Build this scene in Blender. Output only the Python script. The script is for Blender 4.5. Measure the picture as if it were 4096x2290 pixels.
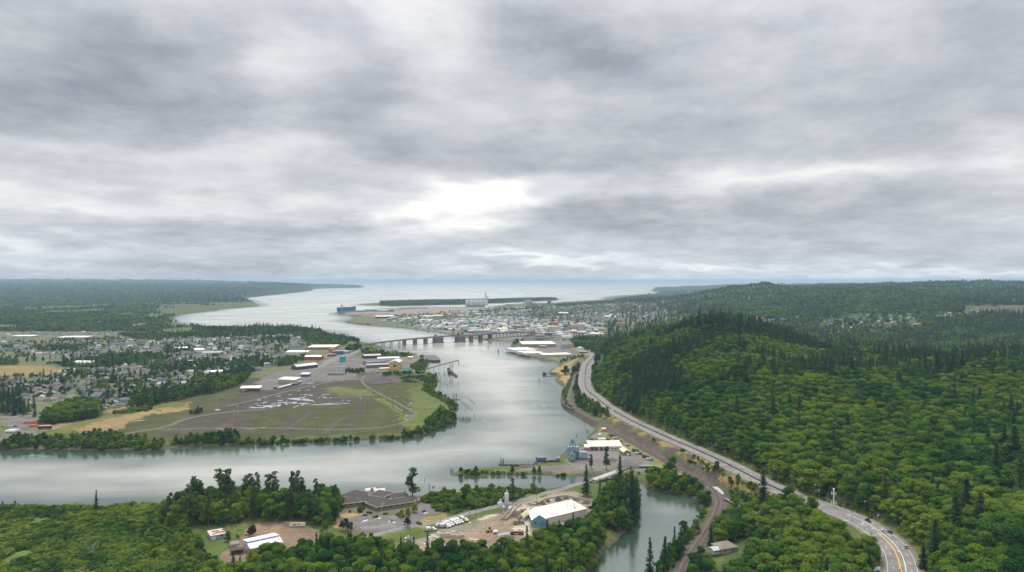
import bpy, bmesh, math, random
import numpy as np
from mathutils import Vector, Matrix
rad = math.radians
for o in list(bpy.data.objects): bpy.data.objects.remove(o)
SC = bpy.context.scene
COL = SC.collection
# ------------------------------------------------------------------ camera
F, CX, CY, HZ, CAMZ = 2768.0, 2048.0, 1145.0, 1122.0, 200.0   # survey constants: focal length and principal point in photo pixels, camera height in metres
PT = math.atan((CY - HZ) / F)
cam = bpy.data.cameras.new("camera"); cam.sensor_width = 36.0; cam.lens = F / 4096.0 * 36.0
cam.clip_start = 1.0; cam.clip_end = 200000.0
camo = bpy.data.objects.new("camera", cam); COL.objects.link(camo)
camo.location = (0, 0, CAMZ); camo.rotation_euler = (math.pi / 2 - PT, 0, 0)
SC.camera = camo
# ------------------------------------------------------------------ view, sun, sky
SC.render.engine = 'CYCLES'
SC.view_settings.view_transform = 'Standard'; SC.view_settings.look = 'None'
SC.view_settings.gamma = 1.0; SC.view_settings.exposure = 0.7; SC.view_settings.use_curve_mapping = False
cy = SC.cycles
cy.max_bounces = 5; cy.diffuse_bounces = 3; cy.glossy_bounces = 2; cy.transmission_bounces = 2; cy.transparent_max_bounces = 8; cy.volume_bounces = 0
cy.use_denoising = True
try: cy.denoiser = 'OPENIMAGEDENOISE'; cy.denoising_input_passes = 'RGB_ALBEDO_NORMAL'; cy.denoising_prefilter = 'ACCURATE'; cy.denoising_quality = 'HIGH'
except Exception: pass
cy.caustics_reflective = False; cy.caustics_refractive = False
cy.use_adaptive_sampling = False; cy.filter_width = 1.5
SUN_EL, SUN_AZ = rad(58), rad(-8)        # azimuth from straight ahead (+Y), positive to the right
sun = bpy.data.lights.new("sun", 'SUN'); sun.energy = 1.5; sun.angle = rad(14); sun.color = (1.0, 0.95, 0.87)
suno = bpy.data.objects.new("sun", sun); COL.objects.link(suno)
sd = Vector((math.sin(SUN_AZ) * math.cos(SUN_EL), math.cos(SUN_AZ) * math.cos(SUN_EL), math.sin(SUN_EL)))
suno.rotation_euler = sd.to_track_quat('Z', 'Y').to_euler(); suno.location = (0, 600, 900)

class NT:
    """small helper that writes node graphs"""
    def __init__(s, tree): s.t = tree; s.n = tree.nodes; s.l = tree.links
    def new(s, typ, **kw):
        n = s.n.new(typ)
        for k, v in kw.items(): setattr(n, k, v)
        return n
    def put(s, sock, v):
        if isinstance(v, bpy.types.NodeSocket): s.l.new(v, sock)
        else: sock.default_value = v
    def math(s, op, a, b=None, c=None, clamp=False):
        n = s.n.new('ShaderNodeMath'); n.operation = op; n.use_clamp = clamp
        s.put(n.inputs[0], a)
        if b is not None: s.put(n.inputs[1], b)
        if c is not None: s.put(n.inputs[2], c)
        return n.outputs[0]
    def vec(s, op, a, b=None, out=0, scale=None):
        n = s.n.new('ShaderNodeVectorMath'); n.operation = op
        s.put(n.inputs[0], a)
        if b is not None: s.put(n.inputs[1], b)
        if scale is not None: s.put(n.inputs['Scale'], scale)
        return n.outputs[out]
    def mix(s, f, a, b, typ='MIX'):
        n = s.n.new('ShaderNodeMix'); n.data_type = 'RGBA'; n.blend_type = typ
        s.put(n.inputs[0], f); s.put(n.inputs[6], a); s.put(n.inputs[7], b)
        return n.outputs[2]
    def noise(s, vec, scale, detail=4.0, rough=0.55, dist=0.0, out=0):
        n = s.n.new('ShaderNodeTexNoise'); s.l.new(vec, n.inputs['Vector'])
        n.inputs['Scale'].default_value = scale; n.inputs['Detail'].default_value = detail
        n.inputs['Roughness'].default_value = rough; n.inputs['Distortion'].default_value = dist
        return n.outputs[out]
    def ramp(s, f, stops, interp='LINEAR'):
        n = s.n.new('ShaderNodeValToRGB'); n.color_ramp.interpolation = interp
        e = n.color_ramp.elements
        while len(e) < len(stops): e.new(0.5)
        for i, (p, c) in enumerate(stops):
            e[i].position = p; e[i].color = (*c, 1.0) if len(c) == 3 else c
        s.l.new(f, n.inputs[0]); return n.outputs[0]
    def maprange(s, v, a, b, c, d):
        n = s.n.new('ShaderNodeMapRange'); s.put(n.inputs[0], v)
        for i, x in zip((1, 2, 3, 4), (a, b, c, d)): n.inputs[i].default_value = x
        return n.outputs[0]
def rgba(c): return (c[0], c[1], c[2], 1.0)

W = bpy.data.worlds.new("World"); SC.world = W; W.use_nodes = True
W.node_tree.nodes.clear()
w = NT(W.node_tree)
tc = w.new('ShaderNodeTexCoord'); dvec = tc.outputs['Generated']
sx = w.new('ShaderNodeSeparateXYZ'); w.l.new(dvec, sx.inputs[0])
dx, dy, dz = sx.outputs[0], sx.outputs[1], sx.outputs[2]
az = w.math('ARCTAN2', dx, dy); el = w.math('ARCSINE', dz)
# cloud deck: the view direction carried up to a flat layer, so clouds flatten towards the horizon
kk = w.math('DIVIDE', 1.0, w.math('ADD', w.math('ABSOLUTE', dz), 0.18))
cb = w.new('ShaderNodeCombineXYZ'); w.put(cb.inputs[0], w.math('MULTIPLY', dx, kk)); w.put(cb.inputs[1], w.math('MULTIPLY', dy, kk)); cb.inputs[2].default_value = 3.7
deck = cb.outputs[0]
nA = w.noise(deck, 0.95, 6.0, 0.5, 0.0)
nB = w.noise(deck, 3.2, 9.0, 0.58, 0.1)
nW = w.noise(deck, 1.9, 5.0, 0.55, 0.0, out=1)
cb2 = w.new('ShaderNodeCombineXYZ'); w.put(cb2.inputs[0], az); w.put(cb2.inputs[1], el)
warp = w.vec('MULTIPLY', w.vec('SUBTRACT', nW, (0.5, 0.5, 0.5)), (0.26, 0.085, 0.0))
ae = w.vec('ADD', cb2.outputs[0], warp)
# broad bright gaps and dark bellies of the deck, the first offsetting the added zenith brightness: (pixel x, pixel y, half widths, strength)
BLOBS = [(2048,60,2600,300,-.12),(540,270,450,130,-.09),(1250,310,110,90,.20),(1420,380,130,170,-.10),(1720,210,230,170,.20),(2130,150,260,110,-.13),
 (2560,180,250,150,-.10),(3020,140,350,140,.06),(3900,300,250,250,-.10),(900,490,700,80,-.08),(300,600,480,36,.16),(1120,560,220,60,.18),
 (2070,600,420,70,-.14),(2000,470,300,70,.10),(450,820,480,40,.32),(1830,842,190,52,.62),(1850,810,600,170,.08),(2050,778,130,34,.4),(900,895,600,45,-.20),
 (2330,850,260,50,-.22),(3000,710,300,22,.2),(3450,690,200,40,.18),(3200,850,500,80,-.10),(2200,1035,260,14,.28),(2850,1065,200,12,.26),
 (300,1010,300,30,.10),(60,960,60,40,.2),(3700,1108,500,14,.22),(1200,1075,600,30,-.06),(4050,650,120,60,.2)]
acc = None
for (u, v, su, sv, amp) in BLOBS:
    a0 = math.atan((u - CX) / F); e0 = math.atan((HZ - v) / F * math.cos(a0))
    q = w.vec('MULTIPLY', w.vec('SUBTRACT', ae, (a0, e0, 0)), (F / su * .72, F / sv * .72, 0))
    g = w.math('POWER', 0.3679, w.vec('DOT_PRODUCT', q, q, out=1))
    acc = w.math('MULTIPLY', g, amp) if acc is None else w.math('MULTIPLY_ADD', g, amp, acc)
L = w.math('MULTIPLY_ADD', w.math('SUBTRACT', nA, 0.5), 0.36, acc)
L = w.math('MULTIPLY_ADD', w.math('SUBTRACT', nB, 0.5), 0.40, L)
L = w.math('MULTIPLY_ADD', w.math('SUBTRACT', w.noise(deck, 9.0, 7.0, 0.62, 0.0), 0.5), 0.12, L)
lump = w.maprange(w.noise(deck, 2.1, 10.0, 0.62, 0.0), .40, .60, -.5, .5)
L = w.math('MULTIPLY_ADD', lump, 0.105, L)
L = w.math('ADD', L, 0.635)
# overcast dome, brightened towards the unseen zenith to light the land more
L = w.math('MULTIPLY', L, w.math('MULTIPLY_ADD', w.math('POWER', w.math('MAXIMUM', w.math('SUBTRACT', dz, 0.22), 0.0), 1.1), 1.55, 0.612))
L = w.math('MAXIMUM', L, 0.15)
tint = w.ramp(w.maprange(L, 0.2, 0.62, 0.0, 1.0), [(0, (.89, .945, 1.06)), (.5, (.955, .975, 1.03)), (.8, (.99, .99, 1.0)), (1, (1, .985, .95))])
low = w.maprange(el, 0.0, 0.10, 1.0, 0.0)
tint = w.mix(low, tint, w.mix(1.0, tint, (.93, 1.0, 1.06, 1), 'MULTIPLY'))
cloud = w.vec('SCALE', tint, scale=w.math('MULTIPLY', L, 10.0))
sky = w.new('ShaderNodeTexSky'); sky.sky_type = 'NISHITA'; sky.sun_disc = False
sky.sun_elevation = SUN_EL; sky.sun_rotation = SUN_AZ; sky.altitude = 200
cover = w.maprange(nB, 0.2, 0.5, 0.90, 0.97)
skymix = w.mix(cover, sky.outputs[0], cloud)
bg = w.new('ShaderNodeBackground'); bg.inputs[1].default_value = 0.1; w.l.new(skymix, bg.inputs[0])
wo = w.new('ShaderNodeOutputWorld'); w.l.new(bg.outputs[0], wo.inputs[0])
try: W.cycles.sampling_method = 'MANUAL'; W.cycles.sample_map_resolution = 512
except Exception: pass

# ------------------------------------------------------------------ survey helpers
def P(u, v, z=0.0):
    """photo pixel -> the point at height z that stands there"""
    x = (u - CX) / F; y = -(v - CY) / F
    d = (x, math.cos(PT) + y * math.sin(PT), -math.sin(PT) + y * math.cos(PT))
    t = (z - CAMZ) / d[2]
    return Vector((d[0] * t, d[1] * t, z))
def PD(u, D, z):
    return Vector(((u - CX) / F * D, D, z))
def Pn(uv, z=0.0):
    uv = np.asarray(uv, float); x = (uv[:, 0] - CX) / F; y = -(uv[:, 1] - CY) / F
    dyv = math.cos(PT) + y * math.sin(PT); dzv = -math.sin(PT) + y * math.cos(PT)
    t = (z - CAMZ) / dzv
    return np.stack([x * t, dyv * t], 1)
def inside(poly, pts):
    """even-odd test, poly (n,2), pts (m,2)"""
    r = np.zeros(len(pts), bool); x, y = pts[:, 0], pts[:, 1]
    n = len(poly)
    for i in range(n):
        x1, y1 = poly[i]; x2, y2 = poly[(i + 1) % n]
        if y1 == y2: continue
        c = (y1 > y) != (y2 > y)
        r ^= c & (x < (x2 - x1) * (y - y1) / (y2 - y1) + x1)
    return r
def segdist(segs, pts):
    """least distance of pts to segments [(x1,y1,x2,y2)], with index and parameter"""
    best = np.full(len(pts), 1e12); bi = np.zeros(len(pts), int); bt = np.zeros(len(pts))
    for i, (x1, y1, x2, y2) in enumerate(segs):
        ex, ey = x2 - x1, y2 - y1; l2 = ex * ex + ey * ey + 1e-9
        t = np.clip(((pts[:, 0] - x1) * ex + (pts[:, 1] - y1) * ey) / l2, 0, 1)
        d = (pts[:, 0] - x1 - t * ex) ** 2 + (pts[:, 1] - y1 - t * ey) ** 2
        m = d < best; best[m] = d[m]; bi[m] = i; bt[m] = t[m]
    return np.sqrt(best), bi, bt
def vnoise(x, y, seed=0):
    """cheap smooth value noise"""
    xi = np.floor(x).astype(np.int64); yi = np.floor(y).astype(np.int64); fx = x - xi; fy = y - yi
    fx = fx * fx * (3 - 2 * fx); fy = fy * fy * (3 - 2 * fy)
    def h(a, b):
        n = (a * 374761393 + b * 668265263 + seed * 974634777) & 0x7fffffff
        n = ((n ^ (n >> 13)) * 1274126177) & 0x7fffffff
        return ((n ^ (n >> 16)) & 0xffff) / 65535.0
    return (h(xi, yi) * (1 - fx) + h(xi + 1, yi) * fx) * (1 - fy) + (h(xi, yi + 1) * (1 - fx) + h(xi + 1, yi + 1) * fx) * fy
def fbm(x, y, seed=0, o=3):
    s = 0; a = 0.5
    for i in range(o): s = s + a * vnoise(x * 2 ** i, y * 2 ** i, seed + i); a *= 0.5
    return s / (1 - 0.5 ** o)

# ------------------------------------------------------------------ shore lines (photo pixels, at water level)
NEAR_BANK = [(-900,2032),(0,2024),(150,2016),(300,2024),(480,2018),(600,2022),(760,2010),(900,2000),(1050,1998),(1200,1990),(1380,1985),(1480,1984),(1600,1982),
 (1680,1984),(1730,1975),(1800,1972),(1900,1962),(2000,1956),(2080,1958),(2160,1950),(2200,1955),(2260,1945),(2330,1938),(2400,1930),(2450,1924),(2500,1930),(2540,1950)]
POND = [(2556,1990),(2550,2040),(2540,2085),(2500,2130),(2455,2170),(2420,2205),(2385,2250),(2355,2300),(2330,2360),(2320,2480),(2480,2480),(2540,2400),(2600,2310),(2640,2250),
 (2690,2195),(2740,2150),(2780,2112),(2800,2060),(2796,2005),(2770,1985),(2720,1982),(2670,1970),(2620,1965),(2580,1948)]
SLOUGH_UP = [(2530,1920),(2480,1903),(2420,1906),(2330,1905),(2250,1908),(2180,1902),(2120,1901),(2060,1905),(1990,1904),(1900,1906),(1840,1907),(1808,1904),(1806,1895)]
PLANT = [(1850,1880),(1930,1872),(2010,1868),(2100,1866),(2160,1856),(2220,1842),(2250,1820),(2262,1806),(2299,1782),(2335,1774),(2361,1768),(2348,1752),(2362,1740),(2376,1730),(2386,1712),(2384,1701)]
SEAWALL = [(2376,1699),(2337,1677),(2299,1656),(2256,1630),(2243,1609),(2242,1584),(2250,1560)]
RIGHT = [(2257,1548),(2243,1543),(2218,1527),(2222,1518),(2235,1508),(2226,1503),(2201,1500),(2190,1488),(2200,1482),(2213,1475),(2232,1468),(2236,1459),(2216,1449),(2207,1443),(2170,1438),(2128,1433),(2077,1421),(2044,1405),
 (2060,1398),(2046,1388),(2050,1370),(2100,1366),(2230,1366),(2230,1361),(2080,1361),(2000,1366),(1960,1367),(1945,1362),(1862,1353),(1805,1343),(1770,1334),(1700,1325),(1654,1317),(1571,1310),(1501,1305),(1453,1296),(1427,1293),(1378,1286),(1404,1280),
 (1413,1273),(1404,1268),(1442,1265),(1390,1263),(1366,1261),(1364,1257),(1378,1252),(1423,1248),(1536,1236),(1678,1232),(1862,1228),(1963,1227),(2126,1213),(2224,1213),(2262,1208),(2340,1204),
 (2414,1201),(2416,1196),(2431,1190),(2482,1183),(2555,1179),(2632,1177),(2645,1171),(2606,1163),(2683,1160),(2747,1159),(2888,1158),(2950,1153),(3050,1147),(3300,1143),(3700,1139),(5200,1137)]
FARTOP = [(5200,1126),(-1200,1126)]
LEFT = [(-1200,1136),(900,1138),(1300,1144),(1420,1147),(1457,1149),(1427,1152),(1300,1154),(1243,1156),(1247,1162),(1179,1171),(1090,1180),(1000,1190),(958,1194),(1005,1203),(1040,1226),(1000,1229),(960,1233),(888,1238),(867,1244),(800,1251),(726,1260),(700,1270),
 (664,1283),(690,1288),(726,1294),(751,1303),(811,1309),(900,1311),(982,1312),(1100,1314),(1183,1317),(1230,1322),(1299,1325),(1308,1328),(1290,1334),(1316,1346),(1380,1353),(1401,1361),(1452,1371),(1504,1380),(1540,1388),(1492,1394),(1506,1398),(1552,1403),(1522,1410),(1556,1413),
 (1610,1411),(1666,1416),(1670,1419),(1642,1423),(1700,1426),(1721,1440),(1700,1443),(1719,1450),(1709,1470),(1697,1482),(1704,1492),(1731,1496),(1754,1506),(1750,1515),(1755,1526),(1742,1542),(1738,1556),(1729,1560),(1750,1570),(1756,1577),(1785,1589),(1814,1602),(1832,1616),(1834,1634),(1818,1643),(1812,1657),
 (1834,1679),(1811,1692),(1747,1718),(1675,1744),(1598,1756),(1470,1760),(1371,1766),(1171,1772),(1000,1783),(931,1779),(830,1785),(726,1789),(632,1802),(500,1800),(384,1802),(200,1798),(0,1800),(-900,1806)]
OUT = NEAR_BANK + POND + SLOUGH_UP + PLANT + SEAWALL + RIGHT + FARTOP + LEFT
ISLE = [(1425,1219),(1489,1223),(1583,1225),(1720,1222),(1862,1219),(1960,1215),(2099,1208),(2216,1203),(2242,1200),(2216,1196),(2080,1199),(1960,1203),(1700,1207),(1530,1211)]
def lim(L): return [(u, max(v, 1131.4)) for u, v in L]
LOOPS = [Pn(lim(OUT)), Pn(ISLE)]
SEGS = []
for lp in LOOPS:
    for i in range(len(lp)):
        a, b = lp[i], lp[(i + 1) % len(lp)]
        if max(abs(a[1]), abs(b[1])) > 45000 and min(a[1], b[1]) > 30000: continue
        SEGS.append((a[0], a[1], b[0], b[1]))

# ------------------------------------------------------------------ highway course (pixel, height)
HWY = [(2310,1393,6),(2345,1410,6),(2378,1424,6.5),(2362,1443,7),(2347,1464,7.5),(2342,1490,8),(2340,1515,8),(2341,1541,8.5),(2352,1566,9),(2386,1592,9.5),(2427,1626,10),(2512,1677,11),(2598,1718,12),(2683,1757,13),(2769,1793,14),(2854,1831,15),
 (2940,1873,16.5),(3029,1920,18),(3178,1987,20.5),(3270,2020,22),(3360,2053,23.5),(3440,2088,25),(3500,2126,26),(3545,2162,26.5),(3576,2200,27),(3594,2240,27),(3602,2290,27),(3604,2400,27),(3585,2560,27)]
hw3 = np.array([tuple(P(u, v, z)) for u, v, z in HWY])
def catmull(p, n=6):
    p = np.asarray(p, float); out = []
    for i in range(len(p) - 1):
        a, b, c, d = p[max(i - 1, 0)], p[i], p[i + 1], p[min(i + 2, len(p) - 1)]
        for k in range(n):
            t = k / n
            out.append(0.5 * (2 * b + (c - a) * t + (2 * a - 5 * b + 4 * c - d) * t * t + (3 * b - a - 3 * c + d) * t ** 3))
    out.append(p[-1]); return np.array(out)
HW = catmull(hw3, 6)
HWSEG = [(HW[i][0], HW[i][1], HW[i + 1][0], HW[i + 1][1]) for i in range(len(HW) - 1)]
RAIL = [(2300,1500,4.5),(2292,1530,4.5),(2283,1560,4.5),(2275,1590,4.5),(2285,1618,4.5),(2320,1648,4.5),(2370,1678,4.5),(2430,1712,4.5),(2500,1750,4.5),(2590,1800,4.5),(2680,1852,4.5),(2760,1898,4.5),(2815,1928,4.5),(2845,1950,4.5),(2862,1972,4.5),(2873,1995,4.5),(2874,2020,4.5),(2865,2050,4.5),(2845,2090,4.5),(2815,2140,4.5),(2785,2185,4.5),(2755,2230,4.5),(2725,2290,4.5),(2690,2380,4.5),(2650,2500,4.5)]
RL = catmull(np.array([tuple(P(u, v, z)) for u, v, z in RAIL]), 5)
RLSEG = [(RL[i][0], RL[i][1], RL[i + 1][0], RL[i + 1][1]) for i in range(len(RL) - 1)]

# ------------------------------------------------------------------ terrain
RELIEF = []
for D in (240, 330, 450, 600, 800, 1100, 1500, 2100, 2900, 4000, 5300):
    for u in (-1100, -400, 300, 900, 1400, 1800):
        RELIEF.append((u, D, 0))
RELIEF += [(2050,D,0) for D in (260,400,600,800,1100,1500,2000,3000,4200,5500)] + [(2250,D,0) for D in (260,350,450,600,750,900,1300,1700,2300,3000,4200)]
RELIEF += [(2300,1250,1),(2400,640,0),(2550,560,0),(2600,700,1),(2700,640,1),(2500,800,2),(2420,1000,3),(2330,1080,3),(2480,480,0),(2600,380,0),(2700,500,1),(2800,600,2),(2450,1900,2),(2400,2300,0),(2600,2400,0),(2500,3200,0),(2450,4200,0)]
RELIEF += [(2342,1400,8),(2380,1780,6),(2430,1100,9),(2512,940,10),(2683,815,13),(2854,720,15),(3025,620,18),(3270,545,22),(3500,476,26),(3610,415,27),(3640,330,28),(3700,260,30)]
RELIEF += [(2860,640,2),(2885,560,2),(2790,480,2),(2720,430,3),(2990,440,8),(3200,470,16),(3100,400,12),(3350,380,19),(2900,350,8),(3300,300,18),(2980,560,7),(3100,540,12),(2760,360,4),(2900,260,8)]
RELIEF += [(2450,1750,26),(2420,1600,28),(2550,1650,56),(2650,1550,80),(2780,1450,103),(2900,1400,99),(3000,1350,92),(3100,1300,76),(3250,1250,62),(3400,1200,52),(3550,1100,58),(3700,1050,62),(3900,1000,65),(4096,950,75),(4500,900,85),(4900,850,95)]
RELIEF += [(2430,1450,34),(2560,1250,44),(2700,1200,70),(2700,1000,44),(2620,920,26),(2900,1100,76),(2900,900,50),(2900,780,28),(3100,1000,64),(3100,850,48),(3100,720,30),(3300,900,58),(3300,750,44),(3300,640,32),(3500,900,52),(3500,700,42),(3500,580,34),(3700,800,52),(3700,620,43),(3700,520,37),
 (3900,750,58),(3900,560,46),(3900,450,39),(4096,700,64),(4096,520,52),(4096,400,43),(4096,320,39),(4500,500,62),(4500,350,50),(4700,280,45),(3800,360,34),(3850,280,34)]
RELIEF += [(2600,2000,8),(2800,1900,16),(3000,1850,20),(3200,1900,6),(3600,2000,5),(4000,2000,8),(4400,1900,15),(4900,1800,30),(3000,2300,6),(3300,2350,8),(3600,2400,12),(4000,2500,20),(4500,2500,40),(3500,3000,50),(3200,2900,40),(3050,2800,32),(3800,2800,44),(4096,3000,60),(4600,3000,80)]
RELIEF += [(3500,3600,82),(3200,3600,70),(3500,4500,125),(3500,5500,155),(3300,5000,108),(3170,5000,120),(3060,5000,168),(2980,5000,150),(2880,5000,108),(2760,5000,60),(2650,4900,24),(2560,4600,2),(2900,4000,58),(3060,4200,92),(2750,3700,10),(2900,3300,26),(3100,3300,50),(3800,5500,156),(4096,6000,160),(4096,4000,105),(4800,5000,160)]
RELIEF += [(2560,7000,0),(2700,7500,0),(2800,9000,0),(2900,9000,40),(3000,9000,90),(3300,9000,130),(3700,9000,150),(4300,9000,150),(5000,9000,170),(3000,14000,120),(4000,16000,120),(2500,9000,0)]
for u, k in ((-1100, 1.06), (-400, 1.03), (0, 1.0), (300, .98), (600, .94), (850, .88)):
    RELIEF += [(u, 6500, 6), (u, 7500, 26 * k), (u, 9000, 62 * k), (u, 11500, 118 * k), (u, 15000, 186 * k), (u, 20000, 215 * k), (u, 26000, 225 * k)]
RELIEF += [(1000,7600,12),(1000,9500,70),(1000,12000,112),(1000,15000,140),(1100,10500,75),(1180,12500,104),(1240,13500,96),(1130,18000,110),(1330,20000,62),(1430,20000,34),(1000,24000,120)]
RELIEF += [(u, 12000, 0) for u in (1500, 1800, 2200)] + [(u, 30000, 0) for u in (1500, 2000, 2600)]
RC = np.array(RELIEF, float)
def rkey(u, D): return np.stack([np.asarray(u) / 300.0, 6.0 * np.log(np.asarray(D))], -1)
K = rkey(RC[:, 0], RC[:, 1])
PH = np.sqrt(((K[:, None] - K[None]) ** 2).sum(-1) + 0.02)
RW = np.linalg.solve(np.block([[PH + np.eye(len(K)) * 0.01, np.ones((len(K), 1))], [np.ones((1, len(K))), np.zeros((1, 1))]]), np.append(RC[:, 2], 0))
def rbf(q):
    out = np.empty(len(q))
    for i in range(0, len(q), 4000):
        qq = q[i:i + 4000]
        out[i:i + 4000] = np.sqrt(((qq[:, None] - K[None]) ** 2).sum(-1) + 0.02) @ RW[:-1] + RW[-1]
    return out
def steps(*r):
    o = []
    for a, b, s in r: o += list(np.arange(a, b, s))
    return np.array(o + [r[-1][1]], float)
GV = steps((1131.4, 1180, 1.0), (1180, 1320, 1.6), (1320, 1700, 3.0), (1700, 2400, 4.0), (2400, 3600, 14.0))
GU = np.arange(-1000, 5101, 9.0)
GD = F * CAMZ / (GV - HZ)
nu, nv = len(GU), len(GV)
cu = np.arange(-1000, 5140, 45.0); cv = np.linspace(math.log(GD.min()), math.log(GD.max()), 150)
uu, ll = np.meshgrid(cu, cv)
coarse = rbf(rkey(uu.ravel(), np.exp(ll.ravel()))).reshape(len(cv), len(cu))
UU, DD = np.meshgrid(GU, GD); XX = (UU - CX) / F * DD; YY = DD
def bil(grid, a, b):
    a = np.clip(a, 0, grid.shape[0] - 1.001); b = np.clip(b, 0, grid.shape[1] - 1.001)
    i = a.astype(int); j = b.astype(int); fa = a - i; fb = b - j
    return (grid[i, j] * (1 - fb) + grid[i, j + 1] * fb) * (1 - fa) + (grid[i + 1, j] * (1 - fb) + grid[i + 1, j + 1] * fb) * fa
rel = bil(coarse, (np.log(DD) - cv[0]) / (cv[1] - cv[0]), (UU - cu[0]) / 45.0)
rel = np.maximum(rel - 1.5, 0)
rel = rel * (0.72 + 0.56 * fbm(XX / 160, YY / 160, 5, 3)) + np.clip(rel / 40, 0, 1) * (fbm(XX / 700, YY / 700, 9, 3) - .5) * np.clip(YY / 60, 24, 75) * np.clip(1.5 - YY / 9000, .3, 1)
rel = np.maximum(rel, 0)
pts = np.stack([XX.ravel(), YY.ravel()], 1)
water_in = np.zeros(len(pts), bool)
for lp in LOOPS: water_in ^= inside(lp, pts)
sdist, _, _ = segdist(SEGS, pts)
sdist = np.where(water_in, -sdist, sdist) + (fbm(pts[:, 0] / 9, pts[:, 1] / 9, 3, 2) - .5) * np.clip(pts[:, 1] / 150, 1.5, 20)
SD = sdist.reshape(XX.shape)
BASE = 3.0
ZZ = np.clip(SD * 0.32, -2.6, BASE) + rel * np.clip(SD / 40, 0, 1)
dh, bi, bt = segdist(HWSEG, pts)
hz = HW[bi, 2] + bt * (HW[np.minimum(bi + 1, len(HW) - 1), 2] - HW[bi, 2])
k = np.clip((dh - 13.0) / 14.0, 0, 1); k = k * k * (3 - 2 * k)
ZZ = np.where((dh < 27).reshape(XX.shape), (hz - 0.35).reshape(XX.shape) * (1 - k.reshape(XX.shape)) + ZZ * k.reshape(XX.shape), ZZ)
dr, _, _ = segdist(RLSEG, pts)
k = np.clip((dr - 4.0) / 5.0, 0, 1).reshape(XX.shape)
ZZ = np.where((dr < 9).reshape(XX.shape), 4.1 * (1 - k) + ZZ * k, ZZ)
DHW = dh.reshape(XX.shape); DRL = dr.reshape(XX.shape)
def gidx(x, y):
    x = np.atleast_1d(np.asarray(x, float)); y = np.maximum(np.atleast_1d(np.asarray(y, float)), 150.0)
    u = CX + x / y * F; v = HZ + F * CAMZ / y
    return np.interp(v, GV, np.arange(nv)), (u - GU[0]) / 9.0
def gz(x, y): return bil(ZZ, *gidx(x, y))
def shore(x, y): return bil(SD, *gidx(x, y))
def G(u, v, dz=0.0):
    """ground point seen at a pixel (gentle ground only)"""
    z = BASE
    for _ in range(6):
        p = P(u, v, z); z = 0.5 * z + 0.5 * float(gz(p.x, p.y)[0])
    p = P(u, v, z); p.z = float(gz(p.x, p.y)[0]) + dz
    return p
# ------------------------------------------------------------------ materials
MATS = {}
def mat(name, rgb, rough=0.8, var=0.12, scale=0.6, metal=0.0, spec=0.3, rgb2=None):
    """procedural surface: base colour broken up by two octaves of noise"""
    if name in MATS: return MATS[name]
    m = bpy.data.materials.new(name); m.use_nodes = True; n = NT(m.node_tree); m.node_tree.nodes.clear()
    geo = n.new('ShaderNodeNewGeometry')
    a = n.noise(geo.outputs['Position'], scale, 5.0, 0.6)
    lo = tuple(c * (1 - 1.6 * var) for c in rgb); hi = tuple(c * (1 + 1.6 * var) for c in (rgb2 or rgb))
    c = n.ramp(a, [(0.3, lo), (0.7, hi)])
    b = n.new('ShaderNodeBsdfPrincipled'); n.put(b.inputs['Base Color'], c)
    b.inputs['Roughness'].default_value = rough; b.inputs['Metallic'].default_value = metal; b.inputs['Specular IOR Level'].default_value = spec
    o = n.new('ShaderNodeOutputMaterial'); n.l.new(b.outputs[0], o.inputs[0])
    m.diffuse_color = rgba(rgb); MATS[name] = m; return m
def leafmat(name, dark, mid, bright, rnd=0.5, patch=90.0, trans=0.3):
    m = bpy.data.materials.new(name); m.use_nodes = True; n = NT(m.node_tree); m.node_tree.nodes.clear()
    geo = n.new('ShaderNodeNewGeometry'); oi = n.new('ShaderNodeObjectInfo')
    big = n.math('MULTIPLY_ADD', n.noise(geo.outputs['Position'], 1.0 / (patch * 2.6), 2.0, 0.5), .6, n.math('MULTIPLY', n.noise(geo.outputs['Position'], 1.0 / patch, 3.0, 0.55), .4))
    fine = n.noise(geo.outputs['Position'], 0.28, 2.0, 0.5)
    f = n.math('ADD', n.math('MULTIPLY', n.math('SUBTRACT', big, 0.5), 3.2), n.math('MULTIPLY', n.math('SUBTRACT', oi.outputs['Random'], 0.5), rnd))
    f = n.math('MULTIPLY_ADD', n.math('SUBTRACT', fine, 0.5), 0.7, n.math('ADD', f, 0.5), clamp=True)
    c = n.ramp(f, [(0.0, dark), (0.5, mid), (1.0, bright)])
    d = n.new('ShaderNodeBsdfDiffuse'); n.put(d.inputs[0], c)
    t = n.new('ShaderNodeBsdfTranslucent'); n.put(t.inputs[0], c)
    mx = n.new('ShaderNodeMixShader'); mx.inputs[0].default_value = trans
    n.l.new(d.outputs[0], mx.inputs[1]); n.l.new(t.outputs[0], mx.inputs[2])
    o = n.new('ShaderNodeOutputMaterial'); n.l.new(mx.outputs[0], o.inputs[0]); MATS[name] = m; return m

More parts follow.
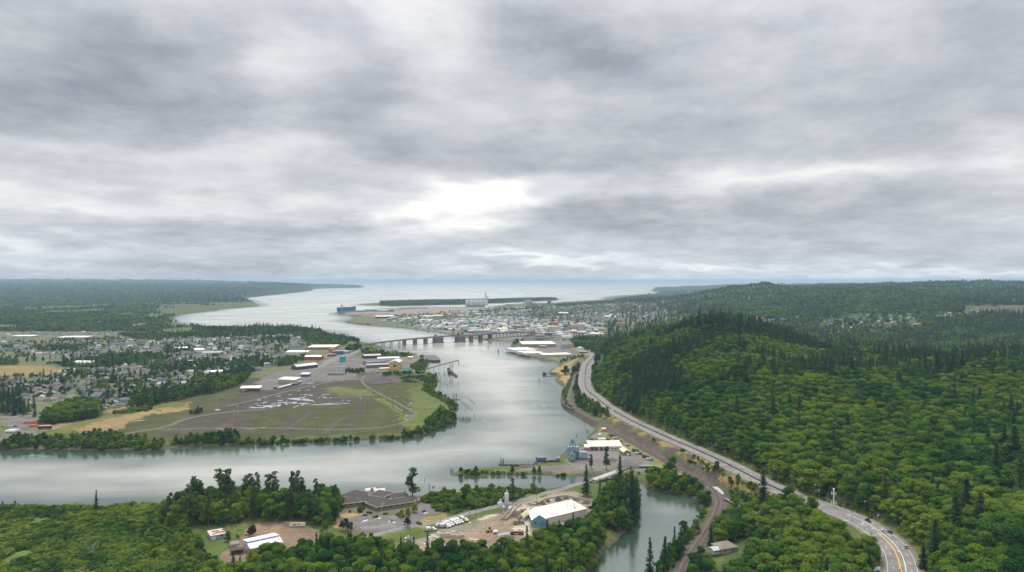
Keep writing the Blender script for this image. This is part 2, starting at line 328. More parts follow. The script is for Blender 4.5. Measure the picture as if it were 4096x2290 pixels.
# ------------------------------------------------------------------ mesh builder and scene bookkeeping
class MB:
    def __init__(s): s.v = []; s.f = []; s.m = []
    def add(s, verts, faces, mi=0):
        o = len(s.v); s.v += [tuple(p) for p in verts]; s.f += [tuple(o + i for i in f) for f in faces]; s.m += [mi] * len(faces); return s
    def box(s, c, d, rz=0.0, mi=0, taper=1.0):
        """box standing on c (centre of its base), size d"""
        x, y, z = d[0] / 2, d[1] / 2, d[2]; ca, sa = math.cos(rz), math.sin(rz); vs = []
        for zz, t in ((0, 1), (z, taper)):
            for px, py in ((-x, -y), (x, -y), (x, y), (-x, y)):
                px *= t; py *= t; vs.append((c[0] + px * ca - py * sa, c[1] + px * sa + py * ca, c[2] + zz))
        return s.add(vs, [(3, 2, 1, 0), (4, 5, 6, 7), (0, 1, 5, 4), (1, 2, 6, 5), (2, 3, 7, 6), (3, 0, 4, 7)], mi)
    def tube(s, p0, p1, r0, r1=None, n=8, mi=0, caps=True):
        r1 = r0 if r1 is None else r1
        p0 = Vector(p0); p1 = Vector(p1); ax = (p1 - p0)
        if ax.length < 1e-6: return s
        q = ax.to_track_quat('Z', 'Y'); vs = []
        for p, r in ((p0, r0), (p1, r1)):
            for i in range(n):
                a = 2 * math.pi * i / n; vs.append(p + q @ Vector((r * math.cos(a), r * math.sin(a), 0)))
        fs = [(i, (i + 1) % n, n + (i + 1) % n, n + i) for i in range(n)]
        if caps: fs += [tuple(range(n - 1, -1, -1)), tuple(range(n, 2 * n))]
        return s.add(vs, fs, mi)
    def lathe(s, c, prof, n=12, mi=0, ax='z', rz=0):
        """prof: (radius, height) pairs turned round an axis"""
        vs = []; ca, sa = math.cos(rz), math.sin(rz)
        for r, h in prof:
            for i in range(n):
                a = 2 * math.pi * i / n
                if ax == 'z': p = (r * math.cos(a), r * math.sin(a), h)
                else: p = (h, r * math.cos(a), r * math.sin(a))
                vs.append((c[0] + p[0] * ca - p[1] * sa, c[1] + p[0] * sa + p[1] * ca, c[2] + p[2]))
        fs = []
        for j in range(len(prof) - 1):
            fs += [(j * n + i, j * n + (i + 1) % n, (j + 1) * n + (i + 1) % n, (j + 1) * n + i) for i in range(n)]
        fs += [tuple(range(n - 1, -1, -1)), tuple(range((len(prof) - 1) * n, len(prof) * n))]
        return s.add(vs, fs, mi)
    def prism(s, poly, z0, z1, mi=0):
        n = len(poly); vs = [(p[0], p[1], z0) for p in poly] + [(p[0], p[1], z1) for p in poly]
        return s.add(vs, [tuple(range(n - 1, -1, -1)), tuple(range(n, 2 * n))] + [(i, (i + 1) % n, n + (i + 1) % n, n + i) for i in range(n)], mi)
    def bar(s, p0, p1, w, h, mi=0):
        """rectangular bar between two points"""
        p0 = Vector(p0); p1 = Vector(p1); d = (p1 - p0); L = d.length
        if L < 1e-6: return s
        d /= L; up = Vector((0, 0, 1)) if abs(d.z) < .95 else Vector((0, 1, 0))
        sd_ = d.cross(up).normalized() * w / 2; u = sd_.cross(d).normalized() * h / 2
        vs = [p0 - sd_ - u, p0 + sd_ - u, p0 + sd_ + u, p0 - sd_ + u, p1 - sd_ - u, p1 + sd_ - u, p1 + sd_ + u, p1 - sd_ + u]
        return s.add(vs, [(3, 2, 1, 0), (4, 5, 6, 7), (0, 1, 5, 4), (1, 2, 6, 5), (2, 3, 7, 6), (3, 0, 4, 7)], mi)
    def mesh(s, name, mats):
        me = bpy.data.meshes.new(name); me.from_pydata(s.v, [], s.f)
        for m in (mats if isinstance(mats, (list, tuple)) else [mats]): me.materials.append(m)
        if len(me.materials) > 1: me.polygons.foreach_set('material_index', s.m)
        me.update(); return me
    def build(s, name, mats, parent=None, smooth=False):
        me = s.mesh(name, mats)
        if smooth: me.polygons.foreach_set('use_smooth', [True] * len(me.polygons))
        return link(name, me, parent)
def link(name, data, parent=None):
    o = bpy.data.objects.new(name, data); COL.objects.link(o)
    if parent is not None: o.parent = parent
    return o
def tag(o, label=None, cat=None, group=None, kind=None):
    if label: o['label'] = label
    if cat: o['category'] = cat
    if group: o['group'] = group
    if kind: o['kind'] = kind
    return o
def root(name, loc, rz=0.0, label=None, cat=None, group=None):
    o = bpy.data.objects.new(name, None); COL.objects.link(o); o.empty_display_size = 0.5
    o.location = loc; o.rotation_euler = (0, 0, rz); return tag(o, label, cat, group)
def dup(o, loc=None, rz=None, scale=None, label=None, group=None):
    """copy of a thing with copies of its parts and sub-parts"""
    c = o.copy(); COL.objects.link(c)
    if loc is not None: c.location = loc
    if rz is not None: c.rotation_euler = (0, 0, rz)
    if scale is not None: c.scale = scale
    if label: c['label'] = label
    if group: c['group'] = group
    for ch in o.children:
        d = ch.copy(); COL.objects.link(d); d.parent = c
        for g in ch.children:
            e = g.copy(); COL.objects.link(e); e.parent = d
    return c
def struct(o, kind='structure'): o['kind'] = kind; return o

# ------------------------------------------------------------------ ground colours
GRASS=(.085,.115,.034); GRASS2=(.11,.14,.035); DRY=(.30,.215,.10); DIRT=(.19,.14,.10); GRAVEL=(.165,.155,.15); OLIVE=(.064,.070,.028); BROWNF=(.072,.061,.050); FLOOR=(.055,.085,.028); MUD=(.085,.072,.05); TOWNG=(.115,.13,.07); CITY=(.175,.17,.16); YARD=(.13,.12,.085); SAND=(.40,.355,.28); MARSH=(.075,.09,.035); PORT=(.22,.20,.19)
gp = np.stack([XX.ravel(), YY.ravel()], 1)
nz = np.clip(gp[:, 1] / 400, 1, 12)[:, None]
jit = gp + (np.stack([fbm(gp[:, 0] / 14, gp[:, 1] / 14, 21, 3), fbm(gp[:, 0] / 14, gp[:, 1] / 14, 22, 3)], 1) - .5) * 9 * nz
CC = np.tile(np.array(GRASS), (len(gp), 1))
relf = rel.ravel()
rr = (XX.ravel() > np.interp(YY.ravel(), HW[::-1, 1], HW[::-1, 0])) & (YY.ravel() < 2300)
CC[(relf > 3) | rr] = FLOOR
AREAS = [
 ([(-900,1640),(-900,1290),(600,1320),(1320,1350),(1560,1420),(1500,1500),(1300,1560),(1000,1520),(600,1600),(200,1690)], TOWNG),
 ([(-900,1280),(640,1262),(900,1250),(1030,1232),(1000,1220),(700,1205),(-900,1200)], MARSH),
 ([(2050,1366),(2400,1366),(2400,1190),(2240,1206),(1960,1228),(1360,1255),(1400,1292),(1700,1326)], TOWNG),
 ([(2380,1400),(2380,1190),(2700,1165),(2900,1200),(2700,1270),(2500,1330)], TOWNG),
 ([(1640,1312),(1700,1285),(2000,1265),(2420,1292),(2400,1366),(2050,1366)], CITY),
 ([(1370,1258),(1420,1245),(1700,1230),(1980,1226),(1980,1245),(1700,1255),(1500,1268)], PORT),
 ([(2045,1402),(2130,1430),(2210,1440),(2330,1425),(2400,1390),(2400,1366),(2060,1366)], GRAVEL),
 # log yard field
 ([(215,1700),(420,1640),(620,1590),(800,1560),(960,1528),(1100,1490),(1330,1490),(1480,1488),(1640,1500),(1720,1520),(1750,1580),(1800,1620),(1780,1660),(1700,1700),(1600,1735),(1300,1745),(900,1762),(600,1770),(470,1745),(420,1760),(300,1755)], OLIVE),
 ([(800,1640),(900,1600),(1060,1570),(1230,1550),(1340,1540),(1380,1560),(1420,1585),(1400,1620),(1130,1625),(1060,1645)], BROWNF),
 ([(960,1530),(1100,1490),(1260,1480),(1430,1488),(1440,1530),(1270,1555),(1080,1575),(960,1600)], BROWNF),
 ([(640,1740),(760,1650),(1000,1655),(1000,1740)], BROWNF),
 ([(1060,1740),(1170,1650),(1260,1650),(1200,1700),(1160,1745)], BROWNF),
 ([(1340,1740),(1420,1650),(1430,1600),(1480,1600),(1450,1660),(1390,1740)], BROWNF),
 ([(1270,1555),(1350,1550),(1470,1560),(1500,1580),(1360,1585)], (.12,.125,.045)),
 ([(1630,1560),(1690,1540),(1740,1590),(1800,1625),(1780,1660),(1700,1700),(1640,1720),(1600,1700),(1650,1650),(1640,1600)], (.10,.125,.04)),
 ([(1480,1590),(1540,1590),(1570,1620),(1620,1650),(1620,1680),(1570,1690),(1590,1660),(1540,1620)], (.095,.125,.03)),
 ([(1440,1515),(1460,1500),(1540,1496),(1600,1502),(1590,1528),(1520,1538),(1460,1535)], (.10,.085,.075)),
 ([(220,1705),(480,1648),(640,1620),(760,1610),(750,1640),(600,1660),(500,1700),(430,1745),(330,1745)], (.24,.175,.085)),
 ([(180,1735),(400,1660),(620,1615),(760,1605),(740,1625),(600,1640),(420,1680),(260,1735)], (.12,.13,.045)),
 ([(150,1722),(380,1652),(560,1612),(620,1600),(630,1612),(420,1655),(200,1722)], (.23,.165,.08)),
 ([(0,1700),(0,1650),(160,1650),(180,1690),(160,1720),(80,1720)], (.15,.14,.13)),
 ([(-900,1760),(-900,1650),(0,1650),(0,1760)], (.12,.12,.08)),
 ([(0,1770),(20,1715),(150,1730),(110,1760)], (.15,.14,.13)),
 ([(-900,1462),(0,1466),(150,1460),(255,1472),(235,1500),(60,1508),(-900,1512)], (.21,.165,.07)),
 ([(-900,1362),(120,1372),(120,1390),(-900,1400)], TOWNG),
 ([(130,1570),(230,1565),(235,1580),(140,1582)], (.16,.19,.05)),
 # industrial flats by the bridge
 ([(1240,1500),(1300,1440),(1400,1395),(1560,1400),(1640,1424),(1710,1430),(1715,1450),(1690,1480),(1600,1495),(1420,1490)], (.155,.145,.135)),
 ([(1060,1500),(1240,1460),(1420,1490),(1440,1520),(1250,1530),(1080,1560),(1000,1560)], (.15,.14,.13)),
 ([(1400,1400),(1500,1376),(1545,1392),(1490,1396),(1555,1405),(1640,1420),(1520,1428),(1440,1428)], (.09,.115,.035)),
 # civic building grounds
 ([(1340,2000),(1420,1982),(1700,1982),(1760,2030),(1780,2060),(1700,2095),(1660,2110),(1560,2120),(1450,2135),(1340,2115),(1320,2080)], YARD),
 ([(1352,2062),(1385,2048),(1458,2051),(1462,2060),(1395,2074)], DRY), ([(1318,2085),(1345,2075),(1362,2108),(1340,2112)], DRY), ([(1590,1982),(1680,1984),(1700,2002),(1660,2002)], DRY), ([(1340,2000),(1400,1985),(1380,2010),(1345,2035)], DRY),
 ([(1640,2100),(1790,2050),(1800,2070),(1690,2110)], (.24,.20,.075)),
 ([(1440,2140),(1600,2110),(1640,2120),(1560,2145)], GRASS2),
 # lot behind the white shed
 ([(870,2290),(900,2200),(960,2140),(1020,2095),(1140,2085),(1270,2110),(1300,2150),(1210,2190),(1100,2190),(1030,2260)], DIRT),
 ([(900,2100),(1010,2085),(1010,2100),(930,2130)], (.12,.13,.045)),
 # concrete yard
 ([(1590,2185),(1640,2160),(1850,2100),(1960,2060),(2080,2005),(2200,1975),(2260,1965),(2320,1975),(2400,2015),(2395,2075),(2340,2110),(2210,2140),(2100,2200),(1990,2230),(1800,2210),(1640,2230)], (.24,.20,.155)),
 ([(1700,2170),(1800,2145),(2000,2100),(2100,2110),(2090,2160),(1900,2200),(1740,2200)], (.22,.17,.125)),
 ([(1590,2185),(1640,2160),(1850,2100),(1900,2085),(1930,2100),(1850,2140),(1700,2175),(1640,2225)], (.20,.175,.15)),
 ([(2030,2115),(2100,2085),(2130,2090),(2120,2140),(2060,2140)], SAND),
 ([(1905,2080),(2000,2048),(2100,2018),(2130,2030),(2020,2065),(1930,2085)], SAND),
 # plant yard on the point
 ([(1850,1888),(2050,1880),(2230,1860),(2300,1800),(2352,1775),(2350,1752),(2400,1715),(2440,1740),(2520,1790),(2610,1840),(2650,1870),(2560,1885),(2450,1890),(2350,1895),(2200,1895),(1900,1893)], (.165,.15,.14)),
 ([(2384,1712),(2430,1735),(2520,1785),(2640,1850),(2760,1920),(2800,1960),(2760,1955),(2660,1890),(2560,1830),(2440,1760)], (.17,.17,.055)),
 ([(1806,1902),(1850,1885),(2000,1890),(2200,1897),(2190,1903),(1990,1905),(1850,1906)], (.09,.12,.03)),
 ([(2400,1660),(2500,1715),(2640,1790),(2720,1840),(2700,1830),(2560,1750),(2440,1690)], (.09,.075,.065)),
 # waterfront park
 ([(2196,1498),(2230,1505),(2228,1520),(2260,1548),(2285,1545),(2290,1480),(2330,1440),(2300,1430),(2230,1445),(2240,1460),(2215,1478)], (.27,.205,.095)),
 ([(2190,1451),(2240,1440),(2300,1430),(2290,1450),(2240,1462)], (.13,.15,.055)),
 ([(2275,1480),(2340,1425),(2385,1400),(2360,1450),(2300,1500),(2280,1500)], (.13,.13,.10)),
]
for poly, c in AREAS:
    m = inside(Pn(poly, BASE), jit); CC[m] = c
CC[inside(Pn([(-900,2030),(640,2022),(700,2080),(760,2150),(840,2230),(880,2330),(900,2700),(-900,2700)], BASE), jit)] = (.085, .128, .034)
CC = CC * (1 + 0.35 * (fbm(gp[:, 0] / 40, gp[:, 1] / 40, 31, 3)[:, None] - .5))
d1 = dh.copy(); m = (d1 < 26) & (gp[:, 1] > 200)
CC[m] = np.array((.085, .11, .034)) * (1 + .5 * (fbm(gp[m, 0] / 6, gp[m, 1] / 6, 33, 2)[:, None] - .5))
m = (dh > 9) & (dh < 22) & (gp[:, 1] > 560) & ~rr & (fbm(gp[:, 0] / 14, gp[:, 1] / 14, 35, 2) > .46); CC[m] = (.23, .165, .08)
m = (dh > 14) & (dh < 30) & (gp[:, 1] > 640) & ~rr & (relf > 1) & (fbm(gp[:, 0] / 16, gp[:, 1] / 16, 37, 2) > .5); CC[m] = (.085, .068, .055)
m = (dr < 9); CC[m] = (.10, .083, .075)
sdf = SD.ravel()
m = (sdf < 7) & (gp[:, 1] < 6000) & (relf < 5); CC[m] = np.where(fbm(gp[m, 0] / 10, gp[m, 1] / 10, 36, 2)[:, None] > .5, np.array((.085, .115, .03)), np.array((.10, .095, .05)))
m = (sdf < 2.5) & (gp[:, 1] < 6000); CC[m] = MUD
m = (gp[:, 1] > 5800) & (relf > 2); CC[m] = (.026, .05, .026)
# clearcut on the far slope
m = inside(np.array([((u - CX) / F * D, D) for u, D in ((3860,2780),(4060,2800),(4110,3120),(3900,3100))]), jit); CC[m] = (.10, .078, .06)
def groundmat():
    m = bpy.data.materials.new('ground_cover'); m.use_nodes = True; n = NT(m.node_tree); m.node_tree.nodes.clear()
    at = n.new('ShaderNodeAttribute'); at.attribute_name = 'Col'
    geo = n.new('ShaderNodeNewGeometry'); p = geo.outputs['Position']
    a = n.noise(p, 0.35, 5.0, 0.65); b = n.noise(p, 0.045, 4.0, 0.6); st = n.noise(n.vec('MULTIPLY', p, (.02, .3, .02)), 1.0, 3.0, 0.6)
    k_ = n.math('MULTIPLY', n.math('MULTIPLY', n.maprange(a, .3, .7, .72, 1.28), n.maprange(b, .3, .7, .8, 1.2)), n.maprange(st, .3, .7, .88, 1.12))
    c = n.vec('SCALE', at.outputs['Color'], scale=k_)
    bs = n.new('ShaderNodeBsdfPrincipled'); n.put(bs.inputs['Base Color'], c); bs.inputs['Roughness'].default_value = .95; bs.inputs['Specular IOR Level'].default_value = .1
    bp = n.new('ShaderNodeBump'); bp.inputs['Strength'].default_value = .5; bp.inputs['Distance'].default_value = .5; n.l.new(a, bp.inputs['Height']); n.l.new(bp.outputs[0], bs.inputs['Normal'])
    o = n.new('ShaderNodeOutputMaterial'); n.l.new(bs.outputs[0], o.inputs[0]); return m
vid = np.arange(nu * nv).reshape(nv, nu)
keep = (ZZ > -1.8); kf = keep[:-1, :-1] | keep[1:, :-1] | keep[:-1, 1:] | keep[1:, 1:]
q = np.stack([vid[:-1, :-1][kf], vid[1:, :-1][kf], vid[1:, 1:][kf], vid[:-1, 1:][kf]], 1)[:, ::1]
used = np.unique(q); remap = np.full(nu * nv, -1); remap[used] = np.arange(len(used)); q = remap[q]
def bigmesh(name, verts, quads, col=None, k=4):
    me = bpy.data.meshes.new(name); me.vertices.add(len(verts)); me.vertices.foreach_set('co', np.ascontiguousarray(verts, np.float32).ravel())
    me.loops.add(len(quads) * k); me.loops.foreach_set('vertex_index', np.ascontiguousarray(quads, np.int32).ravel())
    me.polygons.add(len(quads)); me.polygons.foreach_set('loop_start', np.arange(0, len(quads) * k, k, dtype=np.int32)); me.polygons.foreach_set('loop_total', np.full(len(quads), k, np.int32))
    me.update(calc_edges=True)
    if col is not None:
        ca = me.color_attributes.new('Col', 'FLOAT_COLOR', 'POINT'); ca.data.foreach_set('color', np.ascontiguousarray(np.concatenate([col, np.ones((len(col), 1))], 1), np.float32).ravel())
    return me
gv = np.stack([XX.ravel(), YY.ravel(), ZZ.ravel()], 1)[used]
me = bigmesh('ground', gv, q, CC[used]); me.materials.append(groundmat())
me.polygons.foreach_set('use_smooth', [True] * len(me.polygons))
struct(link('ground', me))

# ------------------------------------------------------------------ water
def watermat():
    m = bpy.data.materials.new('river_water'); m.use_nodes = True; n = NT(m.node_tree); m.node_tree.nodes.clear()
    geo = n.new('ShaderNodeNewGeometry'); p = geo.outputs['Position']
    s = n.new('ShaderNodeSeparateXYZ'); n.l.new(p, s.inputs[0])
    wind = n.noise(n.vec('MULTIPLY', p, (.0022, .006, 1)), 1.0, 5.0, .6, .6)
    wind2 = n.noise(n.vec('MULTIPLY', p, (.0005, .0012, 1)), 1.0, 4.0, .55, .4)
    rip = n.noise(n.vec('MULTIPLY', p, (.55, .9, 1)), 1.0, 3.0, .55)
    chop = n.noise(n.vec('MULTIPLY', p, (.09, .14, 1)), 1.0, 3.0, .6)
    calm = n.maprange(wind, .36, .60, .15, 1.0)
    h = n.math('MULTIPLY_ADD', chop, 1.4, rip)
    far = n.maprange(s.outputs[1], 500, 3000, 1.0, .35)
    bp = n.new('ShaderNodeBump'); bp.inputs['Distance'].default_value = .10; n.put(bp.inputs['Strength'], n.math('MULTIPLY', calm, far)); n.l.new(h, bp.inputs['Height'])
    b = n.new('ShaderNodeBsdfPrincipled')
    at = n.new('ShaderNodeAttribute'); at.attribute_name = 'Col'; sl = at.outputs['Fac']
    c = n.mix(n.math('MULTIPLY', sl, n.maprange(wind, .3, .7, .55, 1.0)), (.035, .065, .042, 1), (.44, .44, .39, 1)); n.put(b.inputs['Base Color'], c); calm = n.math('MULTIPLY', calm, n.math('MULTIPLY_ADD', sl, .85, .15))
    r = n.math('MULTIPLY_ADD', calm, .10, n.maprange(wind2, .3, .7, .03, .12)); r = n.math('ADD', r, n.maprange(s.outputs[1], 600, 5000, 0, .10))
    n.put(b.inputs['Roughness'], r); b.inputs['IOR'].default_value = 4.0; b.inputs['Specular IOR Level'].default_value = .5
    n.l.new(bp.outputs[0], b.inputs['Normal'])
    o = n.new('ShaderNodeOutputMaterial'); n.l.new(b.outputs[0], o.inputs[0]); return m
wg = np.stack([XX[::2, ::2].ravel(), YY[::2, ::2].ravel(), np.zeros(XX[::2, ::2].size)], 1); ids = np.arange(len(wg)).reshape(XX[::2, ::2].shape)
silt_sheen = np.clip((-SD[::2, ::2].ravel() - 14) / 85 + (fbm(wg[:, 0] / 60, wg[:, 1] / 30, 51, 3) - .5) * .7, 0, 1)  # share of pale base colour standing in for sky reflection as well as silt
me = bigmesh('river_and_sea', wg, np.stack([ids[:-1, :-1].ravel(), ids[1:, :-1].ravel(), ids[1:, 1:].ravel(), ids[:-1, 1:].ravel()], 1), np.repeat(silt_sheen[:, None], 3, 1))
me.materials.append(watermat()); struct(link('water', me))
# ------------------------------------------------------------------ air
hz_ = MB().box((11000, 30400, -5.0), (142000, 64000, 243.0))
hm = bpy.data.materials.new('haze_air'); hm.use_nodes = True; hm.node_tree.nodes.clear(); n = NT(hm.node_tree)
pv = n.new('ShaderNodeVolumePrincipled'); pv.inputs['Color'].default_value = (.56, .79, 1.0, 1); pv.inputs['Density'].default_value = 4.4e-5; pv.inputs['Anisotropy'].default_value = 0.0
o = n.new('ShaderNodeOutputMaterial'); n.l.new(pv.outputs[0], o.inputs['Volume'])
haze = hz_.build('haze', hm); struct(haze, 'stuff')
# ------------------------------------------------------------------ trees
LEAF = leafmat('broad_leaves', (.026, .085, .026), (.082, .180, .026), (.180, .262, .032), .95, 60, .46)
LEAFD = leafmat('poplar_leaves', (.030, .062, .028), (.055, .100, .034), (.09, .14, .04), .5, 60, .32)
NEEDLE = leafmat('conifer_needles', (.022, .055, .028), (.042, .090, .036), (.066, .120, .038), .7, 90, .24)
BUSH = leafmat('bush_leaves', (.032, .075, .022), (.088, .158, .026), (.180, .235, .034), .95, 18, .42)
BARK = mat('bark', (.15, .125, .10), .9, .2, 2.0)
BARKP = mat('pale_bark', (.30, .28, .25), .9, .2, 2.0)
def quads_at(c, nrm, size, rng, V, Fc):
    """leaf sprays: irregular quads centred on c, facing nrm"""
    n = len(c); t = rng.normal(size=(n, 3)); t -= (t * nrm).sum(1, keepdims=True) * nrm; t /= np.linalg.norm(t, axis=1, keepdims=True) + 1e-9
    b = np.cross(nrm, t); s = (size * rng.uniform(.5, 1.5, n))[:, None]
    base = len(V[0]) if V else 0
    for sx_, sy_ in ((-1, -1), (1, -1), (1, 1), (-1, 1)):
        V.append(c + t * s * sx_ * rng.uniform(.35, .75, (n, 1)) + b * s * sy_ * rng.uniform(.3, .7, (n, 1)) + nrm * s * rng.uniform(-.15, .15, (n, 1)))
def leafmesh(name, cl, mats, wood=None):
    """cl: list of (centres, normals, size)"""
    vs = []; rng = cl['rng']
    c = np.concatenate(cl['c']); nr = np.concatenate(cl['n']); nr /= np.linalg.norm(nr, axis=1, keepdims=True) + 1e-9; sz = np.concatenate(cl['s'])
    V = []; quads_at(c, nr, sz, rng, V, None); n = len(c)
    verts = np.stack(V, 1).reshape(-1, 3); faces = np.arange(n * 4).reshape(n, 4)
    return verts, faces
def sph(rng, n, up=0.0):
    d = rng.normal(size=(n, 3)); d[:, 2] += up; return d / (np.linalg.norm(d, axis=1, keepdims=True) + 1e-9)
def lobes(rng, L, dens, size, flat=.85, jit=.55, up=.25):
    cl = dict(c=[], n=[], s=[], rng=rng)
    for (x, y, z, r) in L:
        n = max(8, int(dens * r * r)); d = sph(rng, n, up)
        rr_ = r * rng.uniform(.72, 1.06, (n, 1)); p = d * rr_; p[:, 2] *= flat
        cl['c'].append(p + (x, y, z)); cl['n'].append(d + (0, 0, .35) + rng.normal(size=(n, 3)) * jit); cl['s'].append(np.full(n, size))
    return cl
def mk(rng_seed, kind):
    rng = np.random.default_rng(rng_seed); wd = MB()
    if kind == 'round':      # alder or maple about 16 m tall
        L = [(0, 0, 12.4, 3.0), (0, 0, 7.6, 3.6)]; wd.tube((0, 0, -.6), (0, 0, 9), .26, .13, 6); a = rng.uniform(0, 6.28); asp = rng.uniform(.8, 1.35); lift = rng.uniform(-1, 1)
        for i in range(rng.integers(10, 18)):
            a += 2.4 + rng.uniform(-.6, .6); zz = rng.uniform(3.0, 13.6); q = max(zz - 4, 0) / 10; R = (1 - .72 * q ** 1.7) * rng.uniform(2.2, 4.6) * asp
            L.append((R * math.cos(a), R * math.sin(a), zz, rng.uniform(1.1, 2.9) * (1 - .22 * q)))
            wd.tube((0, 0, min(zz - 2, 8)), (R * .8 * math.cos(a), R * .8 * math.sin(a), zz), .1, .04, 4)
        cl = lobes(rng, L, 24, .60, .74, .46, .45)
    elif kind == 'tall':     # black cottonwood, narrow and lobed, about 28 m
        L = []; wd.tube((0, 0, -.8), (0, 0, 22), .42, .12, 6)
        for i in range(20):
            zz = 6 + i * 1.08 + rng.uniform(-.5, .5); q = i / 19; R = rng.uniform(.8, 3.4) * (1 - .5 * q); a = rng.uniform(0, 6.28)
            L.append((R * math.cos(a), R * math.sin(a), zz, rng.uniform(1.7, 2.9) * (1 - .35 * q)))
            if i % 3 == 0: wd.tube((0, 0, zz - 2), (R * math.cos(a), R * math.sin(a), zz), .12, .05, 4)
        cl = lobes(rng, L, 14, .74, .85, .36, .4)
    elif kind == 'fir':      # conifer about 24 m, drooping whorls
        h = 24.0; wd.tube((0, 0, -.8), (0, 0, h * .97), .36, .05, 6)
        cs, ns, ss = [], [], []; R = rng.uniform(3.3, 5.8); ex = rng.uniform(.68, 1.1); z = 1.4 + rng.uniform(0, 2)
        while z < h * .985:
            q = z / h; r = R * (1 - q) ** ex + .2; nb = int(6 + 5 * (1 - q)); a0 = rng.uniform(0, 6.28)
            for k_ in range(nb):
                if rng.random() < .2: continue
                a = a0 + 6.283 * k_ / nb + rng.uniform(-.25, .25); l = r * rng.uniform(.5, 1.2); m = max(2, int(l / .75))
                for j in range(m):
                    t = (j + .6) / m; dr_ = -.32 * l * t * t
                    cs.append((l * t * math.cos(a), l * t * math.sin(a), z + dr_)); ns.append((.35 * math.cos(a) + rng.normal() * .3, .35 * math.sin(a) + rng.normal() * .3, 1)); ss.append(.92 * (1 - .35 * q))
            z += .60 * (1 - .25 * q) + .1
        cl = dict(c=[np.array(cs)], n=[np.array(ns)], s=[np.array(ss)], rng=rng)
    elif kind == 'bush':     # 3 m willow or bramble clump
        L = [(0, 0, 1.1, 1.5)]
        for i in range(rng.integers(3, 6)):
            a = rng.uniform(0, 6.28); R = rng.uniform(.8, 2.0); L.append((R * math.cos(a), R * math.sin(a), rng.uniform(.5, 1.6), rng.uniform(.7, 1.3)))
        for i in range(3):
            a = rng.uniform(0, 6.28); wd.tube((0, 0, -.3), (math.cos(a) * .7, math.sin(a) * .7, 1.3), .05, .03, 4)
        cl = lobes(rng, L, 24, .5, .75, .36, .5)
    v, f = leafmesh('t', cl, None)
    cm = bigmesh(kind + '_crown', v, f)
    tm = wd.mesh(kind + '_trunk', BARKP if kind in ('round', 'bush') and rng.random() < .6 else BARK)
    cm.materials.append({'round': LEAF, 'tall': LEAFD, 'fir': NEEDLE, 'bush': BUSH}[kind])
    jm = bigmesh(kind + '_whole', np.concatenate([v, np.array([tuple(p) for p in wd.v])]), np.zeros((0, 4), int))
    # joined mesh (crown and trunk) for the masses
    allv = [tuple(p) for p in v] + wd.v; allf = [tuple(x) for x in f.tolist()] + [tuple(i + len(v) for i in fc) for fc in wd.f]
    jm = bpy.data.meshes.new(kind + '_whole'); jm.from_pydata(allv, [], allf); jm.materials.append(cm.materials[0]); jm.materials.append(BARK)
    jm.polygons.foreach_set('material_index', [0] * len(f) + [1] * len(wd.f)); jm.update()
    return cm, tm, jm
KINDS = {'round': 16.0, 'tall': 28.0, 'fir': 24.0, 'bush': 3.0}
NAMES_ = {'round': 'deciduous_tree', 'tall': 'cottonwood_tree', 'fir': 'conifer_tree', 'bush': 'shrub'}
VAR = {k_: [mk(100 * i + s, k_) for i in range({'round': 7, 'tall': 4, 'fir': 6, 'bush': 5}[k_])] for s, k_ in enumerate(KINDS)}
TREES = {k_: [] for k_ in KINDS}      # (x, y, z, height, width factor, rotation, variant, zone)
ZONES = []
RNG = np.random.default_rng(77)
KEEPOUT = []                          # world polygons that stay clear of scattered trees
def clear(poly, z=BASE): KEEPOUT.append(Pn(poly, z))
def allowed(p, hw=13.0, rl=5.0, edge=1.0):
    d, _, _ = segdist(HWSEG, p); ok = d > hw
    d, _, _ = segdist(RLSEG, p); ok &= d > rl
    ok &= shore(p[:, 0], p[:, 1]) > edge
    for k_ in KEEPOUT:
        lo, hi = k_.min(0), k_.max(0); m = ok & (p[:, 0] > lo[0]) & (p[:, 0] < hi[0]) & (p[:, 1] > lo[1]) & (p[:, 1] < hi[1])
        if m.any():
            idx = np.where(m)[0]; ok[idx[inside(k_, p[idx])]] = False
    return ok
def grow(p, mix, hr, zone, wf=(.85, 1.2), sink=0.0):
    """plant trees at points p: mix is {kind: weight}, hr {kind: (min, max height)}"""
    if not len(p): return
    ZONES.append(zone); zi = len(ZONES) - 1
    ks = list(mix); w_ = np.array([mix[k_] for k_ in ks], float); w_ /= w_.sum(); pick = RNG.choice(len(ks), len(p), p=w_); zz = gz(p[:, 0], p[:, 1])
    for i, k_ in enumerate(ks):
        idx = np.where(pick == i)[0]; h = RNG.uniform(hr[k_][0], hr[k_][1], len(idx)); wd = RNG.uniform(wf[0], wf[1], len(idx)); ro = RNG.uniform(0, 6.28, len(idx)); va = RNG.integers(0, len(VAR[k_]), len(idx))
        if k_ == 'bush' and zone[0].startswith('low willow'): h *= .45 + 1.3 * fbm(p[idx, 0] / 22, p[idx, 1] / 30, 12, 2)
        for j, id_ in enumerate(idx): TREES[k_].append((p[id_, 0], p[id_, 1], zz[id_] - sink, h[j], wd[j], ro[j], va[j], zi))
def fill(poly, sp, z=BASE):
    """jittered points inside a photo polygon on the plain"""
    pw = Pn(poly, z); return fillw(pw, sp)
def fillw(pw, sp):
    lo, hi = pw.min(0), pw.max(0); gx, gy = np.meshgrid(np.arange(lo[0], hi[0], sp), np.arange(lo[1], hi[1], sp * .9)); gx[::2] += sp / 2
    p = np.stack([gx.ravel(), gy.ravel()], 1) + RNG.uniform(-.42, .42, (gx.size, 2)) * sp; return p[inside(pw, p)]
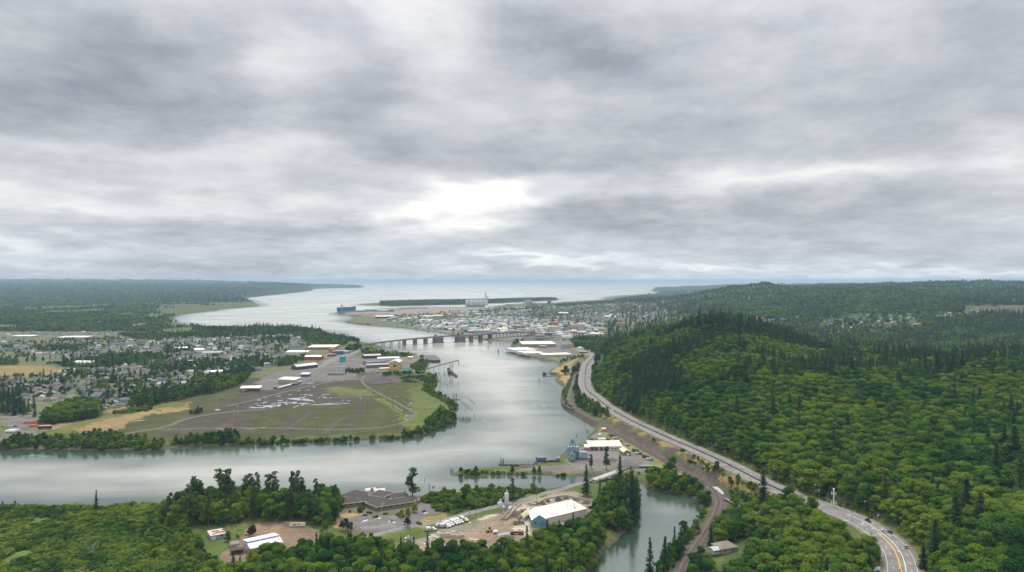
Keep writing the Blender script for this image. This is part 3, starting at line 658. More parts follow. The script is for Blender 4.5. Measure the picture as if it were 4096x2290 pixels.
def forest(poly, sp, mix, hr, zone, edge=2.0, hw=14.0, rl=5.5, wf=(.85, 1.2), thin=0.0, sink=0.0):
    p = fill(poly, sp); p = p[allowed(p, hw, rl, edge)]
    if thin: p = p[fbm(p[:, 0] / 35, p[:, 1] / 35, 44, 2) > thin]
    grow(p, mix, hr, zone, wf, sink)
def one(u, v, hpx, kind, label, cat='tree', wf=1.0, group=None, name=None, z=None):
    """a tree of its own: base pixel, height in photo pixels"""
    g = G(u, v); h = hpx * g.y / F; k_ = KINDS[kind]
    LONE.append((g, h, wf, kind, label, cat, group, name))
LONE = []
JROAD = [(1450,2155),(1540,2130),(1640,2108),(1740,2090),(1840,2065),(1920,2043),(2000,2023),(2090,2000),(2180,1975),(2250,1957),(2300,1940),(2370,1920),(2440,1896),(2500,1876)]
JROAD2 = [(2500,1876),(2560,1870),(2620,1872),(2690,1885),(2760,1912),(2820,1945),(2870,1968),(2910,1990)]
# ------------------------------------------------------------------ common materials
ASPH = mat('asphalt', (.115, .112, .112), .85, .10, .25); ASPHL = mat('worn_asphalt', (.185, .178, .175), .85, .17, .12); CONC = mat('concrete', (.40, .385, .36), .8, .12, .5); CONCD = mat('weathered_concrete', (.15, .145, .14), .85, .2, .3)
GRAV = mat('gravel_track', (.115, .106, .092), .95, .14, .3); DIRTM = mat('packed_dirt', (.24, .195, .15), .95, .2, .2); SANDM = mat('pale_sand', (.50, .45, .37), .95, .12, .3)
WHITE = mat('white_paint', (.78, .78, .76), .5, .04, .5); ROOFW = mat('white_metal_roof', (.74, .75, .77), .4, .10, .2); YEL = mat('yellow_line', (.62, .36, .03), .6, .06, 1.0); LINEW = mat('white_line', (.70, .70, .68), .6, .08, 1.0)
STEEL = mat('galvanised_steel', (.42, .44, .46), .45, .08, 1.0, .6); DARKST = mat('rusty_dark_steel', (.055, .045, .045), .7, .25, .8); TIMB = mat('dark_timber', (.075, .055, .045), .9, .25, 1.2); POLE = mat('pole_wood', (.13, .095, .075), .9, .2, 1.0)
GLASS = mat('dark_glass', (.02, .025, .03), .08, .05, 1.0, 0, .6); TYRE = mat('tyre_rubber', (.02, .02, .02), .8, .1, 3.0); CHROME = mat('bright_metal', (.6, .6, .62), .25, .05, 1.0, .9)
RUST = mat('rust', (.22, .09, .05), .9, .3, .8); BALL = mat('track_ballast', (.115, .097, .088), .95, .2, .8); RAILM = mat('rail_steel', (.16, .10, .08), .5, .15, 1.0, .5); TIE = mat('timber_tie', (.09, .065, .05), .95, .2, 1.0)
PUDM = bpy.data.materials.new('still_puddle'); PUDM.use_nodes = True; PUDM.node_tree.nodes.clear(); n = NT(PUDM.node_tree); gb_ = n.new('ShaderNodeBsdfGlossy'); gb_.inputs[0].default_value = (.9, .9, .9, 1); gb_.inputs['Roughness'].default_value = .04; o_ = n.new('ShaderNodeOutputMaterial'); n.l.new(gb_.outputs[0], o_.inputs[0])
def wl(poly, z): return [tuple(P(u, v, z)) for u, v in poly]
def offp(path, off):
    p = np.asarray(path, float); d = np.gradient(p[:, :2], axis=0); nn = np.stack([d[:, 1], -d[:, 0]], 1); nn /= np.linalg.norm(nn, axis=1, keepdims=True) + 1e-9
    off = np.broadcast_to(np.asarray(off, float), (len(p),)); o = p.copy(); o[:, :2] += nn * off[:, None]; return o
def resample(path, step):
    p = np.asarray(path, float); s = np.append(0, np.cumsum(np.linalg.norm(np.diff(p, axis=0), axis=1))); t = np.arange(0, s[-1], step)
    return np.stack([np.interp(t, s, p[:, i]) for i in range(3)], 1)
def strip(mb, path, o0, o1, dz=0.0, mi=0):
    a = offp(path, o0); b = offp(path, o1); n = len(a); a[:, 2] += dz; b[:, 2] += dz
    return mb.add([tuple(x) for x in a] + [tuple(x) for x in b], [(i, i + 1, n + i + 1, n + i) for i in range(n - 1)], mi)
def dashes(mb, path, off, w_, on, gap, dz):
    p = resample(path, 1.0); i = 0
    while i + on < len(p): strip(mb, p[i:i + on + 1], off - w_ / 2, off + w_ / 2, dz); i += on + gap
def path3(pts, z=BASE, n=5): return catmull(np.array([tuple(P(u, v, z)) for u, v in pts]), n)
def drape(path, dz=.12):
    p = path.copy(); p[:, 2] = gz(p[:, 0], p[:, 1]) + dz; return p
def patch(name, poly, m, z=BASE + .05, kind='structure', parent=None):
    mb = MB(); n = len(poly); vs = wl(poly, z); mb.add(vs, [tuple(range(n - 1, -1, -1))]); o = mb.build(name, m, parent)
    bm = bmesh.new(); bm.from_mesh(o.data); bmesh.ops.triangulate(bm, faces=bm.faces[:]); bmesh.ops.recalc_face_normals(bm, faces=bm.faces[:])
    for f in bm.faces:
        if f.normal.z < 0: f.normal_flip()
    bm.to_mesh(o.data); bm.free()
    if kind: o['kind'] = kind
    return o

# ------------------------------------------------------------------ buildings
WM = {}
def roofm(c):
    k_ = ('r',) + tuple(round(x, 3) for x in c)
    if k_ not in WM: WM[k_] = mat('sheet_roof_%d' % len(WM), c, .6, .13, .22)
    return WM[k_]
def wm(c, rough=.75):
    k_ = tuple(round(x, 3) for x in c)
    if k_ not in WM: WM[k_] = mat('painted_wall_%d' % len(WM), k_, rough, .06, .5)
    return WM[k_]
def roof_mesh(w_, d, h, kind, rise, ov=.5, t=.25):
    mb = MB(); x0, x1, y0, y1 = -ov, w_ + ov, -ov, d + ov
    if kind == 'flat': mb.prism([(x0 + ov * .6, y0 + ov * .6), (x1 - ov * .6, y0 + ov * .6), (x1 - ov * .6, y1 - ov * .6), (x0 + ov * .6, y1 - ov * .6)], h, h + t)
    elif kind == 'shed': mb.add([(x0, y0, h), (x1, y0, h), (x1, y1, h + rise), (x0, y1, h + rise), (x0, y0, h + t), (x1, y0, h + t), (x1, y1, h + rise + t), (x0, y1, h + rise + t)], [(3, 2, 1, 0), (4, 5, 6, 7), (0, 1, 5, 4), (1, 2, 6, 5), (2, 3, 7, 6), (3, 0, 4, 7)])
    elif kind in ('gx', 'gy'):
        if kind == 'gx': pr = [(y0, h - ov * rise / (d / 2)), (d / 2, h + rise), (y1, h - ov * rise / (d / 2))]; f = lambda q, s: (s, q[0], q[1]); lo, hi = x0, x1
        else: pr = [(x0, h - ov * rise / (w_ / 2)), (w_ / 2, h + rise), (x1, h - ov * rise / (w_ / 2))]; f = lambda q, s: (q[0], s, q[1]); lo, hi = y0, y1
        vs = [f(q, s) for s in (lo, hi) for q in pr] + [f((q[0], q[1] + t), s) for s in (lo, hi) for q in pr]
        mb.add(vs, [(6, 7, 10, 9), (7, 8, 11, 10), (3, 4, 1, 0), (4, 5, 2, 1), (0, 1, 7, 6), (1, 2, 8, 7), (4, 3, 9, 10), (5, 4, 10, 11), (3, 0, 6, 9), (2, 5, 11, 8)])
    elif kind == 'hip':
        s = min(w_, d) / 2
        if w_ >= d: r0, r1 = (s, d / 2), (w_ - s, d / 2)
        else: r0, r1 = (w_ / 2, s), (w_ / 2, d - s)
        vs = [(x0, y0, h), (x1, y0, h), (x1, y1, h), (x0, y1, h), (r0[0], r0[1], h + rise), (r1[0], r1[1], h + rise)]
        vs = [(a, b, c - .25) for a, b, c in vs[:4]] + vs
        fs = [(3, 2, 1, 0)] + [(i, (i + 1) % 4, 4 + (i + 1) % 4, 4 + i) for i in range(4)]
        fs += [(4, 5, 9, 8), (5, 6, 9), (6, 7, 8, 9), (7, 4, 8)] if w_ >= d else [(4, 5, 8), (5, 6, 9, 8), (6, 7, 9), (7, 4, 8, 9)]
        mb.add(vs, fs)
    return mb
def wall_mesh(w_, d, h, kind, rise):
    mb = MB(); mb.add([(0, 0, -.6), (w_, 0, -.6), (w_, d, -.6), (0, d, -.6), (0, 0, h), (w_, 0, h), (w_, d, h), (0, d, h)], [(3, 2, 1, 0), (4, 5, 6, 7), (0, 1, 5, 4), (1, 2, 6, 5), (2, 3, 7, 6), (3, 0, 4, 7)])
    if kind == 'gx': mb.add([(0, 0, h), (0, d, h), (0, d / 2, h + rise), (w_, 0, h), (w_, d, h), (w_, d / 2, h + rise)], [(0, 2, 1), (3, 4, 5)])
    if kind == 'gy': mb.add([(0, 0, h), (w_, 0, h), (w_ / 2, 0, h + rise), (0, d, h), (w_, d, h), (w_ / 2, d, h + rise)], [(0, 1, 2), (3, 5, 4)])
    return mb
def bldg(name, label, A, B, depth, h, roof='flat', rise=2.0, wall=(.5, .48, .44), rc=(.3, .3, .3), win=0, doors=(), cat='building', group=None, z=None, dcol=(.2, .2, .2), rows=1, sidewin=0, wsize=(1.4, 1.3), clearit=True, stuffroof=0, vent=0):
    """building from its two near base corners (photo pixels), depth, wall height in metres"""
    za = BASE if z is None else z
    a = P(A[0], A[1], za); b = P(B[0], B[1], za); v = b - a; w_ = v.length; r = root(name, a, math.atan2(v.y, v.x), label, cat, group)
    wall_mesh(w_, depth, h, roof, rise).build('wall', wm(wall), r)
    rf = roof_mesh(w_, depth, h + .01, roof, rise, .5 if h > 2.6 else .25).build('roof', roofm(rc), r)
    if win:
        wme = MB().box((0, 0, 0), (wsize[0], .12, wsize[1])).mesh('window', GLASS)
        for rw in range(rows):
            zz = h / rows * (rw + .42)
            for i in range(win):
                o = link('window', wme, r); o.location = (w_ * (i + .5) / win, -.05, zz)
            for i in range(sidewin):
                o = link('window', wme, r); o.location = (w_ + .05, depth * (i + .5) / sidewin, zz); o.rotation_euler = (0, 0, math.pi / 2)
                o = link('window', wme, r); o.location = (-.05, depth * (i + .5) / sidewin, zz); o.rotation_euler = (0, 0, math.pi / 2)
    for (fx, dw, dh_) in doors:
        o = MB().box((0, 0, 0), (dw, .14, dh_)).build('door', wm(dcol), r); o.location = (w_ * fx, -.055, 0)
    if vent:
        vm = MB().box((0, 0, 0), (1.8, 1.8, 1.2)).mesh('roof_vent', STEEL)
        for i in range(vent):
            o = link('roof_vent', vm, r); o.location = (w_ * (.12 + .76 * ((i * .618) % 1)), depth * (.2 + .6 * ((i * .414) % 1)), h + .26 if roof == 'flat' else h + .2)
    if clearit:
        c, s = math.cos(r.rotation_euler[2]), math.sin(r.rotation_euler[2]); KEEPOUT.append(np.array([(a.x + x * c - y * s, a.y + x * s + y * c) for x, y in ((-4, -5), (w_ + 4, -5), (w_ + 4, depth + 3), (-4, depth + 3))]))
    r['w'] = w_; return r

# ------------------------------------------------------------------ vehicles (front towards +x, standing on z = 0)
def wheels(r, xs, y, rad_=.34, wdt=.24):
    wmsh = MB().lathe((0, 0, 0), [(rad_ * .6, -wdt / 2), (rad_, -wdt / 2), (rad_, wdt / 2), (rad_ * .6, wdt / 2)], 12, ax='x').mesh('wheel', TYRE)
    for x in xs:
        for s in (-1, 1):
            o = link('wheel', wmsh, r); o.location = (x, s * y, rad_); o.rotation_euler = (0, 0, math.pi / 2)
def loft(mb, secs, mi=0):
    """secs: list of (x, half width, z bottom, z top, half width top)"""
    o = []; 
    for x, hw_, zb, zt, ht in secs: o += [(x, -hw_, zb), (x, hw_, zb), (x, ht, zt), (x, -ht, zt)]
    n = len(secs); f = [(0, 1, 2, 3)] + [(4 * n - 1, 4 * n - 2, 4 * n - 3, 4 * n - 4)]
    for i in range(n - 1):
        for j in range(4): f.append((4 * i + j, 4 * i + 4 + j, 4 * i + 4 + (j + 1) % 4, 4 * i + (j + 1) % 4))
    return mb.add(o, f, mi)
def car(name, col, label, cat='car', group=None, style='sedan'):
    r = root(name, (0, 0, 0), 0, label, cat, group); b = MB(); pm = wm(col, .3)
    hgt = {'sedan': 1.42, 'suv': 1.75, 'pickup': 1.8}[style]; bl = {'sedan': .92, 'suv': 1.05, 'pickup': 1.1}[style]; Lh = {'sedan': 2.3, 'suv': 2.35, 'pickup': 2.85}[style]
    loft(b, [(-Lh, .80, .38, bl - .12, .74), (-Lh + .25, .90, .28, bl, .84), (Lh - 1.2, .90, .28, bl, .84), (Lh - .2, .86, .30, bl - .18, .78), (Lh, .74, .38, bl - .3, .68)])
    b.build('body', pm, r); c = MB()
    if style == 'sedan': sec = [(-1.75, .78, bl, bl + .02, .74), (-1.1, .80, bl, hgt, .62), (.25, .80, bl, hgt, .62), (1.0, .80, bl, bl + .02, .76)]
    elif style == 'suv': sec = [(-2.2, .80, bl, bl + .05, .76), (-1.95, .82, bl, hgt, .66), (.3, .82, bl, hgt, .66), (1.0, .80, bl, bl + .02, .78)]
    else: sec = [(-.55, .82, bl, bl + .1, .78), (-.4, .82, bl, hgt, .68), (.75, .82, bl, hgt, .68), (1.45, .82, bl, bl + .02, .78)]
    loft(c, sec).build('glasshouse', GLASS, r)
    x0, x1 = sec[1][0] + .05, sec[2][0] - .02; MB().box(((x0 + x1) / 2, 0, hgt - .02), (x1 - x0, sec[1][4] * 2 + .04, .07)).build('cab_roof', pm, r)
    if style == 'pickup': MB().box((-1.7, 0, bl - .02), (2.0, 1.5, .04)).build('load_bed', TYRE, r)
    lm_ = MB().box((0, 0, 0), (.08, .3, .16)).mesh('headlight', CHROME); lr = MB().box((0, 0, 0), (.08, .25, .2)).mesh('tail_light', wm((.3, .01, .01), .3))
    for s in (-1, 1):
        o = link('headlight', lm_, r); o.location = (Lh - .04, s * .55, .56); o = link('tail_light', lr, r); o.location = (-Lh + .02, s * .62, .62)
    wheels(r, (-Lh * .6, Lh * .62), .78, .34 if style == 'sedan' else .38); return r
def mixer(label, group):
    r = root('mixer_truck', (0, 0, 0), 0, label, 'mixer truck', group)
    MB().box((-.4, 0, .75), (8.6, .9, .3)).build('chassis', DARKST, r)
    c = MB(); loft(c, [(1.7, 1.15, .7, 2.75, 1.05), (3.0, 1.15, .7, 2.75, 1.05), (3.35, 1.1, .7, 1.85, 1.05)]); c.build('cab', WHITE, r)
    h = MB(); loft(h, [(3.35, 1.0, .75, 1.85, .9), (4.5, .85, .75, 1.65, .75), (4.65, .8, .8, 1.4, .7)]); h.build('bonnet', WHITE, r)
    w2 = MB(); loft(w2, [(3.02, 1.0, 1.95, 2.65, .9), (3.3, 1.03, 1.92, 2.0, 1.0)]); w2.build('windscreen', GLASS, r)
    d = MB().lathe((0, 0, 0), [(.45, -2.8), (.75, -2.5), (1.28, -.9), (1.32, .3), (1.0, 1.5), (.35, 1.9)], 16, ax='x').build('drum', wm((.74, .74, .70), .45), r, True); d.location = (-1.3, 0, 2.5); d.rotation_euler = (0, rad(10), 0)
    st = MB().lathe((0, 0, 0), [(1.31, -.12), (1.34, -.1), (1.34, .1), (1.31, .12)], 16, ax='x').build('drum_stripe', wm((.25, .3, .55)), d); st.location = (-.4, 0, 0)
    hp = MB(); hp.tube((-4.3, 0, 3.0), (-4.3, 0, 3.7), .35, .7, 8); hp.bar((-4.3, .5, .8), (-4.3, .5, 3.1), .12, .12); hp.bar((-4.3, -.5, .8), (-4.3, -.5, 3.1), .12, .12); hp.bar((-4.4, 0, 2.6), (-5.3, 0, 1.5), .5, .12); hp.build('hopper_and_chute', STEEL, r)
    f = MB(); f.box((-2.2, 1.12, 1.0), (3.6, .35, .12)); f.box((-2.2, -1.12, 1.0), (3.6, .35, .12)); f.build('mudguard', WHITE, r)
    wheels(r, (-3.2, -2.0, 3.7), .98, .52, .36); return r
def tow(label, group, cab):
    r = root('tow_truck', (0, 0, 0), 0, label, 'truck', group)
    MB().box((-.5, 0, .7), (8.4, .9, .3)).build('chassis', DARKST, r); c = MB(); loft(c, [(.4, 1.15, .7, 2.8, 1.05), (2.3, 1.15, .7, 2.8, 1.05), (2.65, 1.1, .7, 1.9, 1.05)]); c.build('cab', wm(cab, .3), r)
    h = MB(); loft(h, [(2.65, 1.0, .75, 1.85, .9), (3.8, .85, .75, 1.65, .75)]); h.build('bonnet', wm(cab, .3), r); w2 = MB(); loft(w2, [(2.32, 1.0, 2.0, 2.7, .9), (2.62, 1.03, 1.95, 2.02, 1.0)]); w2.build('windscreen', GLASS, r)
    MB().box((-2.4, 0, 1.0), (4.6, 2.3, .9)).build('service_body', wm((.7, .72, .74), .35), r); b = MB(); b.bar((-1.2, 0, 1.8), (-4.6, 0, 3.1), .45, .4); b.bar((-4.6, 0, 3.1), (-5.2, 0, 1.2), .15, .15); b.build('boom', DARKST, r)
    wheels(r, (-3.2, -2.0, 2.9), .98, .5, .34); return r
def dump(label, group, cab=(.75, .75, .75), bed=(.35, .34, .33), name='dump_truck'):
    r = root(name, (0, 0, 0), 0, label, 'truck', group)
    MB().box((-.5, 0, .75), (8.2, .9, .3)).build('chassis', DARKST, r); c = MB(); loft(c, [(1.2, 1.15, .7, 2.7, 1.05), (2.6, 1.15, .7, 2.7, 1.05), (2.95, 1.1, .7, 1.9, 1.05)]); c.build('cab', wm(cab, .35), r)
    h = MB(); loft(h, [(2.95, 1.0, .75, 1.8, .9), (4.1, .85, .75, 1.6, .75)]); h.build('bonnet', wm(cab, .35), r); w2 = MB(); loft(w2, [(2.62, 1.0, 1.95, 2.62, .9), (2.92, 1.03, 1.92, 2.0, 1.0)]); w2.build('windscreen', GLASS, r)
    b = MB(); b.box((-2.1, 0, 1.1), (5.8, 2.4, .12)); b.box((-2.1, 1.16, 1.22), (5.8, .1, 1.3)); b.box((-2.1, -1.16, 1.22), (5.8, .1, 1.3)); b.box((-4.95, 0, 1.22), (.1, 2.2, 1.3)); b.box((.75, 0, 1.22), (.1, 2.2, 1.5)); b.build('dump_body', wm(bed), r)
    wheels(r, (-3.6, -2.3, -1.0, 3.2), .98, .5, .34); return r
def put(r, u, v, yaw, z=None, dz=0.0):
    g = G(u, v) if z is None else P(u, v, z); r.location = (g.x, g.y, g.z + dz); r.rotation_euler = (0, 0, yaw); return r
def heading(path, x, y):
    p = np.asarray(path); i = int(np.argmin((p[:, 0] - x) ** 2 + (p[:, 1] - y) ** 2)); i = min(max(i, 1), len(p) - 2); d = p[i + 1] - p[i - 1]; return math.atan2(d[1], d[0]), p[i][2]

# ------------------------------------------------------------------ highway
yv = HW[:, 1]
HL = np.interp(yv, [330, 430, 540, 600, 900, 1300, 1700, 1900][::1], [8.2, 8.4, 10, 10.5, 10.5, 11.5, 11.5, 11])
HR = np.interp(yv, [330, 430, 540, 600, 900, 1300, 1700, 1900], [10.5, 10.5, 11.0, 10.8, 10.8, 11, 11, 10])
mb = MB(); m_ = len(HW)
# travelling from far to near the left of the picture lies to the right hand: offp() gives the right-hand side of travel
strip(mb, HW, HL, -HR, .05); hwo = mb.build('highway', ASPHL); struct(hwo)
sh = MB(); strip(sh, HW, HL + 2.2, HL - .02, -.02); strip(sh, HW, -HR + .02, -HR - 2.2, -.02); struct(sh.build('road_shoulder', mat('gravel_shoulder', (.17, .15, .10), .95, .25, .4)))
nearm = HW[:, 1] < 545; NP = HW[nearm]; farp = HW[HW[:, 1] > 535]
lm = MB(); strip(lm, HW, HL - 1.6, HL - 1.8, .075); strip(lm, HW, -HR + 1.6, -HR + 1.8, .075); strip(lm, HW[HW[:, 1] < 520], -2.7, -3.1, .075)
dashes(lm, farp, 5.2, .2, 3, 9, .075); dashes(lm, farp, -5.2, .2, 3, 9, .075); dashes(lm, HW[HW[:, 1] < 520], 3.6, .22, 3, 9, .075); dashes(lm, HW[HW[:, 1] < 520], -6.0, .22, 3, 9, .075)
struct(lm.build('white_road_marking', LINEW))
ym = MB(); NY = HW[(HW[:, 1] < 478) & (HW[:, 1] > 408)]; strip(ym, NY, .45, -.35, .08); NZ = HW[HW[:, 1] <= 415]; k_ = np.linspace(0, 1, len(NZ)) * 5.0; strip(ym, NZ, .45 + k_ * .2, -.05 + k_ * .2, .08); strip(ym, NZ, -.05 - k_, -.6 - k_, .08); struct(ym.build('yellow_road_marking', YEL))
# turn arrows and gore strokes
ar = MB()
for (u, v) in ((3521, 2137), (3592, 2205)):
    hz1 = heading(HW, *P(u, v, 26.6)[:2]); c = P(u, v, hz1[1] + .09); a = hz1[0] + math.pi; ca, sa = math.cos(a), math.sin(a)
    T = lambda x, y: (c.x + x * ca - y * sa, c.y + x * sa + y * ca, c.z)
    ar.add([T(-2, -.2), T(1.0, -.2), T(1.0, .2), T(-2, .2)], [(0, 1, 2, 3)]); ar.add([T(1.0, -.2), T(1.7, .9), T(1.3, 1.1), T(.6, .2)], [(0, 1, 2, 3)]); ar.add([T(1.1, 1.6), T(.9, .7), T(2.2, .9)], [(0, 1, 2)])
for (p0, p1) in (((3362,2081),(3396,2078)), ((3447,2099),(3454,2091)), ((3447,2099),(3470,2103)), ((3486,2119),(3497,2117))):
    a = P(*p0, 25.4); b = P(*p1, 25.4); a.z = heading(HW, a.x, a.y)[1] + .1; b.z = heading(HW, b.x, b.y)[1] + .1; d = (b - a); nn = Vector((-d.y, d.x, 0)).normalized() * .25; ar.add([tuple(a - nn), tuple(b - nn), tuple(b + nn), tuple(a + nn)], [(0, 1, 2, 3)])
struct(ar.build('turn_arrow_marking', LINEW))
# concrete median barrier
bp_ = resample(HW[(HW[:, 1] > 560) & (HW[:, 1] < 1720)], 6.0); mb = MB()
for i in range(len(bp_) - 1): mb.bar(bp_[i] + (0, 0, .45), bp_[i + 1] + (0, 0, .5), .9, 1.1)
tag(mb.build('median_barrier', mat('barrier_concrete', (.085, .075, .07), .9, .2, .4)), 'long dark concrete barrier down the middle of the highway', 'barrier')
gr = resample(offp(HW, HL + .3)[HW[:, 1] > 600], 8.0); gr = gr[gr[:, 1] < 1500]; r = root('guard_rail', tuple(gr[0]), 0, 'low steel guard rail along the river side of the highway', 'guard rail'); o_ = gr[0]
mb = MB(); 
for i in range(len(gr) - 1): mb.bar(gr[i] - o_ + (0, 0, .75), gr[i + 1] - o_ + (0, 0, .75), .12, .35)
mb.build('rail', STEEL, r); pm_ = MB().box((0, 0, -.3), (.18, .18, 1.1)).mesh('rail_post', TIMB)
for i in range(0, len(gr), 2): o = link('rail_post', pm_, r); o.location = tuple(gr[i] - o_)
# lamps
def street_lamp():
    r = root('street_lamp', (0, 0, 0), 0, None, 'street lamp', 'lamps along the highway'); m = MB(); m.tube((0, 0, -.4), (0, 0, 11.5), .13, .08, 8); m.build('pole', STEEL, r)
    a = MB(); a.tube((0, 0, 11.4), (1.4, 0, 12.1), .06, .05, 6); a.tube((1.4, 0, 12.1), (3.4, 0, 12.3), .05, .05, 6); a.build('arm', STEEL, r); MB().box((3.8, 0, 12.2), (1.1, .4, .2)).build('lamp_head', WHITE, r); return r
sl = street_lamp(); first = True
LAMPS = [(2608,1690+28,+1,'second highway lamp from the blue plant, by the rock slope'),(2683,1755,+1,'highway lamp standing right of the single round bush'),(2764,1793,+1,'highway lamp beside the green exit signs'),(2938,1880,+1,'highway lamp in front of the wooded slope near the tall cypress-like conifer'),(3112,1931,-1,'lamp on the hill side right of the tall cypress-like conifer'),(3279,1999,-1,'lamp on the hill side left of the lattice mast'),(3255,2022,+1,'short highway lamp just left of the lattice mast'),(3480,2072,-1,'lamp above the black pickup at the road bend'),(3672,2182,-1,'lamp over the dirt turnout at the road bend'),(2850,1827,+1,'highway lamp across from the blue guide sign')]
for (u, v, sd_, lab) in LAMPS:
    zz = heading(HW, *P(u, v, 15)[:2]); zz = heading(HW, *P(u, v, zz[1])[:2]); g = P(u, v, zz[1]); ang = zz[0] + (math.pi / 2) * (1 if sd_ > 0 else -1)
    o = sl if first else dup(sl); first = False; o.location = (g.x, g.y, g.z - .2); o.rotation_euler = (0, 0, ang + math.pi if False else (math.pi if sd_ < 0 else 0)); o['label'] = lab; o['group'] = 'lamps along the highway'
# signs
def sign(u, v, w_, h_, hp, col, label, z, posts=2, name='road_sign', txt=None):
    g = P(u, v, z); r = root(name, g, math.atan2(-g.x, -g.y) * 0 + 0, label, 'sign'); pm = MB().box((0, 0, -.5), (.2, .2, hp + .5)).mesh('post', STEEL)
    for i in range(posts): o = link('post', pm, r); o.location = (((i + .5) / posts - .5) * w_ * .8, .12, 0)
    MB().box((0, 0, hp - h_ * .2), (w_, .12, h_)).build('panel', col, r)
    if txt:
        b = MB()
        for (x, zz, wd) in txt: b.box((x * w_, -.075, hp - h_ * .2 + zz * h_), (wd * w_, .03, h_ * .14))
        b.build('lettering', WHITE, r)
    return r
GRN = wm((.02, .16, .12), .5)
sign(3028,1868,6.2,3.8,4.5,GRN,'large green guide sign against the trees beside the highway',17,txt=[(0,.72,.3),(0,.45,.6),(0,.2,.75)])
sign(2900,1820,4.0,2.6,3.2,GRN,'small green guide sign on the verge beside the highway',15.5,txt=[(0,.6,.5),(0,.25,.6)])
sign(2809,1766,3.4,2.6,3.6,wm((.62,.62,.6)),'white sign at the forest edge above the highway',15,txt=None)
g = P(2845, 1795, 15.5); r = root('utility_mast', g, 0, 'tall steel mast with box standing on the highway verge', 'mast'); MB().tube((0, 0, -.5), (0, 0, 12), .16, .1, 8).build('pole', STEEL, r); MB().box((0, 0, 9.5), (1.6, .5, 1.6)).build('sign_box', STEEL, r)
# cars on the far stretch and at the bend
RED=(.4,.03,.03); BLK=(.02,.02,.025); SIL=(.42,.43,.45); WHT=(.75,.75,.75); BLU=(.04,.06,.25); GRYC=(.2,.2,.22)
proto = {}
def mkcar(style, col, label, group, name=None):
    k_ = (style, col)
    if k_ not in proto: proto[k_] = car(name or {'sedan': 'parked_car', 'suv': 'suv', 'pickup': 'pickup_truck'}[style], col, label, 'car' if style != 'pickup' else 'pickup truck', group, style); return proto[k_]
    c = dup(proto[k_], label=label, group=group); return c
def oncar(u, v, style, col, label, toward, grp='cars on the highway'):
    zz = 20.0
    for _ in range(3): h_, zz = heading(HW, *P(u, v, zz)[:2])
    g = P(u, v, zz); c = mkcar(style, col, label, grp); c.location = (g.x, g.y, g.z + .06); c.rotation_euler = (0, 0, h_ if toward else h_ + math.pi); return c
oncar(3472,2086,'pickup',BLK,'black pickup in the outer lane of the curving road',False); oncar(3526,2128,'suv',WHT,'white car beside the blue one on the curving road',False); oncar(3560,2132,'suv',BLU,'dark blue car beside the white one on the curving road',False); oncar(3624,2192,'suv',SIL,'silver car alone nearest to the dirt turnout',False)
for i, (u, v, st, cl, lab, tw) in enumerate([(2332,1461,'sedan',WHT,'white car leading the three queued below the shopping signs',True),(2332,1468,'sedan',WHT,'white car in the middle of three queued on the far highway',True),(2333,1474,'suv',WHT,'white car last of the three queued on the far highway',True),(2340,1482,'sedan',SIL,'pale car just beside the median on the far highway',True),(2339,1492,'sedan',SIL,'silver car ahead of two others beside the median',True),(2338,1497,'suv',GRYC,'grey car second of three beside the median',True),(2338,1504,'sedan',WHT,'white car third of three beside the median',True),
    (2330,1500,'sedan',SIL,'silver car in the outer river-side lane level with the pier',True),(2329,1513,'sedan',SIL,'silver car in the outer lane alone below the pier',True),(2326,1535,'sedan',WHT,'white car in the outer lane where the highway bends',True),(2341,1560,'sedan',WHT,'white car close to the median at the bend',True),(2357,1493,'sedan',BLU,'dark car climbing in the hill-side lane level with the pier',False),(2356,1511,'suv',BLK,'black car in the hill-side lane below the cliff',False),(2358,1554,'sedan',WHT,'small white car in the hill-side lane at the bend',False),(2363,1571,'sedan',GRYC,'grey car in the hill-side lane past the bend',False),(2448,1643,'suv',WHT,'white car alone on the diagonal stretch of highway',True),
    (2347,1455,'sedan',WHT,'white car at the start of the far barrier',False),(2354,1459,'sedan',BLK,'black car by the start of the far barrier',False),(2347,1463,'sedan',BLK,'dark car next to the far barrier',False)]): oncar(u, v, st, cl, lab, tw)
# ------------------------------------------------------------------ railway
rb = MB(); strip(rb, RL, 2.9, -2.9, .02); strip(rb, RL, 2.0, -2.0, .14); struct(rb.build('track_bed', BALL))
r = root('railway_track', tuple(RL[60]), 0, 'single rusty railway track curving between pond and woods', 'railway track'); o_ = RL[60]; mb = MB()
RS = resample(RL, 4.0)
for s in (-.75, .75):
    pp = offp(RS, s) - o_
    ra = MB()
    for i in range(len(pp) - 1): ra.bar(pp[i] + (0, 0, .36), pp[i + 1] + (0, 0, .36), .16, .2)
    ra.build('rail', RAILM, r)
tm_ = MB().box((0, 0, .16), (2.5, .26, .14)).mesh('sleeper', TIE); RT = resample(RL[RL[:, 1] < 700], 1.0); hd = np.gradient(RT[:, :2], axis=0)
for i in list(range(len(RT) - 1, 0, -2))[:290]:
    o = link('sleeper', tm_, r); o.location = tuple(RT[i] - o_); o.rotation_euler = (0, 0, math.atan2(hd[i, 1], hd[i, 0]) + math.pi / 2)
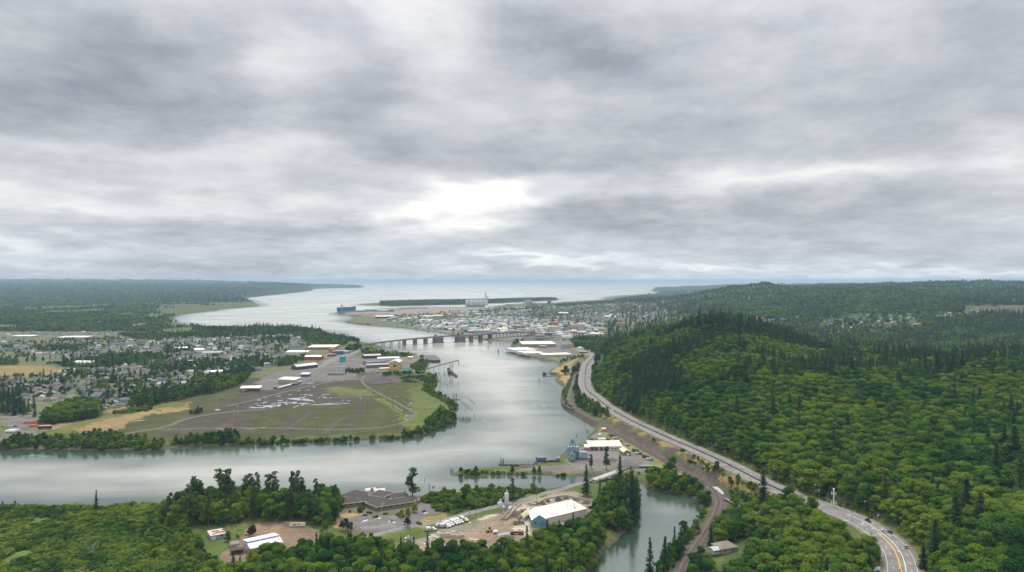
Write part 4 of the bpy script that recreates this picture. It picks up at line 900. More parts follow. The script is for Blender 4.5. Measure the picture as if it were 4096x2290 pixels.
# roads on the plain
for nm, pts, hw_, m in (('side_road', JROAD, 3.6, ASPHL),('side_road', JROAD2, 3.6, ASPHL)):
    pp = path3(pts, BASE); mb = MB()
    if pts is JROAD: zz = np.interp(pp[:, 1], [640, 700, 735], [0, 0, 2.2]); pp[:, 2] += zz
    else: pp[:, 2] += np.interp(pp[:, 1], [630, 680, 735], [1.2, .8, 2.0])
    strip(mb, pp, hw_, -hw_, .10); struct(mb.build(nm, m))
pp = drape(path3([(2905,1985),(2935,2010),(2970,2040),(3010,2070),(3050,2095)], 7), .2); mb = MB(); strip(mb, pp, 3.2, -3.2, 0); struct(mb.build('side_road', ASPHL))
pp = path3([(2862,1955),(2885,1968),(2905,1985)], BASE); pp[:, 2] = 4.75; mb = MB(); strip(mb, pp, 4.2, -4.2, .0); struct(mb.build('level_crossing', CONC))
# little road bridge over the slough
A_ = path3([(2375,1919),(2410,1908),(2440,1896),(2470,1886)], BASE + 2.0, 3); c0 = A_[len(A_) // 2]; r = root('road_bridge', (c0[0], c0[1], 0), 0, 'short concrete road bridge with railings over the slough', 'bridge'); q = A_ - (c0[0], c0[1], 0)
d_ = MB(); 
for i in range(len(q) - 1): d_.bar(q[i] - (0, 0, .3), q[i + 1] - (0, 0, .3), 8.4, .9)
d_.build('deck', CONC, r)
for s in (-4.1, 4.1):
    e = offp(q, s); g = MB()
    for i in range(len(e) - 1): g.bar(e[i] + (0, 0, 1.0), e[i + 1] + (0, 0, 1.0), .2, .25); g.bar(e[i] + (0, 0, .3), e[i] + (0, 0, 1.0), .2, .2); g.bar(e[i] + (0, 0, .55), e[i + 1] + (0, 0, .55), .12, .15)
    g.build('railing', CONCD, r)
for i in (2, 4, 6):
    for s in (-3, 3): e = offp(q, s)[i]; MB().tube((e[0], e[1], -2.5), (e[0], e[1], e[2] - .6), .45, .45, 8).build('pier', CONCD, r)
# yard tracks
for pts, hw_ in (([(480,1738),(560,1726),(641,1712),(690,1698),(726,1682),(790,1667),(854,1656),(961,1645),(1060,1640)], 4.5),([(630,1717),(700,1718),(854,1714),(1100,1713),(1300,1718),(1491,1714),(1580,1700),(1630,1682),(1662,1660),(1655,1648),(1620,1630),(1576,1605),(1534,1584),(1500,1566),(1470,1549),(1450,1530),(1448,1515),(1462,1504),(1490,1499),(1560,1499)], 3.0),([(1500,1583),(1440,1586),(1380,1590),(1300,1594)], 3.6),([(905,1625),(1000,1605),(1080,1584),(1160,1563),(1240,1545),(1330,1526),(1390,1520)], 4.0)):
    mb = MB(); strip(mb, path3(pts, BASE), hw_, -hw_, .05); struct(mb.build('gravel_track', GRAV))
dl = MB()
for pts, w_ in (([(1130,1646),(1300,1648),(1480,1648),(1610,1644)], 1.5), ([(640,1706),(760,1707),(900,1708)], 1.2), ([(1380,1668),(1330,1700),(1300,1735)], 5), ([(1240,1655),(1190,1690),(1150,1720)], 3)): strip(dl, path3(pts, BASE), w_, -w_, .035)
struct(dl.build('drain_track', mat('wet_dirt', (.065, .06, .05), .9, .2, .3)))
# ------------------------------------------------------------------ log yard field: puddles, poles, basin
def blob(mb, u, v, su, sv, z, seed, tilt=0.0):
    rg = random.Random(seed); n = 18; ph = [rg.uniform(0, 6.28) for _ in range(4)]; pts = []
    for i in range(n):
        a = 2 * math.pi * i / n; k_ = 1 + .28 * math.sin(2 * a + ph[0]) + .2 * math.sin(3 * a + ph[1]) + .14 * math.sin(5 * a + ph[2]); x = su * k_ * math.cos(a); y = sv * k_ * math.sin(a)
        pts.append(tuple(P(u + x, v + y - x * tilt, z)))
    c = tuple(P(u, v, z)); mb.add([c] + pts, [(0, 1 + (i + 1) % n, 1 + i) for i in range(n)])
pm = MB(); k_ = 0
for (x, y, sx_, sy_) in [(1440,1115,150,16),(1590,1090,50,10),(1680,1135,110,17),(1140,1150,40,8),(1160,1185,130,8),(1290,1195,80,14),(1420,1185,80,8),(1370,1205,70,8),(1620,1205,80,12),(1600,1235,35,10),(900,1265,120,17),(790,1290,80,10),(1110,1250,35,16),(1000,1220,45,7),(600,1295,85,7),(560,1280,50,5),(720,1248,50,5),(830,1180,50,5),(2080,1020,70,6),(2045,1080,45,7),(1760,1035,50,8),(1660,1025,45,7),(1640,1060,30,4),(1990,1055,15,5),(2165,1090,15,5),(1825,1180,30,5),(1490,1255,30,6),(1430,1280,30,6),(2000,1232,260,6),(2180,1210,190,7),(2480,1205,60,6),(2540,1150,25,5),(950,1298,30,4),(790,1205,30,6),(1100,1220,35,5),(700,1135,35,6),(1100,1055,35,7),(1520,942,30,6),(1830,865,30,7),(1770,805,40,9),(1720,930,25,5),(810,1078,25,4),(1270,1160,20,4),(1050,1190,25,5),(655,1215,20,4),(1270,1230,20,5),(1340,1022,35,4),(1575,1025,25,3),(1935,1095,18,3),(2420,1140,20,3),(255,1255,12,4)]:
    blob(pm, 900 + x * .1945, 1380 + y * .1945, sx_ * .225, max(sy_ * .235, 1.1), BASE + .08, k_, .02 * ((k_ % 5) - 2)); k_ += 1
for (x, y, sx_, sy_) in [(210,1090,15,6),(235,1108,16,6),(580,1128,18,9),(1250,1200,30,12),(1215,1243,35,8),(1255,1307,22,8),(1370,1398,18,9),(1190,1435,25,12),(830,1225,60,8),(930,1275,40,8),(1000,1312,40,9),(1060,1345,50,10),(880,1245,30,6)]:
    blob(pm, 1400 + x * .1945, 1380 + y * .1945, sx_ * .1945, max(sy_ * .1945, .9), BASE + .08, k_, -.45 if x in (830, 930, 1000, 1060, 880) else 0); k_ += 1
for (u, v, su, sv, t) in [(1628,1664,6,9,.0),(1623,1672,5,6,0),(1626,1683,4,2,0),(640,1643,14,1.6,0),(870,1640,14,2,0),(560,1683,40,1.2,.12),(430,1706,30,1.3,.15),(1052,1711,8,1.3,0),(880,1717,16,1.2,0),(1000,1717,20,1.0,0)]: blob(pm, u, v, su, sv, BASE + .08, k_, t); k_ += 1
struct(pm.build('puddle_water', PUDM))
bs = MB(); strip(bs, path3([(1468,1540),(1482,1524),(1520,1517),(1560,1520),(1572,1530),(1550,1536),(1500,1539),(1468,1540)], BASE, 5), 3.0, -1.0, .6)
struct(bs.build('rock_basin_rim', mat('dark_rock', (.06, .052, .05), .95, .35, .5)))
blob_m = MB(); blob(blob_m, 1522, 1529, 44, 6, BASE + .12, 5); struct(blob_m.build('rock_basin', mat('dark_rubble', (.075, .068, .066), .95, .4, .4)))
def lightpole():
    r = root('yard_light_pole', (0, 0, 0), 0, None, 'light pole', 'light poles in the log yard field'); m = MB(); m.tube((0, 0, -.5), (0, 0, 18), .26, .15, 8); m.build('pole', POLE, r); MB().box((0, 0, 17.2), (3.4, .18, .2)).build('crossbar', POLE, r)
    lm_ = MB().box((0, 0, 0), (.8, .5, .4)).mesh('lamp', WHITE)
    for x in (-1.5, 1.5): o = link('lamp', lm_, r); o.location = (x, -.2, 17.3)
    return r
lp = lightpole(); fst = True
YP = [(713,1735,50,'beside the fork of the gravel track'),(359,1688,54,'in front of the dark grove by the orange logs'),(397,1737,38,'behind the bank willows at the dry grass'),(882,1630,45,'on the track left of the puddles'),(944,1701,58,'in the olive field below the track'),(952,1618,49,'at the near edge of the open white-roofed shed'),(1050,1667,54,'just below the largest left puddles'),(1016,1729,55,'by the bottom track, left of centre'),(1130,1645,51,'at the lower edge of the puddles'),(1267,1727,58,'by the bottom track in the middle'),(1304,1648,57,'at the right end of the long thin puddle'),(1470,1648,55,'alone in the right half of the field'),(1491,1577,45,'left edge of the curving track'),(1532,1596,41,'right of the curving track'),(1570,1613,47,'above the white-edged ditch'),(1615,1658,53,'at the end of the white-edged ditch'),(1587,1716,55,'by the track at the right corner'),(1591,1618,30,'short and close to the ditch'),(1305,1528,34,'beside the diagonal road by the trucks'),(1266,1540,22,'beside the parked trailers')]
for (u, v, hp, lab) in YP:
    o = lp if fst else dup(lp); fst = False; g = G(u, v); o.location = g; s = hp * g.y / F / 18; o.scale = (1, 1, s); o.rotation_euler = (0, 0, .3 * math.sin(u)); o['label'] = 'tall wooden light pole ' + lab; o['group'] = 'light poles in the log yard field'
for i, (u, v) in enumerate([(960,1628),(968,1625),(985,1620),(1000,1617),(1013,1613),(1050,1600),(1108,1580)]):
    o = MB().tube((0, 0, -.4), (0, 0, 7), .22, .2, 6).build('short_post', TIMB); o.location = G(u, v); tag(o, 'short dark post in the row beside the yard track', 'post', 'short dark posts by the track')
# open shed, trucks and buildings above the field
r = bldg('open_shed', 'open-sided shed with bright white roof beside the hedgerow wood', (962,1568), (1040,1566), 15, .05, 'flat', wall=(.12,.11,.10), rc=(.12,.11,.1), cat='shed'); w_ = r['w']
roof_mesh(w_, 14, 6.2, 'shed', 1.8, 1.0).build('canopy', ROOFW, r)
for i in range(5):
    for y, zz in ((.4, 6.2), (13.6, 7.9)): MB().box((w_ * i / 4, y, 0), (.35, .35, zz)).build('column', TIMB, r)
MB().box((w_ * .6, 10, 0), (w_ * .7, 4, 3)).build('stored_load', wm((.2, .19, .18)), r)
bldg('service_garage', 'pale tan garage with white roof and three roller doors above the field', (1112,1536), (1182,1538), 22, 8.5, 'shed', 1.6, (.42,.39,.33), (.8,.8,.8), doors=((.16,6,5),(.36,6,5),(.58,6,5)), dcol=(.3,.29,.27), cat='garage')
bldg('garage_annex', 'low white-roofed annex on the right of the tan garage', (1182,1537), (1206,1534), 9, 3.6, 'shed', .6, (.1,.1,.14), (.7,.72,.75), cat='shed', clearit=False)
bldg('blue_shed', 'small blue shed with white roof above the tan garage', (1203,1508), (1234,1508), 14, 5, 'shed', 1.4, (.06,.09,.16), (.78,.78,.78), doors=((.5,3,3),), dcol=(.04,.06,.12), cat='shed')
bldg('dark_blue_warehouse', 'dark blue warehouse with pale metal roof left of the red barn', (1165,1478), (1188,1481), 55, 7, 'gy', 3.5, (.05,.07,.11), (.55,.57,.58), cat='warehouse')
bldg('red_shed', 'long red shed with white roof on the left bank', (1219,1441), (1284,1441), 24, 8, 'gx', 3, (.36,.03,.035), (.72,.72,.72), win=5, cat='shed')
bldg('red_annex', 'smaller dark red building right of the long red shed', (1309,1427), (1344,1426), 14, 5, 'flat', 1, (.3,.03,.04), (.35,.2,.2), win=3)
bldg('long_white_store', 'long white-roofed store behind the red shed', (1142,1420), (1228,1420), 45, 7, 'gx', 2.0, (.55,.55,.55), (.8,.8,.8), win=6)
bldg('strip_mall', 'wide low shopping building with white and red-edged roofs', (1230,1400), (1342,1399), 75, 7, 'flat', 1, (.35,.14,.10), (.72,.68,.66), win=8, vent=6)
bldg('orange_block', 'square orange-brown block in front of the wide shopping building', (1323,1412), (1342,1411), 18, 11, 'flat', 1, (.42,.15,.06), (.45,.2,.1), win=2)
bldg('blue_store', 'blue-grey two-step store below the orange block', (1328,1420), (1374,1419), 26, 9, 'flat', 1, (.09,.13,.24), (.2,.22,.26), win=6)
bldg('grey_store', 'low grey store right of the blue one', (1374,1416), (1402,1414), 18, 6, 'flat', 1, (.3,.32,.34), (.45,.46,.48), win=3)
bldg('teal_tower_building', 'tall narrow teal building on the industrial flats', (1358,1449), (1377,1449), 16, 13, 'shed', .8, (.05,.35,.30), (.06,.3,.28))
bldg('long_dark_shed', 'long dark open-fronted shed with pale roof on the riverside flats', (1457,1436), (1525,1433), 30, 7, 'gx', 2.4, (.04,.045,.07), (.42,.40,.36), cat='shed')
bldg('white_workshop', 'white workshop with gable and long low wing on the flats', (1512,1444), (1598,1441), 20, 5.5, 'gx', 2.2, (.6,.58,.52), (.7,.7,.68), win=6, cat='workshop')
bldg('mill_shed', 'low cluttered mill shed with dark blue roof left of the yellow shed', (1468,1462), (1545,1456), 22, 6, 'gx', 2, (.2,.18,.16), (.10,.12,.18), cat='shed')
bldg('mill_shed', 'long grey-roofed mill shed just left of the yellow shed', (1468,1474), (1556,1470), 16, 6.5, 'shed', 1.5, (.14,.13,.13), (.30,.31,.33), cat='shed')
bldg('yellow_shed', 'tall yellow shed with pale grey gable roof near the loader', (1559,1482), (1598,1482), 40, 17, 'gy', 4.5, (.46,.37,.13), (.62,.65,.68), win=1, wsize=(5,5), cat='shed', vent=1)
bldg('yellow_lean_to', 'low yellow lean-to at the left foot of the yellow shed', (1520,1482), (1558,1480), 9, 3.5, 'shed', .8, (.5,.42,.2), (.66,.6,.42), cat='shed', clearit=False)
bldg('yellow_cabin', 'small yellow cabin with white roof by the dock', (1635,1438), (1653,1437), 10, 5, 'gx', 1.5, (.5,.4,.12), (.75,.74,.7), win=1, cat='cabin')
bldg('brown_cabin', 'brown square cabin at the landward end of the dock', (1679,1433), (1693,1433), 9, 8, 'flat', 1, (.20,.12,.07), (.22,.15,.10), cat='cabin')
bldg('green_roof_house', 'small dark green roofed house half hidden below the yellow shed', (1612,1494), (1645,1494), 12, 5, 'gx', 5, (.05,.16,.11), (.02,.17,.12), cat='house')
bldg('office_house', 'dark hip-roofed office below the industrial flats', (1310,1502), (1375,1502), 16, 4, 'hip', 3.5, (.3,.29,.27), (.10,.10,.11), win=5, cat='office')
bldg('white_fronted_hall', 'grey hall with bright white end wall above the hip-roofed office', (1334,1485), (1382,1484), 18, 8, 'shed', .8, (.55,.56,.56), (.14,.14,.16), win=3, cat='hall')
# dock on piles
dk = patch('dock', [(1698,1441),(1762,1441),(1760,1436),(1742,1421),(1690,1421)], ASPH, 4.2, None); tag(dk, 'flat concrete dock jutting into the river above the loader', 'dock')
cc_ = [tuple(x) for x in wl([(1698,1441),(1762,1441),(1760,1436),(1742,1421),(1690,1421)], 4.15)]
MB().prism([(x, y) for x, y, z in cc_][::-1], .9, 4.15).build('dock_edge', CONCD, dk)
pl_ = MB().tube((0, 0, -2.5), (0, 0, 1.2), .5, .5, 8).mesh('pile', TIMB)
for i in range(8): o = link('pile', pl_, dk); q = P(1702 + i * 8, 1440, 0); o.location = (q.x, q.y + 1, 0)
o = MB().tube((0, 0, 0), (0, 0, 26), .25, .12, 8).build('dock_mast', STEEL); o.location = P(1724, 1424, 4.2); tag(o, 'thin tall light mast on the dock', 'light mast')
# conveyor loader over the river
w0 = P(1798, 1496, 0); Dl = w0.y; ld = root('conveyor_loader', w0, 0, 'rusty inclined conveyor loader reaching out over the river', 'conveyor'); L_ = lambda u, z: Vector(((u - CX) / F * Dl - w0.x, 0, z))
a0, a1 = L_(1698, 8.5), L_(1832, 28.5); g = MB(); g.bar(a0, a1, 2.6, 1.0); g.bar(a0 + Vector((0, 0, 1.4)), a1 + Vector((0, 0, 1.4)), 2.9, .5); g.build('conveyor_boom', RUST, ld)
zb = lambda u: 8.5 + (u - 1698) / 134 * 20
for u in (1717, 1735, 1756, 1778): g = MB(); q = L_(u, 0); g.tube((q.x, 0, -2), (q.x, 0, 4.5), .55, .5, 8); g.tube((q.x, 0, 4.5), (q.x, 0, zb(u) - .4), .25, .22, 6); g.build('support_leg', DARKST, ld)
g = MB()
for x in (1799, 1810):
    for y in (-2.2, 2.2): q = L_(x, 0); g.bar((q.x, y, 1), (q.x, y, zb(x) - .3), .45, .45)
for zz in range(4, 24, 4):
    for y in (-2.2, 2.2): g.bar((L_(1799, 0).x, y, zz), (L_(1810, 0).x, y, zz + 4), .2, .2); g.bar((L_(1799, 0).x, y, zz), (L_(1810, 0).x, y, zz), .2, .2)
g.build('tower', DARKST, ld); g = MB(); g.bar(L_(1810, 14), a1, .4, .4); g.bar(L_(1781, 22), L_(1799, 15), .3, .3); g.build('brace', DARKST, ld)
g = MB(); g.bar(a1 + Vector((0, 0, .5)), a1 + Vector((1.2, 0, -2)), 1.6, 1.6); g.bar(a1 + Vector((1.2, 0, -1)), a1 + Vector((1.5, 0, -11)), 1.1, 1.1); g.build('loading_chute', DARKST, ld)
g = MB(); g.bar(L_(1735, 3.2), L_(1800, 3.2), 1.0, .35); g.build('catwalk', STEEL, ld)
g = MB(); q0 = P(1794, 1484, 0) - w0; q1 = P(1826, 1508, 0) - w0; g.bar(q0 + Vector((0, 0, 2)), q1 + Vector((0, 0, 1.2)), 4.0, 3.5); g.box((q0.x, q0.y, -1), (5, 5, 7)); g.box((0, 0, -1), (6, 5, 6)); g.build('fender_raft', DARKST, ld)
# pilings in the river
pme = MB().tube((0, 0, -2.5), (0, 0, 3.0), .38, .33, 7).mesh('piling', TIMB); fst = True
def piling(u, v, h, lab, grp, r_=1.0, lean=0.0):
    o = link('piling', pme); q = P(u, v, 0); o.location = q; o.scale = (r_, r_, h / 3.0); o.rotation_euler = (lean, lean * .6, 0); tag(o, lab, 'piling', grp)
rp = random.Random(4)
for L0, h, lab, grp, rr_ in (
  ([(1803,1888),(1807,1889),(1813,1888)], 3.4, 'dark piling standing off the tip of the narrow point', 'three pilings off the point', 1), ([(2003,1856),(2009,1857),(2014,1856)], 6.5, 'tall piling in the trio behind the narrow point', 'tall pilings behind the point', 1.1),
  ([(1717,1955)], 5.5, 'single tall piling near the thicket bank', 'lone pilings', .9), ([(1729,1951),(1733,1952),(1737,1951),(1760,1951),(1772,1950),(1782,1951),(1698,1921)], 1.4, 'short piling stump near the thicket bank', 'stumps by the near bank', .9),
  ([(2337,1702)], 5.5, 'thin upright piling by the end of the sea wall', 'pilings by the plant', .7), ([(2346,1726),(2354,1732),(2365,1741)], 3.4, 'thick piling in the row leading to the plant yard', 'pilings by the plant', 1.2), ([(2307,1745)], 3, 'thick piling standing alone off the plant yard', 'pilings by the plant', 1.2),
  ([(1836+3.1*i+rp.uniform(-1,1), 1684+rp.uniform(-7,2)) for i in range(16)], 4, 'leaning piling in the dense cluster off the yard point', 'piling cluster off the yard point', .8), ([(1898,1668)], 4.5, 'tall piling alone beyond the dense cluster', 'lone pilings', 1),
  ([(1671,1757),(1681,1754),(1690,1751),(1704,1748),(1714,1745),(1722,1742),(1730,1746)], 4.2, 'piling in the spaced row along the log yard bank', 'spaced pilings along the bank', .9), ([(1536+11*i, 1756+rp.uniform(-1,1)) for i in range(11)], 2.6, 'short piling standing close under the log yard bank', 'bank pilings', .8),
  ([(1875+4*i, 1597+3.2*i) for i in range(7)], 1.6, 'low stump in the diagonal row off the yard shore', 'outer diagonal stumps', .9), ([(1843+5*i, 1607+4*i) for i in range(10)], 2.0, 'low stump in the inner diagonal row off the yard shore', 'inner diagonal stumps', .9),
  ([(1765,1510),(1763,1520),(1787,1513),(1761,1545),(1757,1557),(1767,1556),(1791,1547)], 5, 'crooked old piling off the shore above the point', 'old pilings below the loader', .9), ([(1812,1592),(1816,1592),(1824,1596),(1826,1596)], 8, 'tall mooring piling beside the small float', 'mooring pilings by the float', .9),
  ([(1400+rp.uniform(0,125), 1336+rp.uniform(0,32)) for i in range(22)], 4.2, 'dark piling scattered in the water upstream of the bridge', 'pilings beside the far shore', 1.2), ([(1536+rp.uniform(0,120), 1388+rp.uniform(0,5)) for i in range(26)], 2.0, 'short stump in the old row below the bridge', 'stump row below the bridge', 1.0),
  ([(1640+rp.uniform(0,130), 1320+rp.uniform(0,20)) for i in range(14)], 3, 'dark piling along the downtown river bank', 'pilings along the downtown bank', 1.1), ([(1400+5.5*i, 1288+1.0*i) for i in range(12)], 4, 'dark piling along the mill shore upstream', 'pilings along the mill shore', 1.3),
  ([(1322+rp.uniform(0,80), 1322+rp.uniform(0,14)) for i in range(16)], 3.5, 'distant piling off the wooded far shore', 'distant pilings', 1.1), ([(800+12*i, 1262+2.6*i) for i in range(12)], 4, 'distant piling in the line across the shallow bay', 'pilings across the shallow bay', 1.3), ([(10,2016),(60,2016)], 2.5, 'dark stump near the marsh bank', 'stumps off the marsh', 2.0)):
    for (u, v) in L0: piling(u, v, h * rp.uniform(.8, 1.15), lab, grp, rr_, rp.uniform(-.08, .08))
o = MB().tube((0, 0, -2), (0, 0, 8), .3, .3, 8).build('channel_marker', wm((.5, .33, .05))); o.location = P(1864, 1630, 0); tag(o, 'slim yellow channel marker pole between the stump rows', 'marker')
for (u, v, lab) in ((1993, 1411, 'dark piling cluster standing alone in mid river below the bridge'), (1952, 1393, 'small dark marker pile in mid river near the bridge')):
    o = MB(); 
    for i in range(5): a = i * 1.26; o.tube((math.cos(a) * 1.4, math.sin(a) * 1.4, -2.5), (math.cos(a) * .8, math.sin(a) * .8, 9 if v > 1400 else 6), .5, .45, 7)
    o = o.build('dolphin', TIMB); o.location = P(u, v, 0); tag(o, lab, 'dolphin')
o = MB().box((0, 0, -.3), (12, 3.5, 1.0)).build('float', TIMB); o.location = P(1827, 1600, 0); tag(o, 'small dark float moored at the yard point', 'float')
# wooden pier by the park
g0 = P(2180, 1500, 0); r = root('pier', g0, 0, 'short timber pier with posts at the waterfront park', 'pier'); MB().box((14, 1, 3.0), (34, 6, .7)).build('deck', TIMB, r); MB().box((-1.5, 1, -2), (7, 7, 7)).build('fender_cluster', DARKST, r)
for i in range(7): MB().tube((4 + i * 4, -2, -2.5), (4 + i * 4, -2, 3.2), .4, .4, 7).build('pier_post', CONC if i % 2 else TIMB, r)
g0 = P(2157, 1530, 0); o = MB(); o.tube((-1, 0, -2), (0, 0, 9), .25, .2, 7); o.tube((1, 0, -2), (0, 0, 9), .25, .2, 7); o.box((0, 0, 8.5), (1.4, .5, 1.2)); o = o.build('navigation_marker', TIMB); o.location = g0; tag(o, 'two-legged navigation marker standing in the river', 'marker')
# sea wall
sw = path3(SEAWALL, 0.0, 6); mb = MB(); o_ = sw[0]
for i in range(len(sw) - 1): mb.bar(sw[i] + (1.4, 0, 1.4) - o_, sw[i + 1] + (1.4, 0, 1.4) - o_, 1.6, 5.6)
swo = mb.build('sea_wall', mat('stained_wall', (.11, .10, .09), .9, .3, .4)); swo.location = tuple(o_); tag(swo, 'dark curved retaining wall holding the railway above the river', 'wall')
# orange log piles, trailers and buses at the left edge
lg = MB().tube((0, 0, 0), (12, 0, 0), .35, .28, 7).mesh('log', mat('peeled_log', (.36, .125, .055), .9, .3, .8))
for (u, v, n, rows, lab) in ((102,1694,16,4,'long stack of orange-brown logs behind, beside the grove'), (122,1708,15,4,'shorter stack of orange-brown logs in front, beside the grove')):
    g = G(u, v); r = root('log_pile', g, .12, lab, 'log pile')
    for j in range(rows):
        for i in range(n - 2 * j):
            for e in range(2):
                o = link('log', lg, r); o.location = (e * 13 + rp.uniform(-.8, .8), (i + j) * .72 - n * .36, .35 + j * .62); o.rotation_euler = (rp.uniform(0, 6), rp.uniform(-.01, .01), rp.uniform(-.03, .03))
def trailer(label, col, L=12, h=2.9, roofc=(.75, .75, .75), name='box_trailer', grp=None):
    r = root(name, (0, 0, 0), 0, label, 'trailer', grp); MB().box((0, 0, 1.0), (L, 2.5, h)).build('body', wm(col, .5), r); MB().box((0, 0, 1.0 + h), (L + .1, 2.55, .08)).build('roof', wm(roofc, .5), r); wheels(r, (-L * .38, -L * .28, L * .38), 1.0, .5); return r
put(trailer('long black trailer with pale roof edge at the end of the log yard road', (.03, .03, .035), 16, 3.6), 180, 1718, .15)
b0 = trailer('leftmost of three white buses parked at the log yard corner', (.75, .75, .75), 10, 2.4, (.7, .75, .8), 'bus', 'three white buses'); b0['category'] = 'bus'; put(b0, 36, 1730, 1.45)
for u, lab in ((49, 'middle one of three white buses parked at the log yard corner'), (62, 'rightmost of three white buses parked at the log yard corner')): put(dup(b0, label=lab), u, 1730, 1.45)
o = b0
for u in (36, 49, 62): pass
put(car('machine', (.5, .4, .05), 'yellow loader machine among scrap at the left edge of the log yard', 'machine', None, 'suv'), 12, 1708, .3)
put(mkcar('pickup', WHT, 'white pickup among scrap at the left edge of the log yard', None), 38, 1707, .2); put(mkcar('pickup', BLU, 'dark pickup right of the scrap at the left edge of the log yard', None), 62, 1708, .1)
# parked tankers and trucks by the garage
tk = root('tank_trailer', (0, 0, 0), 0, None, 'trailer', 'white tank trailers in a row'); MB().lathe((0, 0, 2.2), [(.5, -5.2), (1.1, -5), (1.1, 5), (.5, 5.2)], 14, ax='x').build('tank', WHITE, tk, True); MB().box((0, 0, .8), (10.5, .9, .4)).build('frame', DARKST, tk); wheels(tk, (-4, -2.8, 3.8), 1.0, .5)
tlabels = ['first', 'second', 'third', 'fourth', 'fifth', 'sixth', 'seventh', 'eighth']
for i in range(8): o = tk if i == 0 else dup(tk); put(o, 1118 + i * 6.6, 1556 - i * 1.9, 1.05); o['label'] = 'white tank trailer, %s from the left in the row before the tan garage' % tlabels[i]
for i in range(6): put(mkcar('pickup', [WHT, WHT, SIL, WHT, (.5, .35, .05), WHT][i], 'parked work truck, %s from the left in the row right of the tan garage' % tlabels[i], 'work trucks right of the garage'), 1214 + i * 7, 1528 - i * 1.2, .9)
put(trailer('black trailer left of the white tank trailers', (.03, .03, .04), 12), 1106, 1555, 1.0); put(trailer('dark blue truck trailer right of the white tank trailers', (.03, .04, .08), 12), 1182, 1542, .6)
for i, (u, v, c) in enumerate([(1065,1537,WHT),(1090,1532,WHT),(1097,1530,SIL),(1068,1560,WHT),(1077,1562,SIL),(1245,1537,WHT),(1252,1536,SIL)]): put(mkcar('pickup' if i % 2 else 'sedan', c, 'car parked on the asphalt round the tan garage', 'cars round the tan garage'), u, v, .5 + i)
pt = patch('yard_asphalt', [(1040,1562),(1110,1548),(1200,1540),(1230,1530),(1300,1505),(1230,1508),(1150,1528),(1060,1538)], ASPH, BASE + .06)
# ------------------------------------------------------------------ civic building with hipped roofs and its parking lot
LOT = [(1349,2099),(1393,2074),(1456,2064),(1562,2062),(1619,2071),(1642,2062),(1672,2018),(1684,2010),(1738,2022),(1746,2039),(1693,2074),(1668,2095),(1640,2105),(1611,2107),(1560,2117),(1504,2127),(1475,2127),(1409,2113),(1358,2107)]
patch('parking_lot', LOT, mat('parking_asphalt', (.13, .122, .125), .85, .10, .2), BASE + .07)
mk_ = MB()
def line(p0, p1, w_=.15, z=BASE + .11):
    a = P(*p0, z); b = P(*p1, z); d = b - a; nn = Vector((-d.y, d.x, 0)).normalized() * w_ / 2; mk_.add([tuple(a - nn), tuple(b - nn), tuple(b + nn), tuple(a + nn)], [(3, 2, 1, 0)])
for i in range(10): line((1440 + i * 12.5, 2110 - i * 1.6), (1452 + i * 12.5, 2116 - i * 1.6))
for i in range(10): line((1452 + i * 12.5, 2116 - i * 1.6), (1466 + i * 12.5, 2119.5 - i * 1.6))
line((1440, 2111), (1580, 2092)); line((1452, 2116), (1592, 2097))
for i in range(9): line((1525 + i * 11, 2121 - i * 2), (1514 + i * 11, 2116 - i * 2))
for i in range(8): line((1412 + i * 12, 2092 - i * 2), (1422 + i * 12, 2097 - i * 2))
for i in range(6): line((1560 + i * 9, 2072 + i * 1.2), (1570 + i * 9, 2064 + i * 1.2))
for i in range(7): line((1640 + i * 7, 2066 - i * 6.5), (1652 + i * 7, 2068 - i * 6.5))
for i in range(4): line((1448 + i * 5, 2088 - i), (1458 + i * 5, 2082 - i), .5)
struct(mk_.build('white_stall_marking', LINEW))
def island(poly, label_):
    o = MB().prism([tuple(p)[:2] for p in wl(poly, BASE)][::-1], BASE - .1, BASE + .22).build('kerbed_island', CONC); struct(o)
island([(1489,2074),(1497,2069),(1515,2070),(1526,2074),(1520,2078),(1500,2077)], ''); island([(1549,2087),(1560,2084),(1580,2089),(1586,2093),(1575,2095),(1556,2091)], ''); island([(1690,2056),(1704,2049),(1712,2052),(1700,2058)], '')
CB = P(1505, 2022, BASE); cb = root('civic_building', CB, 0, 'large grey-brown building of joined hip roofs beside the river', 'building')
SHG = mat('grey_shingles', (.072, .066, .061), .9, .14, .8); BRK = wm((.33, .25, .19)); FAS = wm((.40, .38, .36))
def wing(u, v, w_, d, rz, h=3.6, rise=4.2):
    c = P(u, v, BASE) - CB; ca, sa = math.cos(rz), math.sin(rz); ox, oy = c.x - (w_ / 2 * ca - d / 2 * sa), c.y - (w_ / 2 * sa + d / 2 * ca)
    for nm, mesh_, m in (('wall', wall_mesh(w_ - 3, d - 3, h, 'flat', 0), BRK), ('roof', roof_mesh(w_, d, h, 'hip', rise, .2), SHG)):
        o = mesh_.build(nm, m, cb); k_ = 1.5 if nm == 'wall' else 0; o.location = (ox + k_ * ca - k_ * sa, oy + k_ * sa + k_ * ca, c.z); o.rotation_euler = (0, 0, rz)
    f = MB()
    for a, b in (((0, 0), (w_, 0)), ((w_, 0), (w_, d)), ((w_, d), (0, d)), ((0, d), (0, 0))): f.bar((a[0], a[1], h - .2), (b[0], b[1], h - .2), .6, .6)
    o = f.build('fascia', FAS, cb); o.location = (ox, oy, c.z); o.rotation_euler = (0, 0, rz)
    wme = MB().box((0, 0, 0), (2.2, .12, 1.2)).mesh('window', GLASS)
    for i in range(int(w_ / 5)):
        x = 3 + i * 5; o = link('window', wme, cb); o.location = (ox + x * ca - 1.42 * sa, oy + x * sa + 1.42 * ca, c.z + 1.5); o.rotation_euler = (0, 0, rz)
